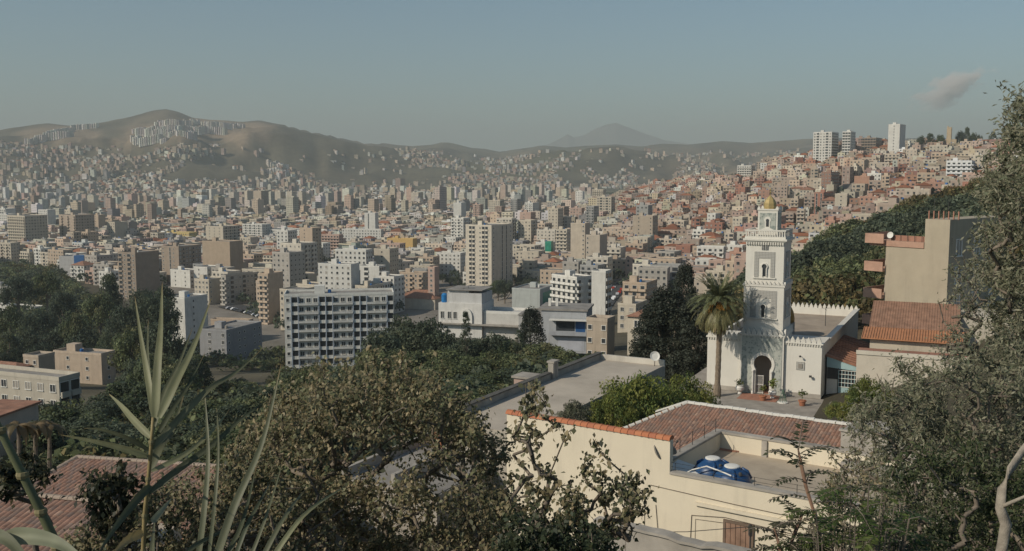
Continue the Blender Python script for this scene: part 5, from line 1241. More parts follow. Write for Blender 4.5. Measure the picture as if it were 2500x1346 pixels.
dish = empty('satellite_dish', flat.matrix_basis @ Vector((5.9, 26.2, 9.5)), 0, 'small white satellite dish at the far edge of the flat grey roof', 'satellite dish')
MB().lathe([(0.02, 0), (0.3, 0.04), (0.45, 0.12), (0.44, 0.13), (0.28, 0.06)], 14).xf(Matrix.Translation((0, 0, 0.9)) @ Matrix.Rotation(R(70), 4, 'X')).build('dish', 'white', dish); MB().tube([(0, 0, 0), (0, 0, 0.9)], 0.03).build('pole', 'dark', dish)
# lower yards stepping down towards the bush
low = empty('lower_roof', (T0.x-9.5, T0.y-6.0, -26), -TRX, 'lower grey roof with low walls stepping down towards the brown-leaved bush', 'building')
MB().box(2, 9.5, -1, 11, 0, 5.9).build('wall', 'plaster', low, (0.37, 0.33, 0.28), fix=False); MB().box(2.2, 9.4, -0.8, 10.8, 5.9, 5.96).build('roof', 'roofing', low, fix=False)
MB().box(2, 2.3, -1, 11, 5.9, 6.6).box(2.3, 9.4, 10.7, 11, 5.9, 6.7).box(6, 6.3, -1, 10.7, 5.97, 6.8).build('parapet', 'concrete', low, fix=False)
MB().box(3.2, 4.0, 8, 8.8, 5.95, 7.2).build('chimney', M['terracotta'], low, fix=False)
kiosk = empty('pump_house', at(1300, 905, 98)-Vector((0, 0, 3)), -TRX, 'small pinkish concrete hut behind the flat roof parapet', 'hut')
MB().box(-1.6, 1.6, -1, 1, 0, 2.3).build('wall', 'plaster', kiosk, (0.42, 0.31, 0.26)); MB().box(-1.8, 1.8, -1.2, 1.2, 2.3, 2.5).build('roof', 'concrete', kiosk)

# skyline trees and the ruined sandy tower on the hill crest
for n_, (px, py, r, hh) in enumerate(((2250, 322, 6, 9), (2272, 320, 7, 11), (2296, 318, 6, 11), (2345, 308, 6, 15), (2362, 304, 6, 17), (2378, 312, 6, 14), (2392, 318, 5, 11), (2425, 315, 7, 13))):
    p = at(px, py, 1090); tree('tree', f"{['first', 'second', 'third', 'fourth', 'fifth', 'sixth', 'seventh', 'eighth'][n_]} dark tree from the left on the skyline of the hill crest", ['dark', 'tall', 'green'][n_ % 3], (p.x, p.y, h1(p.x, p.y)-0.5), r, max(6, p.z-h1(p.x, p.y)), 'trees on the hill crest')
p = at(2312, 311, 1085); zb = h1(p.x, p.y); ru = empty('ruined_tower', (p.x, p.y, zb-1), -R(30), 'ruined sandy stone tower among the skyline trees', 'ruin')
hr = p.z-zb+1
MB().box(0, 4.6, 0, 6, 0, hr).build('tower_wall', 'plaster', ru, (0.46, 0.36, 0.24)); MB().box(4.62, 10, 0.5, 3, 0, hr*0.55).build('broken_wall', 'plaster', ru, (0.44, 0.35, 0.24)); MB().box(0.3, 1.6, 0.2, 2, hr, hr+1.3).build('broken_top', 'plaster', ru, (0.46, 0.36, 0.24))

# ------------------------------------------------------------------ cream house with roof terrace and water tanks
M['cream'] = plaster('cream_paint', 0.07, 0.26, 0.45, (0.66, 0.585, 0.455), 0.15)
M['terrace'] = simple('terrace_floor', (0.40, 0.335, 0.255), 0.9, 0.12, 0.8, dirt=(0.26, 0.21, 0.16), stretch=(1, 1, 1))
M['white_mortar'] = simple('white_mortar', (0.55, 0.53, 0.48), 0.9, 0.15, 3, dirt=(0.3, 0.27, 0.24), stretch=(1, 1, 1))
HR = R(34); GZ = -21.0
house = empty('cream_house', (-0.28, 52.0, GZ), -HR, 'cream house with sunken roof terrace and a tall side wall capped in red tiles', 'house')
def HL(t, d, z): return (house.matrix_basis @ Vector((t, d, z-GZ)))
house.matrix_basis  # local frame: x along the facade, y away from the viewer, z up from the yard
Zt = lambda z: z-GZ
wl_ = MB().box(0, 9.6, 0, 0.36, 0, Zt(-12.95)).build('tall_wall', 'cream', house)
MB().box(9.6, 22, 0, 0.36, 0, Zt(-14.62)).build('front_wall', 'cream', house)
MB().box(8.42, 8.78, 0.36, 8.5, 0, Zt(-14.62)).box(9.6, 9.62, 0.36, 0.4, 0, 1).build('terrace_side_wall', 'cream', house)
MB().box(8.42, 19.5, 8.5, 8.86, 0, Zt(-14.62)).build('terrace_back_wall', 'cream', house)
MB().box(8.78, 22, 0.36, 8.5, Zt(-15.75), Zt(-15.55)).build('terrace_floor', 'terrace', house)
MB().box(0, 8.42, 0.36, 8.86, 0, Zt(-16.6)).build('inner_block', 'cream', house)
cpg = MB().box(9.62, 22, -0.06, 0.42, Zt(-14.62), Zt(-14.5)).box(8.36, 8.84, 0.42, 8.44, Zt(-14.62), Zt(-14.5)).box(8.36, 19.5, 8.44, 8.92, Zt(-14.62), Zt(-14.5)).build('coping', 'concrete', house)
MB().box(11.2, 11.5, 8.38, 8.499, Zt(-15.55), Zt(-14.65)).build('downpipe_pier', 'concrete', house)
# red tile cap on the tall wall
def ridge_tile(r=0.22, ln=0.42):
    b = MB(); n = 7
    prof = [(r*math.cos(math.pi*i/(n-1)), r*0.8*math.sin(math.pi*i/(n-1))) for i in range(n)]
    for s0, s1, k in ((0, ln, 1.0), (ln*0.85, ln+0.03, 1.12)):
        o = len(b.v); b.v += [(s0, x*k, z*k) for x, z in prof]+[(s1, x*k, z*k) for x, z in prof]
        b.f += [(o+i, o+i+1, o+n+i+1, o+n+i) for i in range(n-1)]+[tuple(o+i for i in range(n)), tuple(o+n+i for i in reversed(range(n)))]
        b.m += [0]*(n+1)
    return b
CAPM = [ridge_tile(0.25, 0.385).mesh('cap_tile', simple('cap_tile_%d' % i, c, 0.85, 0.15, 2)) for i, c in enumerate(((0.40, 0.15, 0.075), (0.36, 0.135, 0.075), (0.43, 0.175, 0.09)))]
n = 25
for i in range(n): put('cap_tile', CAPM[(i*7) % 3], house, loc=(-0.05+i*0.385, 0.18, Zt(-12.96)))
# main tiled roof behind
EA, RD, RZ, RT0 = 7.6, 11.5, -13.9, 5.5; SL = 0.5
def tile_bm(w=0.2, ln=0.3):
    b = MB(); n = 5; xs = [-w/2+w*i/(n-1) for i in range(n)]; zs = [0.0, 0.035, 0.05, 0.035, 0.0]
    top = [(x, y, z+(0.02 if y == 0 else 0)) for y in (0, ln) for x, z in zip(xs, zs)]
    b.add(top+[(xs[0], 0, -0.02), (xs[-1], 0, -0.02)], [(i, i+1, n+i+1, n+i) for i in range(n-1)]+[(n, 0, n+1) if False else (0, 10, 11, 4, 3, 2, 1)])
    return b
def tmat(nm, c): return simple(nm, c, 0.92, 0.25, 2.0, dirt=(0.15, 0.125, 0.10), dirt_amt=0.55, stretch=(1, 1, 1))
TC = [(0.255, 0.15, 0.11), (0.235, 0.16, 0.125), (0.285, 0.165, 0.12), (0.205, 0.14, 0.115), (0.33, 0.215, 0.16)]
TM = [tmat('tile_%d' % i, c) for i, c in enumerate(TC)]
TMESH = [tile_bm().mesh('roof_tile', m) for m in TM]; TMESH_L = [tile_bm(0.3, 0.48).mesh('roof_tile', m) for m in TM]
def tiled_roof(parent, x0f, x1f, y0, y1, zf, slope, limit=300, w=0.235, row=0.31, name='roof', base=True, seed=1):
    """tiles laid in rows up a slope; x0f/x1f give the row ends at distance y; the nearest few hundred are single tiles"""
    rg = random.Random(seed); ca = math.atan(slope); spots = []
    ny = int((y1-y0)/math.cos(ca)/row)
    for j in range(ny):
        y = y0+j*row*math.cos(ca)
        a, b_ = x0f(y), x1f(y); k = 0; x = a+w/2
        while x < b_-w*0.3: spots.append((x, y)); x += w
    m4 = lambda x, y: Matrix.Translation((x, y, zf(y)+rg.uniform(0, 0.012))) @ Matrix.Rotation(ca, 4, 'X') @ Matrix.Rotation(rg.uniform(-0.02, 0.02), 4, 'Z')
    rest = [MB() for _ in TM]; cnt = 0
    base_o = None
    bb = MB(); ys = [y0, y1]
    bb.add([(x0f(y0), y0, zf(y0)-0.06), (x1f(y0), y0, zf(y0)-0.06), (x1f(y1), y1, zf(y1)-0.06), (x0f(y1), y1, zf(y1)-0.06), (x0f(y0), y0, zf(y0)-0.2), (x1f(y0), y0, zf(y0)-0.2), (x1f(y1), y1, zf(y1)-0.2), (x0f(y1), y1, zf(y1)-0.2)],
           [(0, 1, 2, 3), (7, 6, 5, 4), (0, 4, 5, 1), (1, 5, 6, 2), (2, 6, 7, 3), (3, 7, 4, 0)])
    base_o = bb.build(name, 'tile_red', parent)
    order = sorted(spots, key=lambda s: s[1]*1.0-s[0]*0.2)
    keep = set(order[len(order)//3:len(order)//3+limit])
    for (x, y) in spots:
        k = rg.choices(range(5), (4, 4, 3, 3, 1))[0]
        if (x, y) in keep:
            o = put('tile', (TMESH_L if w > 0.25 else TMESH)[k], base_o); o.matrix_basis = m4(x, y)
        else:
            t = tile_bm(0.3, 0.48) if w > 0.25 else tile_bm(); t.xf(m4(x, y)); rest[k].add(t.v, t.f)
    vs = MB()
    for k, r_ in enumerate(rest): vs.add(r_.v, r_.f, k)
    if vs.f: tag(vs.build('tile_rows', TM, base_o, fix=False), kind='stuff')
    return base_o
zf = lambda y: Zt(RZ-(RD-y)*SL)
# left of the terrace wall the slope reaches further down
tiled_roof(house, lambda y: RT0-(RD-y), lambda y: 8.3 if y < 8.95 else 15.2, 7.6, RD, zf, SL, 300, 0.2, 0.25)
hip = MB(); H0 = (RT0, RD, Zt(RZ)); HA = (RT0-3.9, RD-3.9, Zt(RZ-3.9*SL)); HB_ = (RT0-3.9, RD+3.9, Zt(RZ-3.9*SL))
hip.add([H0, HA, HB_, (H0[0]+0.1, H0[1], H0[2]-0.15), (HA[0]+0.1, HA[1], HA[2]-0.15), (HB_[0]+0.1, HB_[1], HB_[2]-0.15)], [(0, 2, 1), (3, 4, 5), (0, 1, 4, 3), (1, 2, 5, 4), (2, 0, 3, 5)])
hip.build('hip_end', simple('orange_tile', (0.42, 0.20, 0.10), 0.9, 0.3, 1.6, dirt=(0.2, 0.14, 0.1), stretch=(1, 1, 1)), house)
bk = MB(); bk.add([(RT0, RD+0.01, Zt(RZ)), (15.2, RD+0.01, Zt(RZ)), (15.2, RD+3.9, Zt(RZ-3.9*SL)), (RT0-3.9, RD+3.9, Zt(RZ-3.9*SL)), (RT0, RD+0.01, Zt(RZ)-0.2), (15.2, RD+0.01, Zt(RZ)-0.2), (15.2, RD+3.9, Zt(RZ-3.9*SL)-0.2), (RT0-3.9, RD+3.9, Zt(RZ-3.9*SL)-0.2)], [(0, 1, 2, 3), (7, 6, 5, 4), (1, 5, 6, 2), (2, 6, 7, 3)])
bk.build('back_slope', 'tile_red', house)
MB().box(RT0-3.6, 15.2, 8.9, RD+3.7, 0, Zt(RZ-3.9*SL)-0.25).build('rear_block', 'cream', house)
WR = ridge_tile(0.17, 0.40).mesh('ridge_tile', 'white_mortar')
rg = random.Random(4)
for i in range(24): put('ridge_tile', WR, house, loc=(RT0+i*0.4, RD, Zt(RZ)+rg.uniform(-0.02, 0.03)))
for sg in (-1, 1):
    dv = Vector((-1, sg, -SL)); Ld = dv.length; dv.normalize()
    for i in range(13):
        o = put('hip_tile', WR if (i % 1 == 0) else WR, house); p = Vector(H0)+dv*(0.1+i*0.44)
        o.rotation_mode = 'QUATERNION'; o.rotation_quaternion = dv.to_track_quat('X', 'Z'); o.location = p+Vector((0, 0, 0.03)); o.scale = (0.75, 0.75, 0.9) if sg < 0 else (1, 1, 1)
# facade details
MB().box(11.0, 19.5, -0.16, -0.001, Zt(-15.88), Zt(-15.73)).build('ledge', 'cream', house)
wo_ = MB().ring(0, 1, 0, 1, 0, 1, 0.1)
wx0 = 12.55; wz0, wz1 = Zt(-17.75), Zt(-16.42)
wf = MB().box(wx0-0.12, wx0, -0.1, -0.001, wz0, wz1).box(wx0+1.25, wx0+1.37, -0.1, -0.001, wz0, wz1).box(wx0-0.12, wx0+1.37, -0.1, -0.001, wz1, wz1+0.12).build('window_frame', simple('brown_frame', (0.16, 0.115, 0.085), 0.85), house)
M['plank'] = simple('weathered_plank', (0.27, 0.17, 0.12), 0.9, 0.3, 1.5, dirt=(0.14, 0.1, 0.08), stretch=(6, 1, 0.4))
for i in range(5): MB().box(wx0+0.01+i*0.248, wx0+0.235+i*0.248, -0.07-0.006*(i % 2), -0.002, wz0, wz1-0.01).build('shutter_plank', 'plank', wf)
for k, (pts, r_) in enumerate((([(8.6, -0.03, Zt(-15.35)), (13, -0.03, Zt(-15.5)), (19, -0.03, Zt(-15.6))], 0.018), ([(10.75, -0.03, Zt(-18.2)), (10.8, -0.03, Zt(-16.45)), (12.5, -0.03, Zt(-16.22)), (19.5, -0.03, Zt(-16.5))], 0.018), ([(11.0, -0.03, Zt(-18.2)), (11.0, -0.03, Zt(-16.6)), (12.4, -0.03, Zt(-16.5))], 0.012), ([(8.3, -0.03, Zt(-16.2)), (8.3, -0.03, Zt(-19))], 0.012), ([(8.9, -0.03, Zt(-16.3)), (9.1, -0.05, Zt(-18.2))], 0.015))):
    MB().tube(pts, r_, 5).build('cable', simple('cable_grey', (0.16, 0.13, 0.10)) if k == 0 else bpy.data.materials['cable_grey'], house)
# concrete blocks at the right end
cb = empty('concrete_stair_block', HL(15.3, 8.95, GZ), -HR, 'rough grey concrete block at the end of the tiled roof', 'wall')
MB().box(0, 4.5, 0, 3.2, 0, Zt(-13.6)).build('upper_wall', 'concrete', cb); MB().box(0.4, 5, -1.4, -0.01, 0, Zt(-14.9)).build('lower_wall', 'concrete', cb); MB().box(-0.1, 4.6, -0.1, 0.25, Zt(-13.6), Zt(-13.5)).build('coping', 'concrete', cb)
# water tanks
TANKM = simple('blue_plastic', (0.014, 0.058, 0.155), 0.38, 0.15, 1.5, 0.5)
def water_tank(t, d, label, s=1.0, lift=0):
    o = empty('water_tank', HL(t, d, -15.55+lift), -HR, label, 'water tank')
    o.scale = (1.12, 1.12, 1.0)
    MB().lathe([(0.72, 0), (0.80, 0.08), (0.82, 0.35), (0.80, 0.42), (0.83, 0.5), (0.82, 0.8), (0.78, 0.92), (0.68, 1.12), (0.5, 1.28), (0.36, 1.34), (0.36, 1.40)], 28).build('body', TANKM, o, smooth=True)
    MB().lathe([(0.30, 1.38), (0.33, 1.39), (0.33, 1.45), (0.27, 1.48), (0.05, 1.5)], 22).build('lid', 'white', o, smooth=False)
    for i in range(4):
        a = 0.5+i*math.pi/2; b = MB(); b.tube([(0.80*math.cos(a), 0.80*math.sin(a), 0.85), (0.64*math.cos(a), 0.64*math.sin(a), 1.2), (0.42*math.cos(a), 0.42*math.sin(a), 1.36)], [0.09, 0.085, 0.05], 8); b.build('rib', TANKM, o, smooth=True)
    MB().lathe([(0.08, 0), (0.08, 0.12), (0.05, 0.16)], 8, 0.62*math.cos(-0.6), 0.62*math.sin(-0.6)).build('fitting', 'dark', o, loc=(0, 0, 1.15))
water_tank(10.95, 2.1, 'blue plastic water tank with white lid nearer the dishes on the roof terrace'); water_tank(12.25, 1.35, 'blue plastic water tank with white lid farther from the dishes, casting the end shadow')
pp = empty('white_pipe', HL(10.2, 0.7, -14.4), -HR, 'white pipe running over the two blue tanks', 'pipe')
MB().tube([(-0.5, 0.1, -0.6), (0.2, 0.15, -0.1), (0.9, 0.3, 0.16), (1.8, 0.05, 0.1), (2.3, -0.05, 0.02)], 0.035, 8).build('pipe_run', 'white', pp)
# clutter in the terrace corner, dishes, railings
pl = empty('board_sheet', HL(9.7, 1.2, -15.5), -HR, 'pale warped sheet leaning in the terrace corner', 'sheet')
MB().add([(-0.7, -0.7, 0.75), (0.9, -0.7, 0.7), (1.0, 0.8, 0.78), (-0.6, 0.9, 1.0), (-0.7, -0.7, 0.7), (0.9, -0.7, 0.65), (1.0, 0.8, 0.73), (-0.6, 0.9, 0.95)], [(0, 1, 2, 3), (7, 6, 5, 4), (0, 4, 5, 1), (1, 5, 6, 2), (2, 6, 7, 3), (3, 7, 4, 0)]).build('sheet', 'white', pl); MB().box(-0.5, 0.8, -0.5, 0.6, 0, 0.64).build('crate', 'plank', pl)
def tv_dish(t, d, z, size, az, label):
    o = empty('satellite_dish', HL(t, d, z), -HR, label, 'satellite dish')
    m = Matrix.Translation((0, 0, 0.75)) @ Matrix.Rotation(az, 4, 'Z') @ Matrix.Rotation(R(62), 4, 'X')
    b = MB(); b.lathe([(0.02, 0.0), (size*0.5, 0.03), (size*0.85, 0.1), (size, 0.17), (size*0.98, 0.19), (size*0.8, 0.12), (size*0.4, 0.05), (0.02, 0.02)], 20); b.xf(m); b.build('dish', simple('dish_grey', (0.26, 0.24, 0.21), 0.6) if 'dish_grey' not in bpy.data.materials else bpy.data.materials['dish_grey'], o)
    b = MB(); b.tube([(0, -size*0.6, 0.1), (0, 0, 0.75)], 0.018, 6); b.lathe([(0.04, 0.7), (0.05, 0.82), (0.02, 0.86)], 8); b.xf(m); b.build('feed_arm', 'dark', o)
    MB().tube([(0, 0, 0), (0, 0, 0.78)], 0.035, 8).build('pole', 'dark', o)
tv_dish(8.75, 0.25, -14.5, 0.48, R(100), 'larger grey satellite dish at the corner of the terrace wall'); tv_dish(9.15, 0.9, -14.55, 0.33, R(170), 'smaller grey satellite dish beside the larger one')
rl = empty('terrace_railing', HL(8.6, 0.2, -14.5), -HR, 'thin rusty wire railing on the terrace wall', 'railing')
for k in range(6): MB().tube([(0, k*1.6, 0), (0, k*1.6, 0.75)], 0.02, 5).build('post', 'dark', rl)
for k in range(7): MB().tube([(1.2+k*2.0, 0, 0), (1.2+k*2.0, 0, 0.42)], 0.016, 5).build('post', 'dark', rl)
for zz in (0.3, 0.7): MB().tube([(0, 0, zz), (0, 8.2, zz)], 0.01, 4).build('wire', 'dark', rl)
for zz in (0.2, 0.4): MB().tube([(0, 0, zz), (13.4, 0, zz)], 0.009, 4).build('wire', 'dark', rl)
# yard wall in front, pole with cables, bits of ironwork
yw = empty('yard_wall', HL(9.9, -6.0, GZ), -HR, 'rough grey concrete yard wall with a ragged coping in front of the cream house', 'wall')
b = MB(); xs = [0.45+i*0.5 for i in range(26)]; rg = random.Random(8); zt = [Zt(-15.35)+rg.uniform(-0.012, 0.012)-(0.10 if 4 < i < 8 else 0) for i in range(26)]
vs_ = [(x, y, z) for x, z in zip(xs, zt) for y in (0, 0.35)]; vb = [(x, y, 0) for x in xs for y in (0, 0.35)]; o_ = len(vs_)
b.add(vs_+vb, [(2*i, 2*i+2, 2*i+3, 2*i+1) for i in range(25)]+[(o_+2*i, o_+2*i+2, 2*i+2, 2*i) for i in range(25)]+[(2*i+1, 2*i+3, o_+2*i+3, o_+2*i+1) for i in range(25)]+[(0, 1, o_+1, o_), (50, o_+50, o_+51, 51)]); b.build('wall', 'concrete', yw)
b = MB(); rg = random.Random(8)
vs_ = []; 
for x, z in zip(xs, zt): vs_ += [(x, -0.12, z), (x, 0.47, z), (x, 0.47, z+0.13+rg.uniform(-.012, .012)), (x, -0.12, z+0.12+rg.uniform(-.012, .012))]
b.add(vs_, [(4*i+k, 4*i+4+k, 4*i+4+(k+1) % 4, 4*i+(k+1) % 4) for i in range(25) for k in range(4)]+[(0, 1, 2, 3), (103, 102, 101, 100)]); b.build('coping', 'concrete', yw)
MB().box(-1.2, 0.42, 0.02, 0.6, 0, Zt(-15.3)).build('gate_pier', 'concrete', yw)
pole = empty('cable_pole', HL(14.9, -3.2, GZ), 0, 'thin iron pole with a clamp carrying cables before the cream house', 'pole')
MB().tube([(0, 0, 0), (0, 0, 5.9)], 0.035, 8).build('post', 'dark', pole); MB().box(-0.07, 0.07, -0.1, 0.1, 5.4, 5.85).build('clamp', 'dark', pole)
pt = HL(14.9, -3.2, -15.2); 
for a, lab in ((HL(10.2, -5.9, -15.6), 'slack black cable from the iron pole down to the yard wall'), (HL(22, -0.1, -16.3), 'black cable from the iron pole to the cream house')):
    mid = (pt+a)/2-Vector((0, 0, 0.1)); tag(MB().tube([pt, mid, a], 0.017, 5).build('cable', 'dark'), lab, 'cable')
ir = empty('iron_bracket', HL(9.0, -0.9, -18.3), -HR, 'rusty iron grille bracket on the cream facade', 'bracket')
for k in range(6): MB().tube([(k*0.13, 0, 0), (k*0.13+0.1, -0.1, 0.55)], 0.018, 5).build('bar', 'dark', ir)
MB().tube([(0, 0, 0), (0.65, 0, 0)], 0.02, 5).build('rail', 'dark', ir); MB().tube([(0.1, -0.1, 0.55), (0.75, -0.1, 0.55)], 0.02, 5).build('rail', 'dark', ir)
yard = MB().box(-2, 24, -14, -0.02, -0.3, 0.0).build('yard', 'paving'); yard.location = HL(0, 0, GZ); yard.rotation_euler = (0, 0, -HR); tag(yard, kind='structure')

# ------------------------------------------------------------------ beige flats on the right
def beige_flats():
    x, y, z, W, D = fit(2160, 2313, 2452, 537, 5, 50, fh=3.1, Y=106.0, dmax=16)
    z = -23.0; zt = -tdown(537)*106.0; h = zt-z; hl = h-2.7
    o = empty('beige_flats', (x, y, z), -R(50), 'five-storey unpainted beige flats with a blank lit wall and pink balcony slabs', 'building')
    MB().box(0, W*0.62, 0, D*0.7, 0, hl).box(W*0.62, W, 0, D, 0, h).build('wall', plaster('raw_render', 0.14, 0.4, 0.3, (0.40, 0.345, 0.26)), o)
    pk = simple('pink_band', (0.42, 0.26, 0.19), 0.9, 0.15, 1)
    MB().box(-2.0, W*0.62-0.02, -0.12, -0.002, hl-0.55, hl+0.1).build('roof_band', pk, o)
    for i, zz in enumerate((hl, hl-3.2, hl-6.3, hl-9.4)):
        MB().box(-2.3, -0.01, -0.6, 4.5, zz-0.25, zz).box(-2.3, -2.18, -0.6, 4.5, zz, zz+0.85).box(-2.18, -0.01, -0.6, -0.48, zz, zz+0.85).build('balcony', pk, o)
        if i: MB().box(-0.06, -0.001, 0.9, 2.0, zz+0.02, zz+2.2).build('balcony_door', 'glass', o)
        if i: MB().box(-0.9, -0.62, 2.2, 2.5, zz-0.01, zz+2.95).build('balcony_pillar', 'plaster', o, (0.55, 0.5, 0.45))
    MB().box(-1.5, -0.02, 2.6, D*0.62, 0, hl-0.3).build('stair_bay', 'plaster', o, (0.50, 0.45, 0.38))
    rl = MB()
    for i in range(12): MB().tube([(-1.8+i*0.85, 0.1, hl+0.1), (-1.8+i*0.85, 0.1, hl+0.8)], 0.03, 5).build('roof_rail_post', 'dark', o)
    MB().box(0.4, W*0.6, 0.3, 0.42, hl+0.1, hl+0.72).build('roof_fence', M['brick'], o)
    MB().lathe([(0.02, 0), (0.25, 0.04), (0.38, 0.12), (0.37, 0.13), (0.2, 0.06)], 14).xf(Matrix.Translation((0.5, 0.0, hl+0.7)) @ Matrix.Rotation(R(75), 4, 'X')).build('dish', 'white', o)
    for xx in (W*0.68, W*0.9): MB().tube([(xx, 1, h), (xx, 1, h+2.2)], 0.03, 5).build('antenna', 'dark', o)
    for i in range(7): MB().box(W*0.64+i*0.55, W*0.64+i*0.55+0.12, 0.3, 0.42, h, h+0.9).build('rebar_post', M['brick'], o)
    for k in range(4):
        for yy in (2.2, 6.4, 10.6):
            if yy > D-1: continue
            zz = h-4.0-3.05*k
            if zz < 1: continue
            fr = put('window', win_mesh(1.15, 1.75, 'c'), o, loc=(W, yy, zz), rz=math.pi/2)
    # two-tone tiled lean-to in front
    q = at(2140, 740, 108.5); W = 8.3
    l = empty('tiled_outhouse', (q.x, q.y, z), -R(24), 'outhouse with a brown and orange tiled roof leaning on the beige flats', 'outhouse')
    zu = -tdown(738)*107-z; zm = -tdown(806)*101-z; ze = -tdown(836)*97.5-z
    def slab(x0, x1, y0, y1, za, zb, nm, mt):
        return MB().add([(x0, y0, za), (x1, y0, za), (x1, y1, zb), (x0, y1, zb), (x0, y0, za-0.15), (x1, y0, za-0.15), (x1, y1, zb-0.15), (x0, y1, zb-0.15)], [(0, 1, 2, 3), (7, 6, 5, 4), (0, 4, 5, 1), (1, 5, 6, 2), (2, 6, 7, 3), (3, 7, 4, 0)]).build(nm, mt, l)
    a = slab(-0.3, W+0.2, -0.05, -5.6, zu, zm, 'upper_roof', simple('old_tile', (0.27, 0.155, 0.105), 0.9, 0.25, 1.2, dirt=(0.17, 0.12, 0.09), stretch=(1, 1, 1)))
    b_ = slab(-0.8, W+0.9, -5.62, -8.9, zm-0.05, ze, 'lower_roof', simple('new_tile', (0.40, 0.19, 0.10), 0.85, 0.15, 1.0))
    for i in range(int((W+1.7)/0.26)): MB().tube([(-0.75+i*0.26, -5.64, zm-0.03), (-0.75+i*0.26, -8.95, ze+0.02)], 0.05, 5).build('roof_rib', b_.data.materials[0], b_)
    for i in range(int((W+0.5)/0.26)): MB().tube([(-0.25+i*0.26, -0.06, zu+0.0), (-0.25+i*0.26, -5.6, zm+0.0)], 0.04, 5).build('roof_rib', a.data.materials[0], a)
    MB().box(0, W, -8.3, -0.05, 0, ze-0.3).build('wall', 'plaster', l, (0.50, 0.44, 0.35))
    MB().box(-1.0, W+1.0, -11.5, -8.95, 0, ze-1.3).build('front_wall', 'plaster', l, (0.56, 0.50, 0.41)); MB().box(-1.0, W+1.0, -11.4, -8.96, ze-1.3, ze-1.1).build('front_roof', M['brick'], l)
    MB().box(-1.05, W+1.05, -11.6, -11.41, ze-1.35, ze-0.95).build('parapet', 'plaster', l, (0.58, 0.53, 0.44))
    MB().box(W+0.3, W+6, -2, 5, 0, h-10).build('side_wall', 'plaster', l, (0.50, 0.45, 0.37))
beige_flats()

# ------------------------------------------------------------------ white villa and grey modern house on the slope
def villas():
    Y = 285.0; p = at(1068, 745, Y); zr = p.z; r = R(16)
    o = empty('white_villa', (p.x, p.y+4, zr-10), -r, 'white villa with roof cabin, curved gable and blue rooftop tank', 'house')
    MB().box(0, 13.5, 0, 12, 0, 10.2).build('wall', 'plaster', o, (0.64, 0.62, 0.58), fix=False)
    MB().box(2.5, 13.3, 0.5, 11, 10.2, 13.2).box(2.4, 9, 1.5, 8, 13.2, 14.0).build('roof_cabin', 'plaster', o, (0.56, 0.55, 0.53), fix=False)
    MB().box(2.2, 13.5, 0.3, 11.2, 14.0, 14.2).build('cabin_roof', 'roofing', o, fix=False)
    MB().lathe([(0.9, 0), (0.95, 0.4), (0.95, 2.2), (0.5, 2.7)], 14).build('water_tank', simple('sky_blue_plastic', (0.02, 0.17, 0.42), 0.45), o, loc=(1.4, 1.5, 10.2))
    ap_ = [(7.2, 4.4), (7.2, 6.2)]+[(8.9+1.7*math.cos(math.pi-math.pi*i/10), 6.2+2.6*math.sin(math.pi*i/10)) for i in range(1, 10)]+[(10.6, 6.2), (10.6, 4.4)]
    MB().prism(ap_, -0.5, -0.02).build('curved_gable', 'white', o)
    for xx in (1.2, 3.4, 5.2): put('window', win_mesh(1.0, 2.0, 'w'), o, loc=(xx, 0, 5.6))
    MB().box(13.6, 26, 1, 10, 0, 7.4).build('terrace_wing', 'plaster', o, (0.55, 0.53, 0.49), fix=False); MB().ring(13.6, 26, 1, 10, 7.4, 8.2, 0.2).build('terrace_parapet', 'white', o, fix=False)
    MB().box(-1, 27, -1.5, 1, 4.0, 4.3).build('cornice_slab', 'concrete', o, fix=False)
    MB().tube([(8, 4, 14.2), (8.0, 4, 15.2)], 0.05).build('mast', 'dark', o)
    MB().add([(6, 3, 14.4), (8, 3, 15.8), (8, 3.1, 15.8), (6, 3.1, 14.4), (6, 4.4, 14.4), (8, 4.4, 15.8), (8, 4.5, 15.8), (6, 4.5, 14.4)], [(0, 1, 5, 4), (3, 2, 6, 7), (0, 3, 2, 1), (4, 5, 6, 7)]).build('solar_panel', 'white', o)
    p = at(1322, 752, 262.0); m = empty('modern_house', (p.x, p.y, p.z-12), -R(12), 'grey modern house with a white canopy slab and dark glazing', 'house')
    MB().box(0, 12.2, 0, 12, 0, 11.4).build('wall', 'plaster', m, (0.40, 0.41, 0.42), fix=False)
    MB().box(-1.0, 12.6, -0.4, 12.4, 11.4, 11.9).build('roof', 'roofing', m, fix=False)
    MB().box(2.4, 12.8, -2.4, -0.41, 9.0, 9.25).build('canopy', 'white', m, fix=False)
    MB().box(4.0, 9.0, -0.08, -0.002, 6.0, 8.6).build('glazing', 'glass', m, fix=False); MB().box(9.3, 11.8, -0.08, -0.002, 5.4, 8.6).build('glazing', 'glass_blue', m, fix=False)
    MB().box(2.4, 12.4, -1.6, -0.01, 4.9, 5.2).box(2.4, 12.4, -1.6, -1.5, 5.2, 6.0).build('balcony', 'plaster', m, (0.36, 0.37, 0.39), fix=False)
    MB().box(4.6, 11.6, -0.06, -0.001, 0.6, 4.2).build('garage_door', 'plaster', m, (0.45, 0.46, 0.50), fix=False)
    MB().box(-6.5, -0.02, 1, 10, 0, 9.6).build('side_wing', 'plaster', m, (0.48, 0.47, 0.45), fix=False); MB().box(-6.7, -0.02, 0.8, 10.2, 9.6, 9.9).build('side_roof', 'roofing', m, fix=False)
    for xx in (1.0, 3.0): MB().box(xx, xx+0.7, 5, 5.7, 11.9, 14.0).build('chimney', 'white', m, fix=False)
    for xx in (-4.5, -2.2): put('window', win_mesh(1.1, 1.6, 'w'), m, loc=(xx, 1, 6.2))
    p = at(1640, 880, 170)
villas()

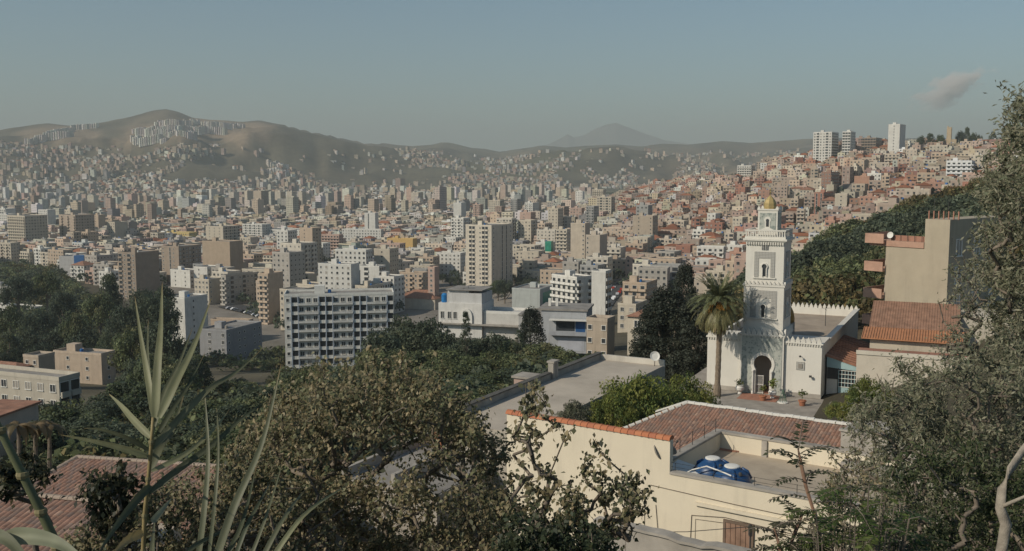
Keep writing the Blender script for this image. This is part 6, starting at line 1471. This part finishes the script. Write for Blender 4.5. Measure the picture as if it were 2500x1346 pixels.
# ------------------------------------------------------------------ tiled houses at the lower left
WRO = ridge_tile(0.17, 0.40).mesh('ridge_tile', simple('old_ridge', (0.30, 0.24, 0.19), 0.9, 0.25, 3))
def left_house():
    # ridge runs along the picture, front slope towards the viewer
    A = at(190, 1116, 58.0); z0 = A.z; r = R(12)
    o = empty('tiled_house', (A.x, A.y, z0-6), -r, 'old house with a weathered red tiled hip roof at the lower left', 'house')
    rise = 0.42
    tiled_roof(o, lambda y: -(8.5+y)*0+(-1.2*(-y)/8.5*1.5 if y < 0 else 0), lambda y: 11.0, -7.0, 0.0, lambda y: 6+y*rise*0.55, rise*0.55, 260, 0.30, 0.42, seed=3)
    MB().add([(0, 0, 5.95), (11.0, 0, 5.95), (11.0, 5, 4.0), (-1, 5, 4.0), (0, 0, 5.8), (11.0, 0, 5.8), (11.0, 5, 3.8), (-1, 5, 3.8)], [(0, 1, 2, 3), (7, 6, 5, 4), (1, 5, 6, 2), (2, 6, 7, 3), (3, 7, 4, 0)]).build('back_slope', 'tile_red', o)
    MB().box(-0.4, 10.7, -6.6, 4.6, -4, 3.6).build('wall', 'plaster', o, (0.50, 0.43, 0.33))
    for i in range(27): put('ridge_tile', WRO, o, loc=(i*0.4, 0, 6.0))
    dv = Vector((-1.7, -7.0, -7.0*rise*0.55)).normalized()
    for i in range(17):
        q = put('verge_tile', WRO, o); q.rotation_mode = 'QUATERNION'; q.rotation_quaternion = dv.to_track_quat('X', 'Z'); q.location = Vector((0, 0, 6.0))+dv*(i*0.43)
    B = at(-140, 1190, 47.0); o2 = empty('tiled_house', (B.x, B.y, B.z-5), -R(14), 'lower long tiled roof in front of the hip-roofed house at the lower left', 'house')
    tiled_roof(o2, lambda y: 0.0, lambda y: 11.5+(-y)*0.12, -8.5, 0.0, lambda y: 5+y*0.2, 0.2, 240, 0.30, 0.42, seed=5)
    MB().box(0.3, 11.2, -8, 3, -4, 3.0).build('wall', 'plaster', o2, (0.45, 0.38, 0.30))
    for i in range(29): put('ridge_tile', WRO, o2, loc=(i*0.4, 0, 5.02))
    C_ = at(-30, 1010, 90.0); o3 = empty('tiled_house', (C_.x, C_.y, C_.z-5), -R(10), 'pale house corner with tile edge beside the withered banana plants', 'house')
    MB().box(-3, 0.9, 0, 6, 0, 4.6).build('wall', 'plaster', o3, (0.52, 0.42, 0.34)); MB().box(-3.3, 1.1, -0.3, 6.3, 4.6, 4.8).build('roof', 'tile_red', o3)
left_house()

# ------------------------------------------------------------------ vegetation close to the camera
def in_poly(P, x, y):
    c = False
    for (x1, y1), (x2, y2) in zip(P, P[1:]+P[:1]):
        if (y1 > y) != (y2 > y) and x < (x2-x1)*(y-y1)/(y2-y1)+x1: c = not c
    return c
def sample_poly(rs, P, n):
    xs = [p[0] for p in P]; ys = [p[1] for p in P]; out = []
    while len(out) < n:
        x, y = rs.uniform(min(xs), max(xs)), rs.uniform(min(ys), max(ys))
        if in_poly(P, x, y): out.append((x, y))
    return out
def branch_tree(name, label, cat, root, pts, leaves, leaf, cols, rs, r0=0.012, rmax=0.09, droop=0.6, mat_='leaf_near', bark='bark', spread=0.16, wid=0.6, tips_only=0.0, group=None, fold=0.35):
    """a branching skeleton through the given points, leaves gathered round its twigs"""
    root = Vector(root); base = np.array(root)
    pts = sorted(pts, key=lambda p: (Vector(p)-root).length)
    nodes = [base]; par = [-1]
    for p in pts:
        A = np.array(nodes); d = np.linalg.norm(A-p, axis=1); pd = np.linalg.norm(A-base, axis=1)
        j = int(np.argmin(d+0.12*pd)); q = A[j]
        L = d[j]
        if L > 0.5:
            k = int(L/0.35); 
            for i in range(1, k+1):
                t = i/(k+1); m = q+(p-q)*t+rs.normal(size=3)*0.03*L+np.array([0, 0, 0.05*L*math.sin(t*math.pi)])
                nodes.append(m); par.append(j); j = len(nodes)-1
        nodes.append(np.array(p)); par.append(j)
    n = len(nodes); cnt = np.ones(n)
    for i in range(n-1, 0, -1): cnt[par[i]] += cnt[i]
    rad = np.minimum(rmax, r0*0.45*cnt**0.45)
    b = MB()
    for i in range(1, n): b.tube([nodes[par[i]], nodes[i]], [min(rad[par[i]], rad[i]*1.6), rad[i]], 5 if rad[i] > 0.015 else 3, cap=False)
    r = empty(name, root, 0, label, cat, group)
    for k in range(len(b.v)): b.v[k] = tuple(np.array(b.v[k])-base)
    tr = b.build('branches', bark, r, fix=False, smooth=True)
    N_ = np.array(nodes); leafy = np.where(cnt < 14)[0]; 
    per = max(1, leaves//max(1, len(leafy))); P = []; T = []
    for i in leafy:
        m = rs.poisson(per*(0.5+rs.rand())); 
        if m == 0: continue
        t = rs.rand(m, 1); q = N_[par[i]]*(1-t)+N_[i]*t if par[i] >= 0 else np.repeat(N_[i][None], m, 0)
        off = unit(rs.normal(size=(m, 3)))*np.abs(rs.normal(size=(m, 1)))*spread; P.append(q+off); T.append(unit(off)*0.6+np.array([0, 0, -droop])+rs.normal(size=(m, 3))*0.35)
    P = np.concatenate(P); T = np.concatenate(T); k = len(P)
    nn = unit(rs.normal(size=(k, 3))*0.8+np.array([-0.5, -0.4, 0.55])); S = rs.uniform(0.6, 1.3, k)*leaf
    base_c = np.array(cols); K = base_c[rs.randint(0, len(base_c), k)]*rs.uniform(0.65, 1.4, (k, 1))
    V, Fc, KK = leaf_quads(P-base, nn, T, S, S*wid, K, fold)
    put('crown', np_mesh('crown', V, Fc, mat_, col=KK), r)
    return r
def clustered(rs, P, ncl, per, Y0, Y1, sig):
    """points in clusters inside an outline seen from the path, with real depth between Y0 and Y1"""
    out = []
    for (px, py) in sample_poly(rs, P, ncl):
        Y = rs.uniform(Y0, Y1); c = np.array(at(px, py, Y))
        out += [c+rs.normal(size=3)*sig for _ in range(per)]
    return out
BROWNLEAF = [(0.241, 0.207, 0.116), (0.204, 0.197, 0.113), (0.299, 0.244, 0.142), (0.168, 0.171, 0.099), (0.349, 0.284, 0.175), (0.197, 0.197, 0.105)]
rs = np.random.RandomState(21)
TWIGS = [(rs.uniform(580, 1220), 0, rs.uniform(11.8, 14.2)) for _ in range(70)]; TWIGS = [(a, float(np.interp(a, [600, 740, 800, 900, 1010, 1110, 1215], [1100, 985, 935, 925, 945, 1040, 1150]))+rs.uniform(0, 120), y) for a, b, y in TWIGS]
B1 = [(480, 1420), (515, 1270), (560, 1130), (620, 1050), (690, 985), (745, 950), (790, 905), (850, 935), (900, 893), (955, 930), (1010, 905), (1060, 965), (1120, 985), (1170, 1030), (1225, 1080), (1240, 1240), (1250, 1420)]
p = at(930, 1500, 13.0)
branch_tree('leafy_bush', 'large bush with small brownish-green leaves in the middle foreground', 'bush', (p.x, 13.0, h1(p.x, 13)), clustered(rs, B1, 270, 5, 11.4, 14.6, 0.11)+[np.array(at(a, b-k*22, y))+rs.normal(size=3)*0.03 for a, b, y in TWIGS for k in range(5)]+clustered(rs, [(600, 1420), (620, 1240), (800, 1180), (1100, 1180), (1225, 1250), (1240, 1420)], 90, 4, 10.8, 12.4, 0.12), 42000, 0.064, BROWNLEAF, rs, spread=0.12, rmax=0.035)
B0 = [(130, 1420), (200, 1320), (290, 1240), (420, 1205), (500, 1160), (560, 1130), (640, 1090), (700, 1180), (720, 1420)]
p = at(480, 1500, 10.5)
branch_tree('leafy_bush', 'low small-leaved bush behind the reed stems', 'bush', (p.x, 10.5, h1(p.x, 10.5)), clustered(rs, B0, 170, 5, 9.8, 11.8, 0.09), 20000, 0.055, BROWNLEAF+[(0.06, 0.075, 0.04)], rs, spread=0.09)
B2 = [(1290, 940), (1330, 960), (1385, 1060), (1395, 1150), (1370, 1200), (1330, 1300), (1340, 1420), (1200, 1420), (1215, 1250), (1240, 1150), (1262, 1060)]
p = at(1270, 1520, 11.0)
branch_tree('young_tree', 'slender young tree with drooping heart-shaped leaves before the cream wall', 'tree', (p.x, 11.0, h1(p.x, 11)), clustered(rs, B2, 64, 3, 10.4, 11.6, 0.06)+[np.array(at(a, b, 11.0)) for a, b in ((1305, 925), (1310, 960), (1296, 1000), (1330, 985), (1302, 1050), (1300, 1110), (1290, 1180))], 1350, 0.07, BROWNLEAF[:4], rs, spread=0.07, droop=1.1, wid=0.72)
B3 = [(1430, 1130), (1470, 1075), (1500, 1110), (1490, 1180), (1560, 1170), (1592, 1180), (1575, 1230), (1525, 1290), (1480, 1350), (1490, 1420), (1300, 1420), (1330, 1330), (1370, 1260), (1400, 1190)]
p = at(1420, 1520, 10.6)
branch_tree('young_tree', 'second young tree with drooping leaves reaching right over the cream facade', 'tree', (p.x, 10.6, h1(p.x, 10.6)), clustered(rs, B3, 80, 4, 10.0, 11.3, 0.07), 2900, 0.068, BROWNLEAF+[(0.065, 0.08, 0.038)], rs, spread=0.075, droop=1.0, wid=0.7)
B4 = [(1220, 1300), (1300, 1250), (1420, 1280), (1500, 1330), (1510, 1420), (1180, 1420)]
p = at(1380, 1560, 9.6)
branch_tree('leafy_bush', 'dark green low bush under the two young trees', 'bush', (p.x, 9.6, h1(p.x, 9.6)), clustered(rs, B4, 60, 4, 9.2, 10.2, 0.08), 4500, 0.06, [(0.05, 0.065, 0.035), (0.07, 0.08, 0.04), (0.04, 0.055, 0.03)], rs, spread=0.09)
# grey-green trees on the right
OLIVE = [(0.215, 0.211, 0.136), (0.179, 0.186, 0.118), (0.257, 0.246, 0.168), (0.143, 0.161, 0.100), (0.300, 0.286, 0.200)]
R1 = [(2485, 240), (2530, 240), (2700, 200), (2760, 700), (2700, 1000), (2460, 900), (2440, 800), (2445, 700), (2425, 640), (2418, 560), (2425, 480), (2440, 400), (2462, 320)]
p = at(2720, 1500, 19.0)
branch_tree('olive_tree', 'tall grey-green tree filling the right edge', 'tree', (p.x, 19.0, h1(p.x, 19)), clustered(rs, R1, 320, 6, 17.0, 21.0, 0.20), 58000, 0.11, OLIVE, rs, spread=0.17, droop=0.2, wid=0.30, rmax=0.16)
R1b = [(2330, 640), (2400, 590), (2400, 720), (2390, 860), (2300, 860), (2345, 760)]
p = at(2560, 1400, 18.0)
branch_tree('olive_tree', 'sparse grey twigs reaching across the shaded windows of the beige flats', 'tree', (p.x, 18.0, h1(p.x, 18)), clustered(rs, R1b, 26, 4, 17.0, 18.6, 0.12), 1500, 0.08, OLIVE, rs, spread=0.12, droop=0.2, wid=0.32)
R2 = [(2420, 840), (2520, 820), (2600, 1400), (2150, 1420), (2090, 1330), (2110, 1230), (2090, 1120), (2105, 1020), (2180, 930), (2250, 880), (2330, 850)]
p = at(2380, 1600, 15.5)
branch_tree('olive_tree', 'wide grey-green olive-like tree below the beige flats', 'tree', (p.x, 15.5, h1(p.x, 15.5)), clustered(rs, R2, 300, 6, 14.0, 17.4, 0.17), 42000, 0.085, OLIVE, rs, spread=0.14, droop=0.2, wid=0.32, rmax=0.12)
R3 = [(2060, 1120), (2100, 1060), (2130, 1150), (2170, 1250), (2150, 1420), (1930, 1420), (1960, 1300), (2000, 1200)]
p = at(2060, 1600, 12.0)
branch_tree('olive_tree', 'thin dry shrub with sparse brown leaves before the concrete block', 'shrub', (p.x, 12.0, h1(p.x, 12)), clustered(rs, R3, 60, 4, 11.4, 12.8, 0.11), 3600, 0.06, BROWNLEAF[:3]+OLIVE[:2], rs, spread=0.10, droop=0.3, wid=0.4)
R4 = [(2200, 1150), (2330, 1080), (2420, 1120), (2520, 1150), (2540, 1420), (2180, 1420)]
p = at(2350, 1700, 11.0)
branch_tree('leafy_bush', 'green leafy bush at the lower right corner', 'bush', (p.x, 11.0, h1(p.x, 11)), clustered(rs, R4, 120, 5, 10.2, 12.2, 0.1), 13000, 0.06, [(0.065, 0.085, 0.035), (0.085, 0.10, 0.045), (0.05, 0.07, 0.032), (0.11, 0.12, 0.06)], rs, spread=0.11, droop=0.3, wid=0.4)
# compound-leaved plants
def compound(base, d, ln, pairs, rs, lw=0.03, ll=0.075, col=(0.07, 0.10, 0.035), sag=0.35):
    d = unit(np.array(d, float)[None])[0]; q = np.array(base, float); V = []; Fc = []; K = []; pts = [q.copy()]
    for i in range(pairs+1):
        d = unit((d+np.array([0, 0, -sag/pairs]))[None])[0]; q = q+d*ln/pairs; pts.append(q.copy())
        s = unit(np.cross(d, [0, 0, 1.0])[None])[0]; u = np.cross(s, d)
        for sg in ((-1, 1) if i < pairs else (0,)):
            dv = unit((s*sg+d*(0.35 if sg else 1)+u*0.1-np.array([0, 0, 0.25])+rs.normal(size=3)*0.12)[None])[0]; L = ll*(0.6+0.6*math.sin(min(1, (i+1)/pairs)*math.pi*0.85))*rs.uniform(0.85, 1.15)
            w = unit(np.cross(dv, u+rs.normal(size=3)*0.3)[None])[0]*lw*0.5; o = len(V); m = q+dv*L*0.4
            V += [q, m+w, q+dv*L, m-w]; Fc.append((o, o+1, o+2, o+3)); K += [np.array(col)*rs.uniform(0.6, 1.4)]*4
    return V, Fc, K, pts
def sumac(name, label, stem_px, Y, nleaf, ln, col, seed, top_only=0.35):
    rs = np.random.RandomState(seed); pts = [np.array(at(a, b, Y+0.1*i)) for i, (a, b) in enumerate(stem_px)]
    g = pts[0].copy(); g[2] = h1(g[0], g[1]); root = empty(name, g, 0, label, 'plant')
    MB().tube([p-g for p in [g]+pts], [0.03]+[0.018]*(len(pts)-1)+[0.006], 6).build('stem', simple('reddish_stem', (0.20, 0.12, 0.08)) if 'reddish_stem' not in bpy.data.materials else bpy.data.materials['reddish_stem'], root)
    for i in range(nleaf):
        t = top_only+(1-top_only)*i/max(1, nleaf-1); u = t*(len(pts)-1); k = min(int(u), len(pts)-2); b0 = pts[k]+(pts[k+1]-pts[k])*(u-k)
        a = i*2.4+rs.rand()*0.5; e = 0.1+0.7*t
        V, Fc, K, sp = compound(b0-g, (math.cos(a)*math.cos(e), math.sin(a)*math.cos(e)*0.7, math.sin(e)), ln*rs.uniform(0.8, 1.2), 9, rs, col=col, sag=0.9)
        o = put('compound_leaf', np_mesh('compound_leaf', V, Fc, 'leaf_near', col=np.array(K)), root)
        MB().tube(sp, [0.005]*(len(sp)-1)+[0.002], 4).build('leaf_stalk', 'bark', o)
sumac('sumac_plant', 'young plant with feathery compound leaves in front of the roof terrace', [(2010, 1346), (1990, 1260), (1968, 1190), (1955, 1130), (1948, 1095)], 9.0, 13, 0.36, (0.065, 0.075, 0.04), 1)
sumac('sumac_plant', 'smaller feathery plant below the terrace one', [(1935, 1400), (1930, 1330), (1945, 1290), (1958, 1262)], 8.6, 8, 0.26, (0.075, 0.08, 0.04), 2)
sumac('sumac_plant', 'sparse feathery sprig by the thin iron pole', [(1900, 1400), (1905, 1340), (1890, 1290)], 8.4, 6, 0.22, (0.08, 0.075, 0.045), 3)
def fern_bush():
    rs = np.random.RandomState(6); c0 = np.array(at(2080, 1400, 8.6)); g = c0.copy(); g[2] = h1(g[0], g[1]); V = []; Fc = []; K = []; st = MB()
    root = empty('feathery_bush', g, 0, 'bright green feathery bush with long compound leaves at lower right', 'bush')
    for (px, py) in sample_poly(rs, [(1960, 1280), (2020, 1190), (2120, 1160), (2200, 1230), (2260, 1290), (2290, 1420), (1900, 1420)], 130):
        Y = rs.uniform(8.0, 9.4); b0 = np.array(at(px, py, Y))-g; a = rs.uniform(0, 6.28)
        v, f, k, sp = compound(b0, (math.cos(a), math.sin(a)*0.6, rs.uniform(-0.1, 0.5)), rs.uniform(0.22, 0.36), 12, rs, lw=0.02, ll=0.09, col=[(0.085, 0.125, 0.03), (0.07, 0.105, 0.03), (0.11, 0.14, 0.04), (0.05, 0.08, 0.03)][rs.randint(4)], sag=0.6)
        o = len(V); V += v; Fc += [tuple(i+o for i in q) for q in f]; K += k
        st.tube([sp[0]*0.55+np.array([0, 0, -0.1]), sp[0]], [0.012, 0.006], 4, cap=False); st.tube([sp[0], sp[5], sp[-1]], [0.005, 0.004, 0.002], 4, cap=False)
    put('foliage', np_mesh('foliage', V, Fc, 'leaf_near', col=np.array(K)), root); st.build('stems', 'bark', root, fix=False)
fern_bush()
# bare pale branch at the right edge
bb = [at(a, b, y) for a, b, y in ((2560, 1020, 8.4), (2500, 1095, 8.2), (2468, 1145, 8.1), (2446, 1195, 8.0), (2442, 1240, 8.0), (2456, 1280, 8.0), (2448, 1330, 8.0), (2430, 1420, 8.0), (2420, 1700, 8.1))]
br = empty('bare_branch', bb[-1], 0, 'bare pale grey branch curving up along the right edge', 'branch')
PB = simple('pale_bark', (0.30, 0.26, 0.21), 0.9, 0.3, 9, bump=0.4)
MB().tube([p-bb[-1] for p in bb], [0.02, 0.028, 0.033, 0.037, 0.042, 0.047, 0.044, 0.048, 0.06], 9).build('limb', PB, br, smooth=True)
MB().tube([bb[4]-bb[-1], at(2474, 1225, 7.9)-bb[-1], at(2520, 1205, 7.8)-bb[-1]], [0.02, 0.016, 0.012], 7).build('side_shoot', PB, br, smooth=True)
# ------------------------------------------------------------------ giant reeds in the left foreground
M['reed'] = attr_mat('reed_leaf', var=0.12, scale=9, translucent=0.30, rough=0.5, spec=0.3)
RY0 = 2.5
def blade(pts, w, Y, parent, origin, col=(0.17, 0.185, 0.095), name='leaf', yaw=0.3, tip=True, dY=0.25):
    """long tapering folded leaf along picture points, bending in depth"""
    n = 14; P = [Vector(at(a, b, Y+dY*(i/(len(pts)-1))**1.5)) for i, (a, b) in enumerate(pts)]
    def cat(t):
        u = t*(len(P)-1); i = min(int(u), len(P)-2); f = u-i; p0 = P[max(i-1, 0)]; p1 = P[i]; p2 = P[i+1]; p3 = P[min(i+2, len(P)-1)]
        return 0.5*((2*p1)+(p2-p0)*f+(2*p0-5*p1+4*p2-p3)*f*f+(3*p1-p0-3*p2+p3)*f**3)
    C_ = [cat(i/n) for i in range(n+1)]; V = []; K = []; rr = random.Random(int(pts[0][0]*3+pts[-1][1]))
    for i, c in enumerate(C_):
        t = i/n; d = (C_[min(i+1, n)]-C_[max(i-1, 0)]).normalized(); view = c.normalized(); s = d.cross(view).normalized(); s = (s+view*yaw).normalized(); nn = s.cross(d).normalized()
        hw = w*0.5*Y/F*(min(1, 0.55+t*3.0) if t < 0.15 else 1)*(max(0.04, (1-((t-0.15)/0.85)**1.8)) if (tip and t > 0.15) else 1)
        for e, f in ((-1, 0.0), (-0.5, 0.12), (0, 0.28), (0.5, 0.12), (1, 0.0)): V.append(c+s*hw*e+nn*hw*f-origin)
        k = Vector(col)*rr.uniform(0.9, 1.1); k = k.lerp(Vector((0.30, 0.20, 0.09)), max(0, (t-0.86)/0.14)*0.8 if tip else 0)
        for e in range(5): K.append(tuple(k*(1.15 if e == 2 else 1.0)))
    Fc = [(i*5+j, i*5+j+1, i*5+j+6, i*5+j+5) for i in range(n) for j in range(4)]
    return put(name, np_mesh(name, [tuple(v) for v in V], Fc, 'reed', col=np.array(K), smooth=True), parent)
def reed_stem(pts, w, Y, parent, origin, col=(0.15, 0.16, 0.085)):
    P = [Vector(at(a, b, Y))-origin for a, b in pts]; P = [Vector((P[0].x, P[0].y, 0.0))]+P
    b = MB(); b.tube(P, [w*0.5*Y/F*1.1]+[w*0.5*Y/F*(1-0.4*i/len(pts)) for i in range(len(pts))], 9); o = b.build('stem', simple('reed_stem_%d' % int(pts[0][0]), col, 0.6, 0.2, 14), parent, smooth=True)
    for i in range(1, len(P)-1):
        p = P[i]; r = w*0.5*Y/F*1.12; MB().lathe([(r*0.95, -0.006), (r*1.12, 0), (r*0.95, 0.006)], 9, p.x, p.y).build('node', 'reed_node' if 'reed_node' in M else simple('reed_node', (0.2, 0.17, 0.09)), o, loc=(0, 0, p.z))
def reed(label, base_px, Y, stem, sw, leaves, scol=(0.15, 0.16, 0.085)):
    g = Vector(at(base_px[0], base_px[1], Y)); g.z = h1(g.x, g.y); o = empty('giant_reed', g, 0, label, 'reed', 'giant reeds in the foreground')
    if stem: reed_stem(stem, sw, Y, o, g, scol)
    for (pts, w, *k) in leaves: blade(pts, w, Y+(k[1] if len(k) > 1 else 0), o, g, k[0] if k else (0.17, 0.185, 0.095), dY=k[2] if len(k) > 2 else 0.25)
DK = (0.080, 0.090, 0.055); LT = (0.22, 0.22, 0.125); MD = (0.135, 0.14, 0.085); DRY = (0.24, 0.185, 0.085)
reed('tall giant reed with upright spear leaves, the main one before the town', (352, 1346), 2.5, [(350, 1346), (353, 1260), (362, 1170), (370, 1080), (374, 1020)], 12, [
    ([(378, 1030), (362, 930), (345, 830), (329, 724)], 17, LT), ([(378, 1025), (384, 900), (392, 800), (396, 690)], 22, LT), ([(388, 1020), (430, 930), (475, 840), (516, 728)], 22, LT),
    ([(368, 1068), (330, 1030), (295, 990), (266, 962)], 19, LT), ([(360, 1115), (310, 1098), (230, 1078), (148, 1062)], 17, LT, 0, -0.3), ([(372, 1095), (430, 1030), (510, 950), (575, 910), (642, 850)], 19, MD), ([(385, 1060), (420, 1000), (460, 940), (500, 862)], 14, DK, 0.05),
    ([(365, 1150), (390, 1090), (420, 1050), (450, 960)], 24, MD, 0.02), ([(362, 1205), (430, 1150), (520, 1085), (590, 1022), (668, 966)], 19, DK), ([(368, 1185), (330, 1225), (280, 1290), (235, 1360)], 22, DK, -0.05, -0.2), ([(372, 1275), (392, 1250), (420, 1215)], 19, LT), ([(374, 1050), (400, 960), (440, 880), (470, 800)], 13, MD, 0.08), ([(366, 1100), (310, 1070), (250, 1050), (205, 1046)], 12, MD, 0.1, -0.2), ([(378, 1040), (366, 950), (360, 860), (362, 780)], 12, MD, 0.1), ([(370, 1150), (450, 1110), (520, 1050), (560, 1000)], 14, LT, -0.05), ([(350, 1300), (310, 1320), (270, 1360)], 24, DRY, -0.1, -0.2)], DRY)
reed('clump of arching reed blades rising at the bottom, beside the main reed', (520, 1400), 2.35, [(500, 1420), (505, 1380)], 13, [
    ([(478, 1400), (498, 1250), (508, 1100), (497, 935)], 16, MD), ([(505, 1400), (525, 1220), (533, 1090), (528, 985)], 10, MD), ([(515, 1400), (570, 1240), (640, 1080), (686, 890)], 22, MD), ([(530, 1400), (590, 1280), (625, 1140)], 14, DK), ([(595, 1400), (650, 1260), (692, 1120)], 10, MD),
    ([(620, 1400), (690, 1270), (745, 1195)], 14, MD), ([(640, 1400), (740, 1260), (848, 1185)], 14, LT), ([(560, 1400), (600, 1290), (640, 1215), (660, 1180)], 12, DK), ([(410, 1400), (480, 1330), (600, 1270)], 16, DK, -0.1), ([(370, 1400), (372, 1330), (378, 1268)], 14, MD)])
reed('thick nearest reed stalk slanting down at the left edge', (150, 1420), 1.75, [(175, 1420), (140, 1335), (100, 1250), (55, 1160), (0, 1050), (-60, 940)], 26, [([(10, 1310), (80, 1310), (150, 1330), (230, 1390)], 45, (0.19, 0.20, 0.13), -0.1, -0.1), ([(-40, 1300), (20, 1320), (90, 1400)], 36, MD, -0.1, -0.1)], (0.105, 0.115, 0.06))
# withered banana plants and creepers at the left
def banana():
    g = at(75, 1060, 62); g = Vector((g.x, g.y, g.z-1.5)); rs_ = random.Random(5)
    for n_, (px, lab) in enumerate(((40, 'withered banana plant nearest the left edge'), (80, 'middle withered banana plant with hanging dry leaves'), (115, 'withered banana plant with one upright leaf'))):
        p = at(px, 1030, 62+n_); z0 = p.z-3.2; o = empty('banana_plant', (p.x, p.y, z0), 0, lab, 'banana plant', 'withered banana plants')
        MB().tube([(0, 0, 0), (0.1, 0, 1.6), (0.1, 0, 3.0)], [0.16, 0.13, 0.09], 8).build('stem', M['bark'], o)
        for i in range(8):
            a = i*0.8+n_; V = []; K = []; L = rs_.uniform(1.2, 1.9); up = rs_.uniform(0.2, 1.0); c = Vector((0.10, 0.09, 0.05)).lerp(Vector((0.28, 0.20, 0.11)), rs_.random())
            for j in range(9):
                t = j/8; x = L*0.8*math.sin(t*1.4); z = up*t*1.2-1.7*t*t; w = 0.24*math.sin(min(1, t+0.12)*math.pi*0.95)+0.02; d = Vector((math.cos(a), math.sin(a), 0)); s = Vector((-math.sin(a), math.cos(a), 0))
                for e in (-1, 0, 1): V.append(tuple(d*x+s*w*e+Vector((0.1, 0, 3.0+z-(0.1*abs(e))))))
                K += [tuple(c*rs_.uniform(0.8, 1.2))]*3
            Fc = [(j*3+e, j*3+e+1, j*3+e+4, j*3+e+3) for j in range(8) for e in (0, 1)]
            put('leaf', np_mesh('leaf', V, Fc, 'leaf_near', col=np.array(K)), o)
banana()
for poly, lab, sd in (([(0, 1130), (60, 1120), (130, 1180), (150, 1230), (60, 1240), (0, 1200)], 'dark creeper hanging over the left tiled roof', 1), ([(210, 1170), (300, 1150), (330, 1200), (300, 1280), (230, 1270)], 'dark leafy sprig in front of the tiled roof', 2), ([(260, 1120), (300, 1130), (320, 1300), (270, 1400), (200, 1400)], 'thin leafy shoot rising through the tiled roof view', 3)):
    q = sum((p[0] for p in poly))/len(poly); p = at(q, 1480, 10.0)
    branch_tree('creeper', lab, 'creeper', (p.x, 10.0, h1(p.x, 10)), clustered(rs, poly, 14, 4, 9.6, 10.4, 0.07), 900, 0.075, [(0.035, 0.045, 0.028), (0.05, 0.058, 0.035), (0.08, 0.075, 0.04)], rs, spread=0.08, droop=1.2)

# ------------------------------------------------------------------ cloud and haze
def cloud():
    p = at(2318, 214, 15000); b = MB(); rs = random.Random(3)
    rs2 = np.random.RandomState(3); V = []; Fc = []
    bm = bmesh.new()
    bmesh.ops.create_icosphere(bm, subdivisions=3, radius=1.0); bm.to_mesh(me := bpy.data.meshes.new('cloud')); bm.free()
    m = bpy.data.materials.new('cloud'); m.use_nodes = True; nt = m.node_tree; nt.nodes.clear()
    out = nt.nodes.new('ShaderNodeOutputMaterial'); pv = nt.nodes.new('ShaderNodeVolumePrincipled'); pv.inputs['Color'].default_value = (0.95, 0.88, 0.85, 1); pv.inputs['Anisotropy'].default_value = -0.35
    tc = nt.nodes.new('ShaderNodeTexCoord'); ns = nt.nodes.new('ShaderNodeTexNoise'); ns.inputs['Scale'].default_value = 1.7; ns.inputs['Detail'].default_value = 6; ns.inputs['Roughness'].default_value = 0.62; nt.links.new(tc.outputs['Object'], ns.inputs['Vector'])
    ln = nt.nodes.new('ShaderNodeVectorMath'); ln.operation = 'LENGTH'; nt.links.new(tc.outputs['Object'], ln.inputs[0])
    fall = ramp(nt, ln.outputs['Value'], 0.05, 0.9, 0.60, -0.45)
    ad = nt.nodes.new('ShaderNodeMath'); ad.operation = 'ADD'; nt.links.new(ramp(nt, ns.outputs['Fac'], 0.34, 0.66, 0.0, 1.0), ad.inputs[0]); nt.links.new(fall, ad.inputs[1])
    nt.links.new(ramp(nt, ad.outputs[0], 0.62, 1.25, 0.0, 0.02), pv.inputs['Density']); nt.links.new(pv.outputs[0], out.inputs['Volume'])
    me.materials.append(m)
    o = put('cloud', me, loc=p, scale=(900, 560, 420)); o.rotation_euler = (0, R(-18), 0)
    tag(o, 'single small pinkish cloud in the darker sky on the right', 'cloud')
cloud()
def haze():
    me = MB().box(-14000, 14000, -300, 21500, -420, 850).mesh('haze', [])
    m = bpy.data.materials.new('haze'); m.use_nodes = True; nt = m.node_tree; nt.nodes.clear()
    out = nt.nodes.new('ShaderNodeOutputMaterial'); pv = nt.nodes.new('ShaderNodeVolumePrincipled'); pv.inputs['Color'].default_value = (0.62, 0.67, 0.67, 1); pv.inputs['Density'].default_value = HAZE_D; pv.inputs['Anisotropy'].default_value = 0.0
    pv.inputs['Density Attribute'].default_value = ''
    nt.links.new(pv.outputs[0], out.inputs['Volume']); me.materials.append(m)
    tag(put('haze', me), 'thin pale haze over the plain and the far hills', 'haze', kind='stuff')
HAZE_D = 1.25e-4
haze()
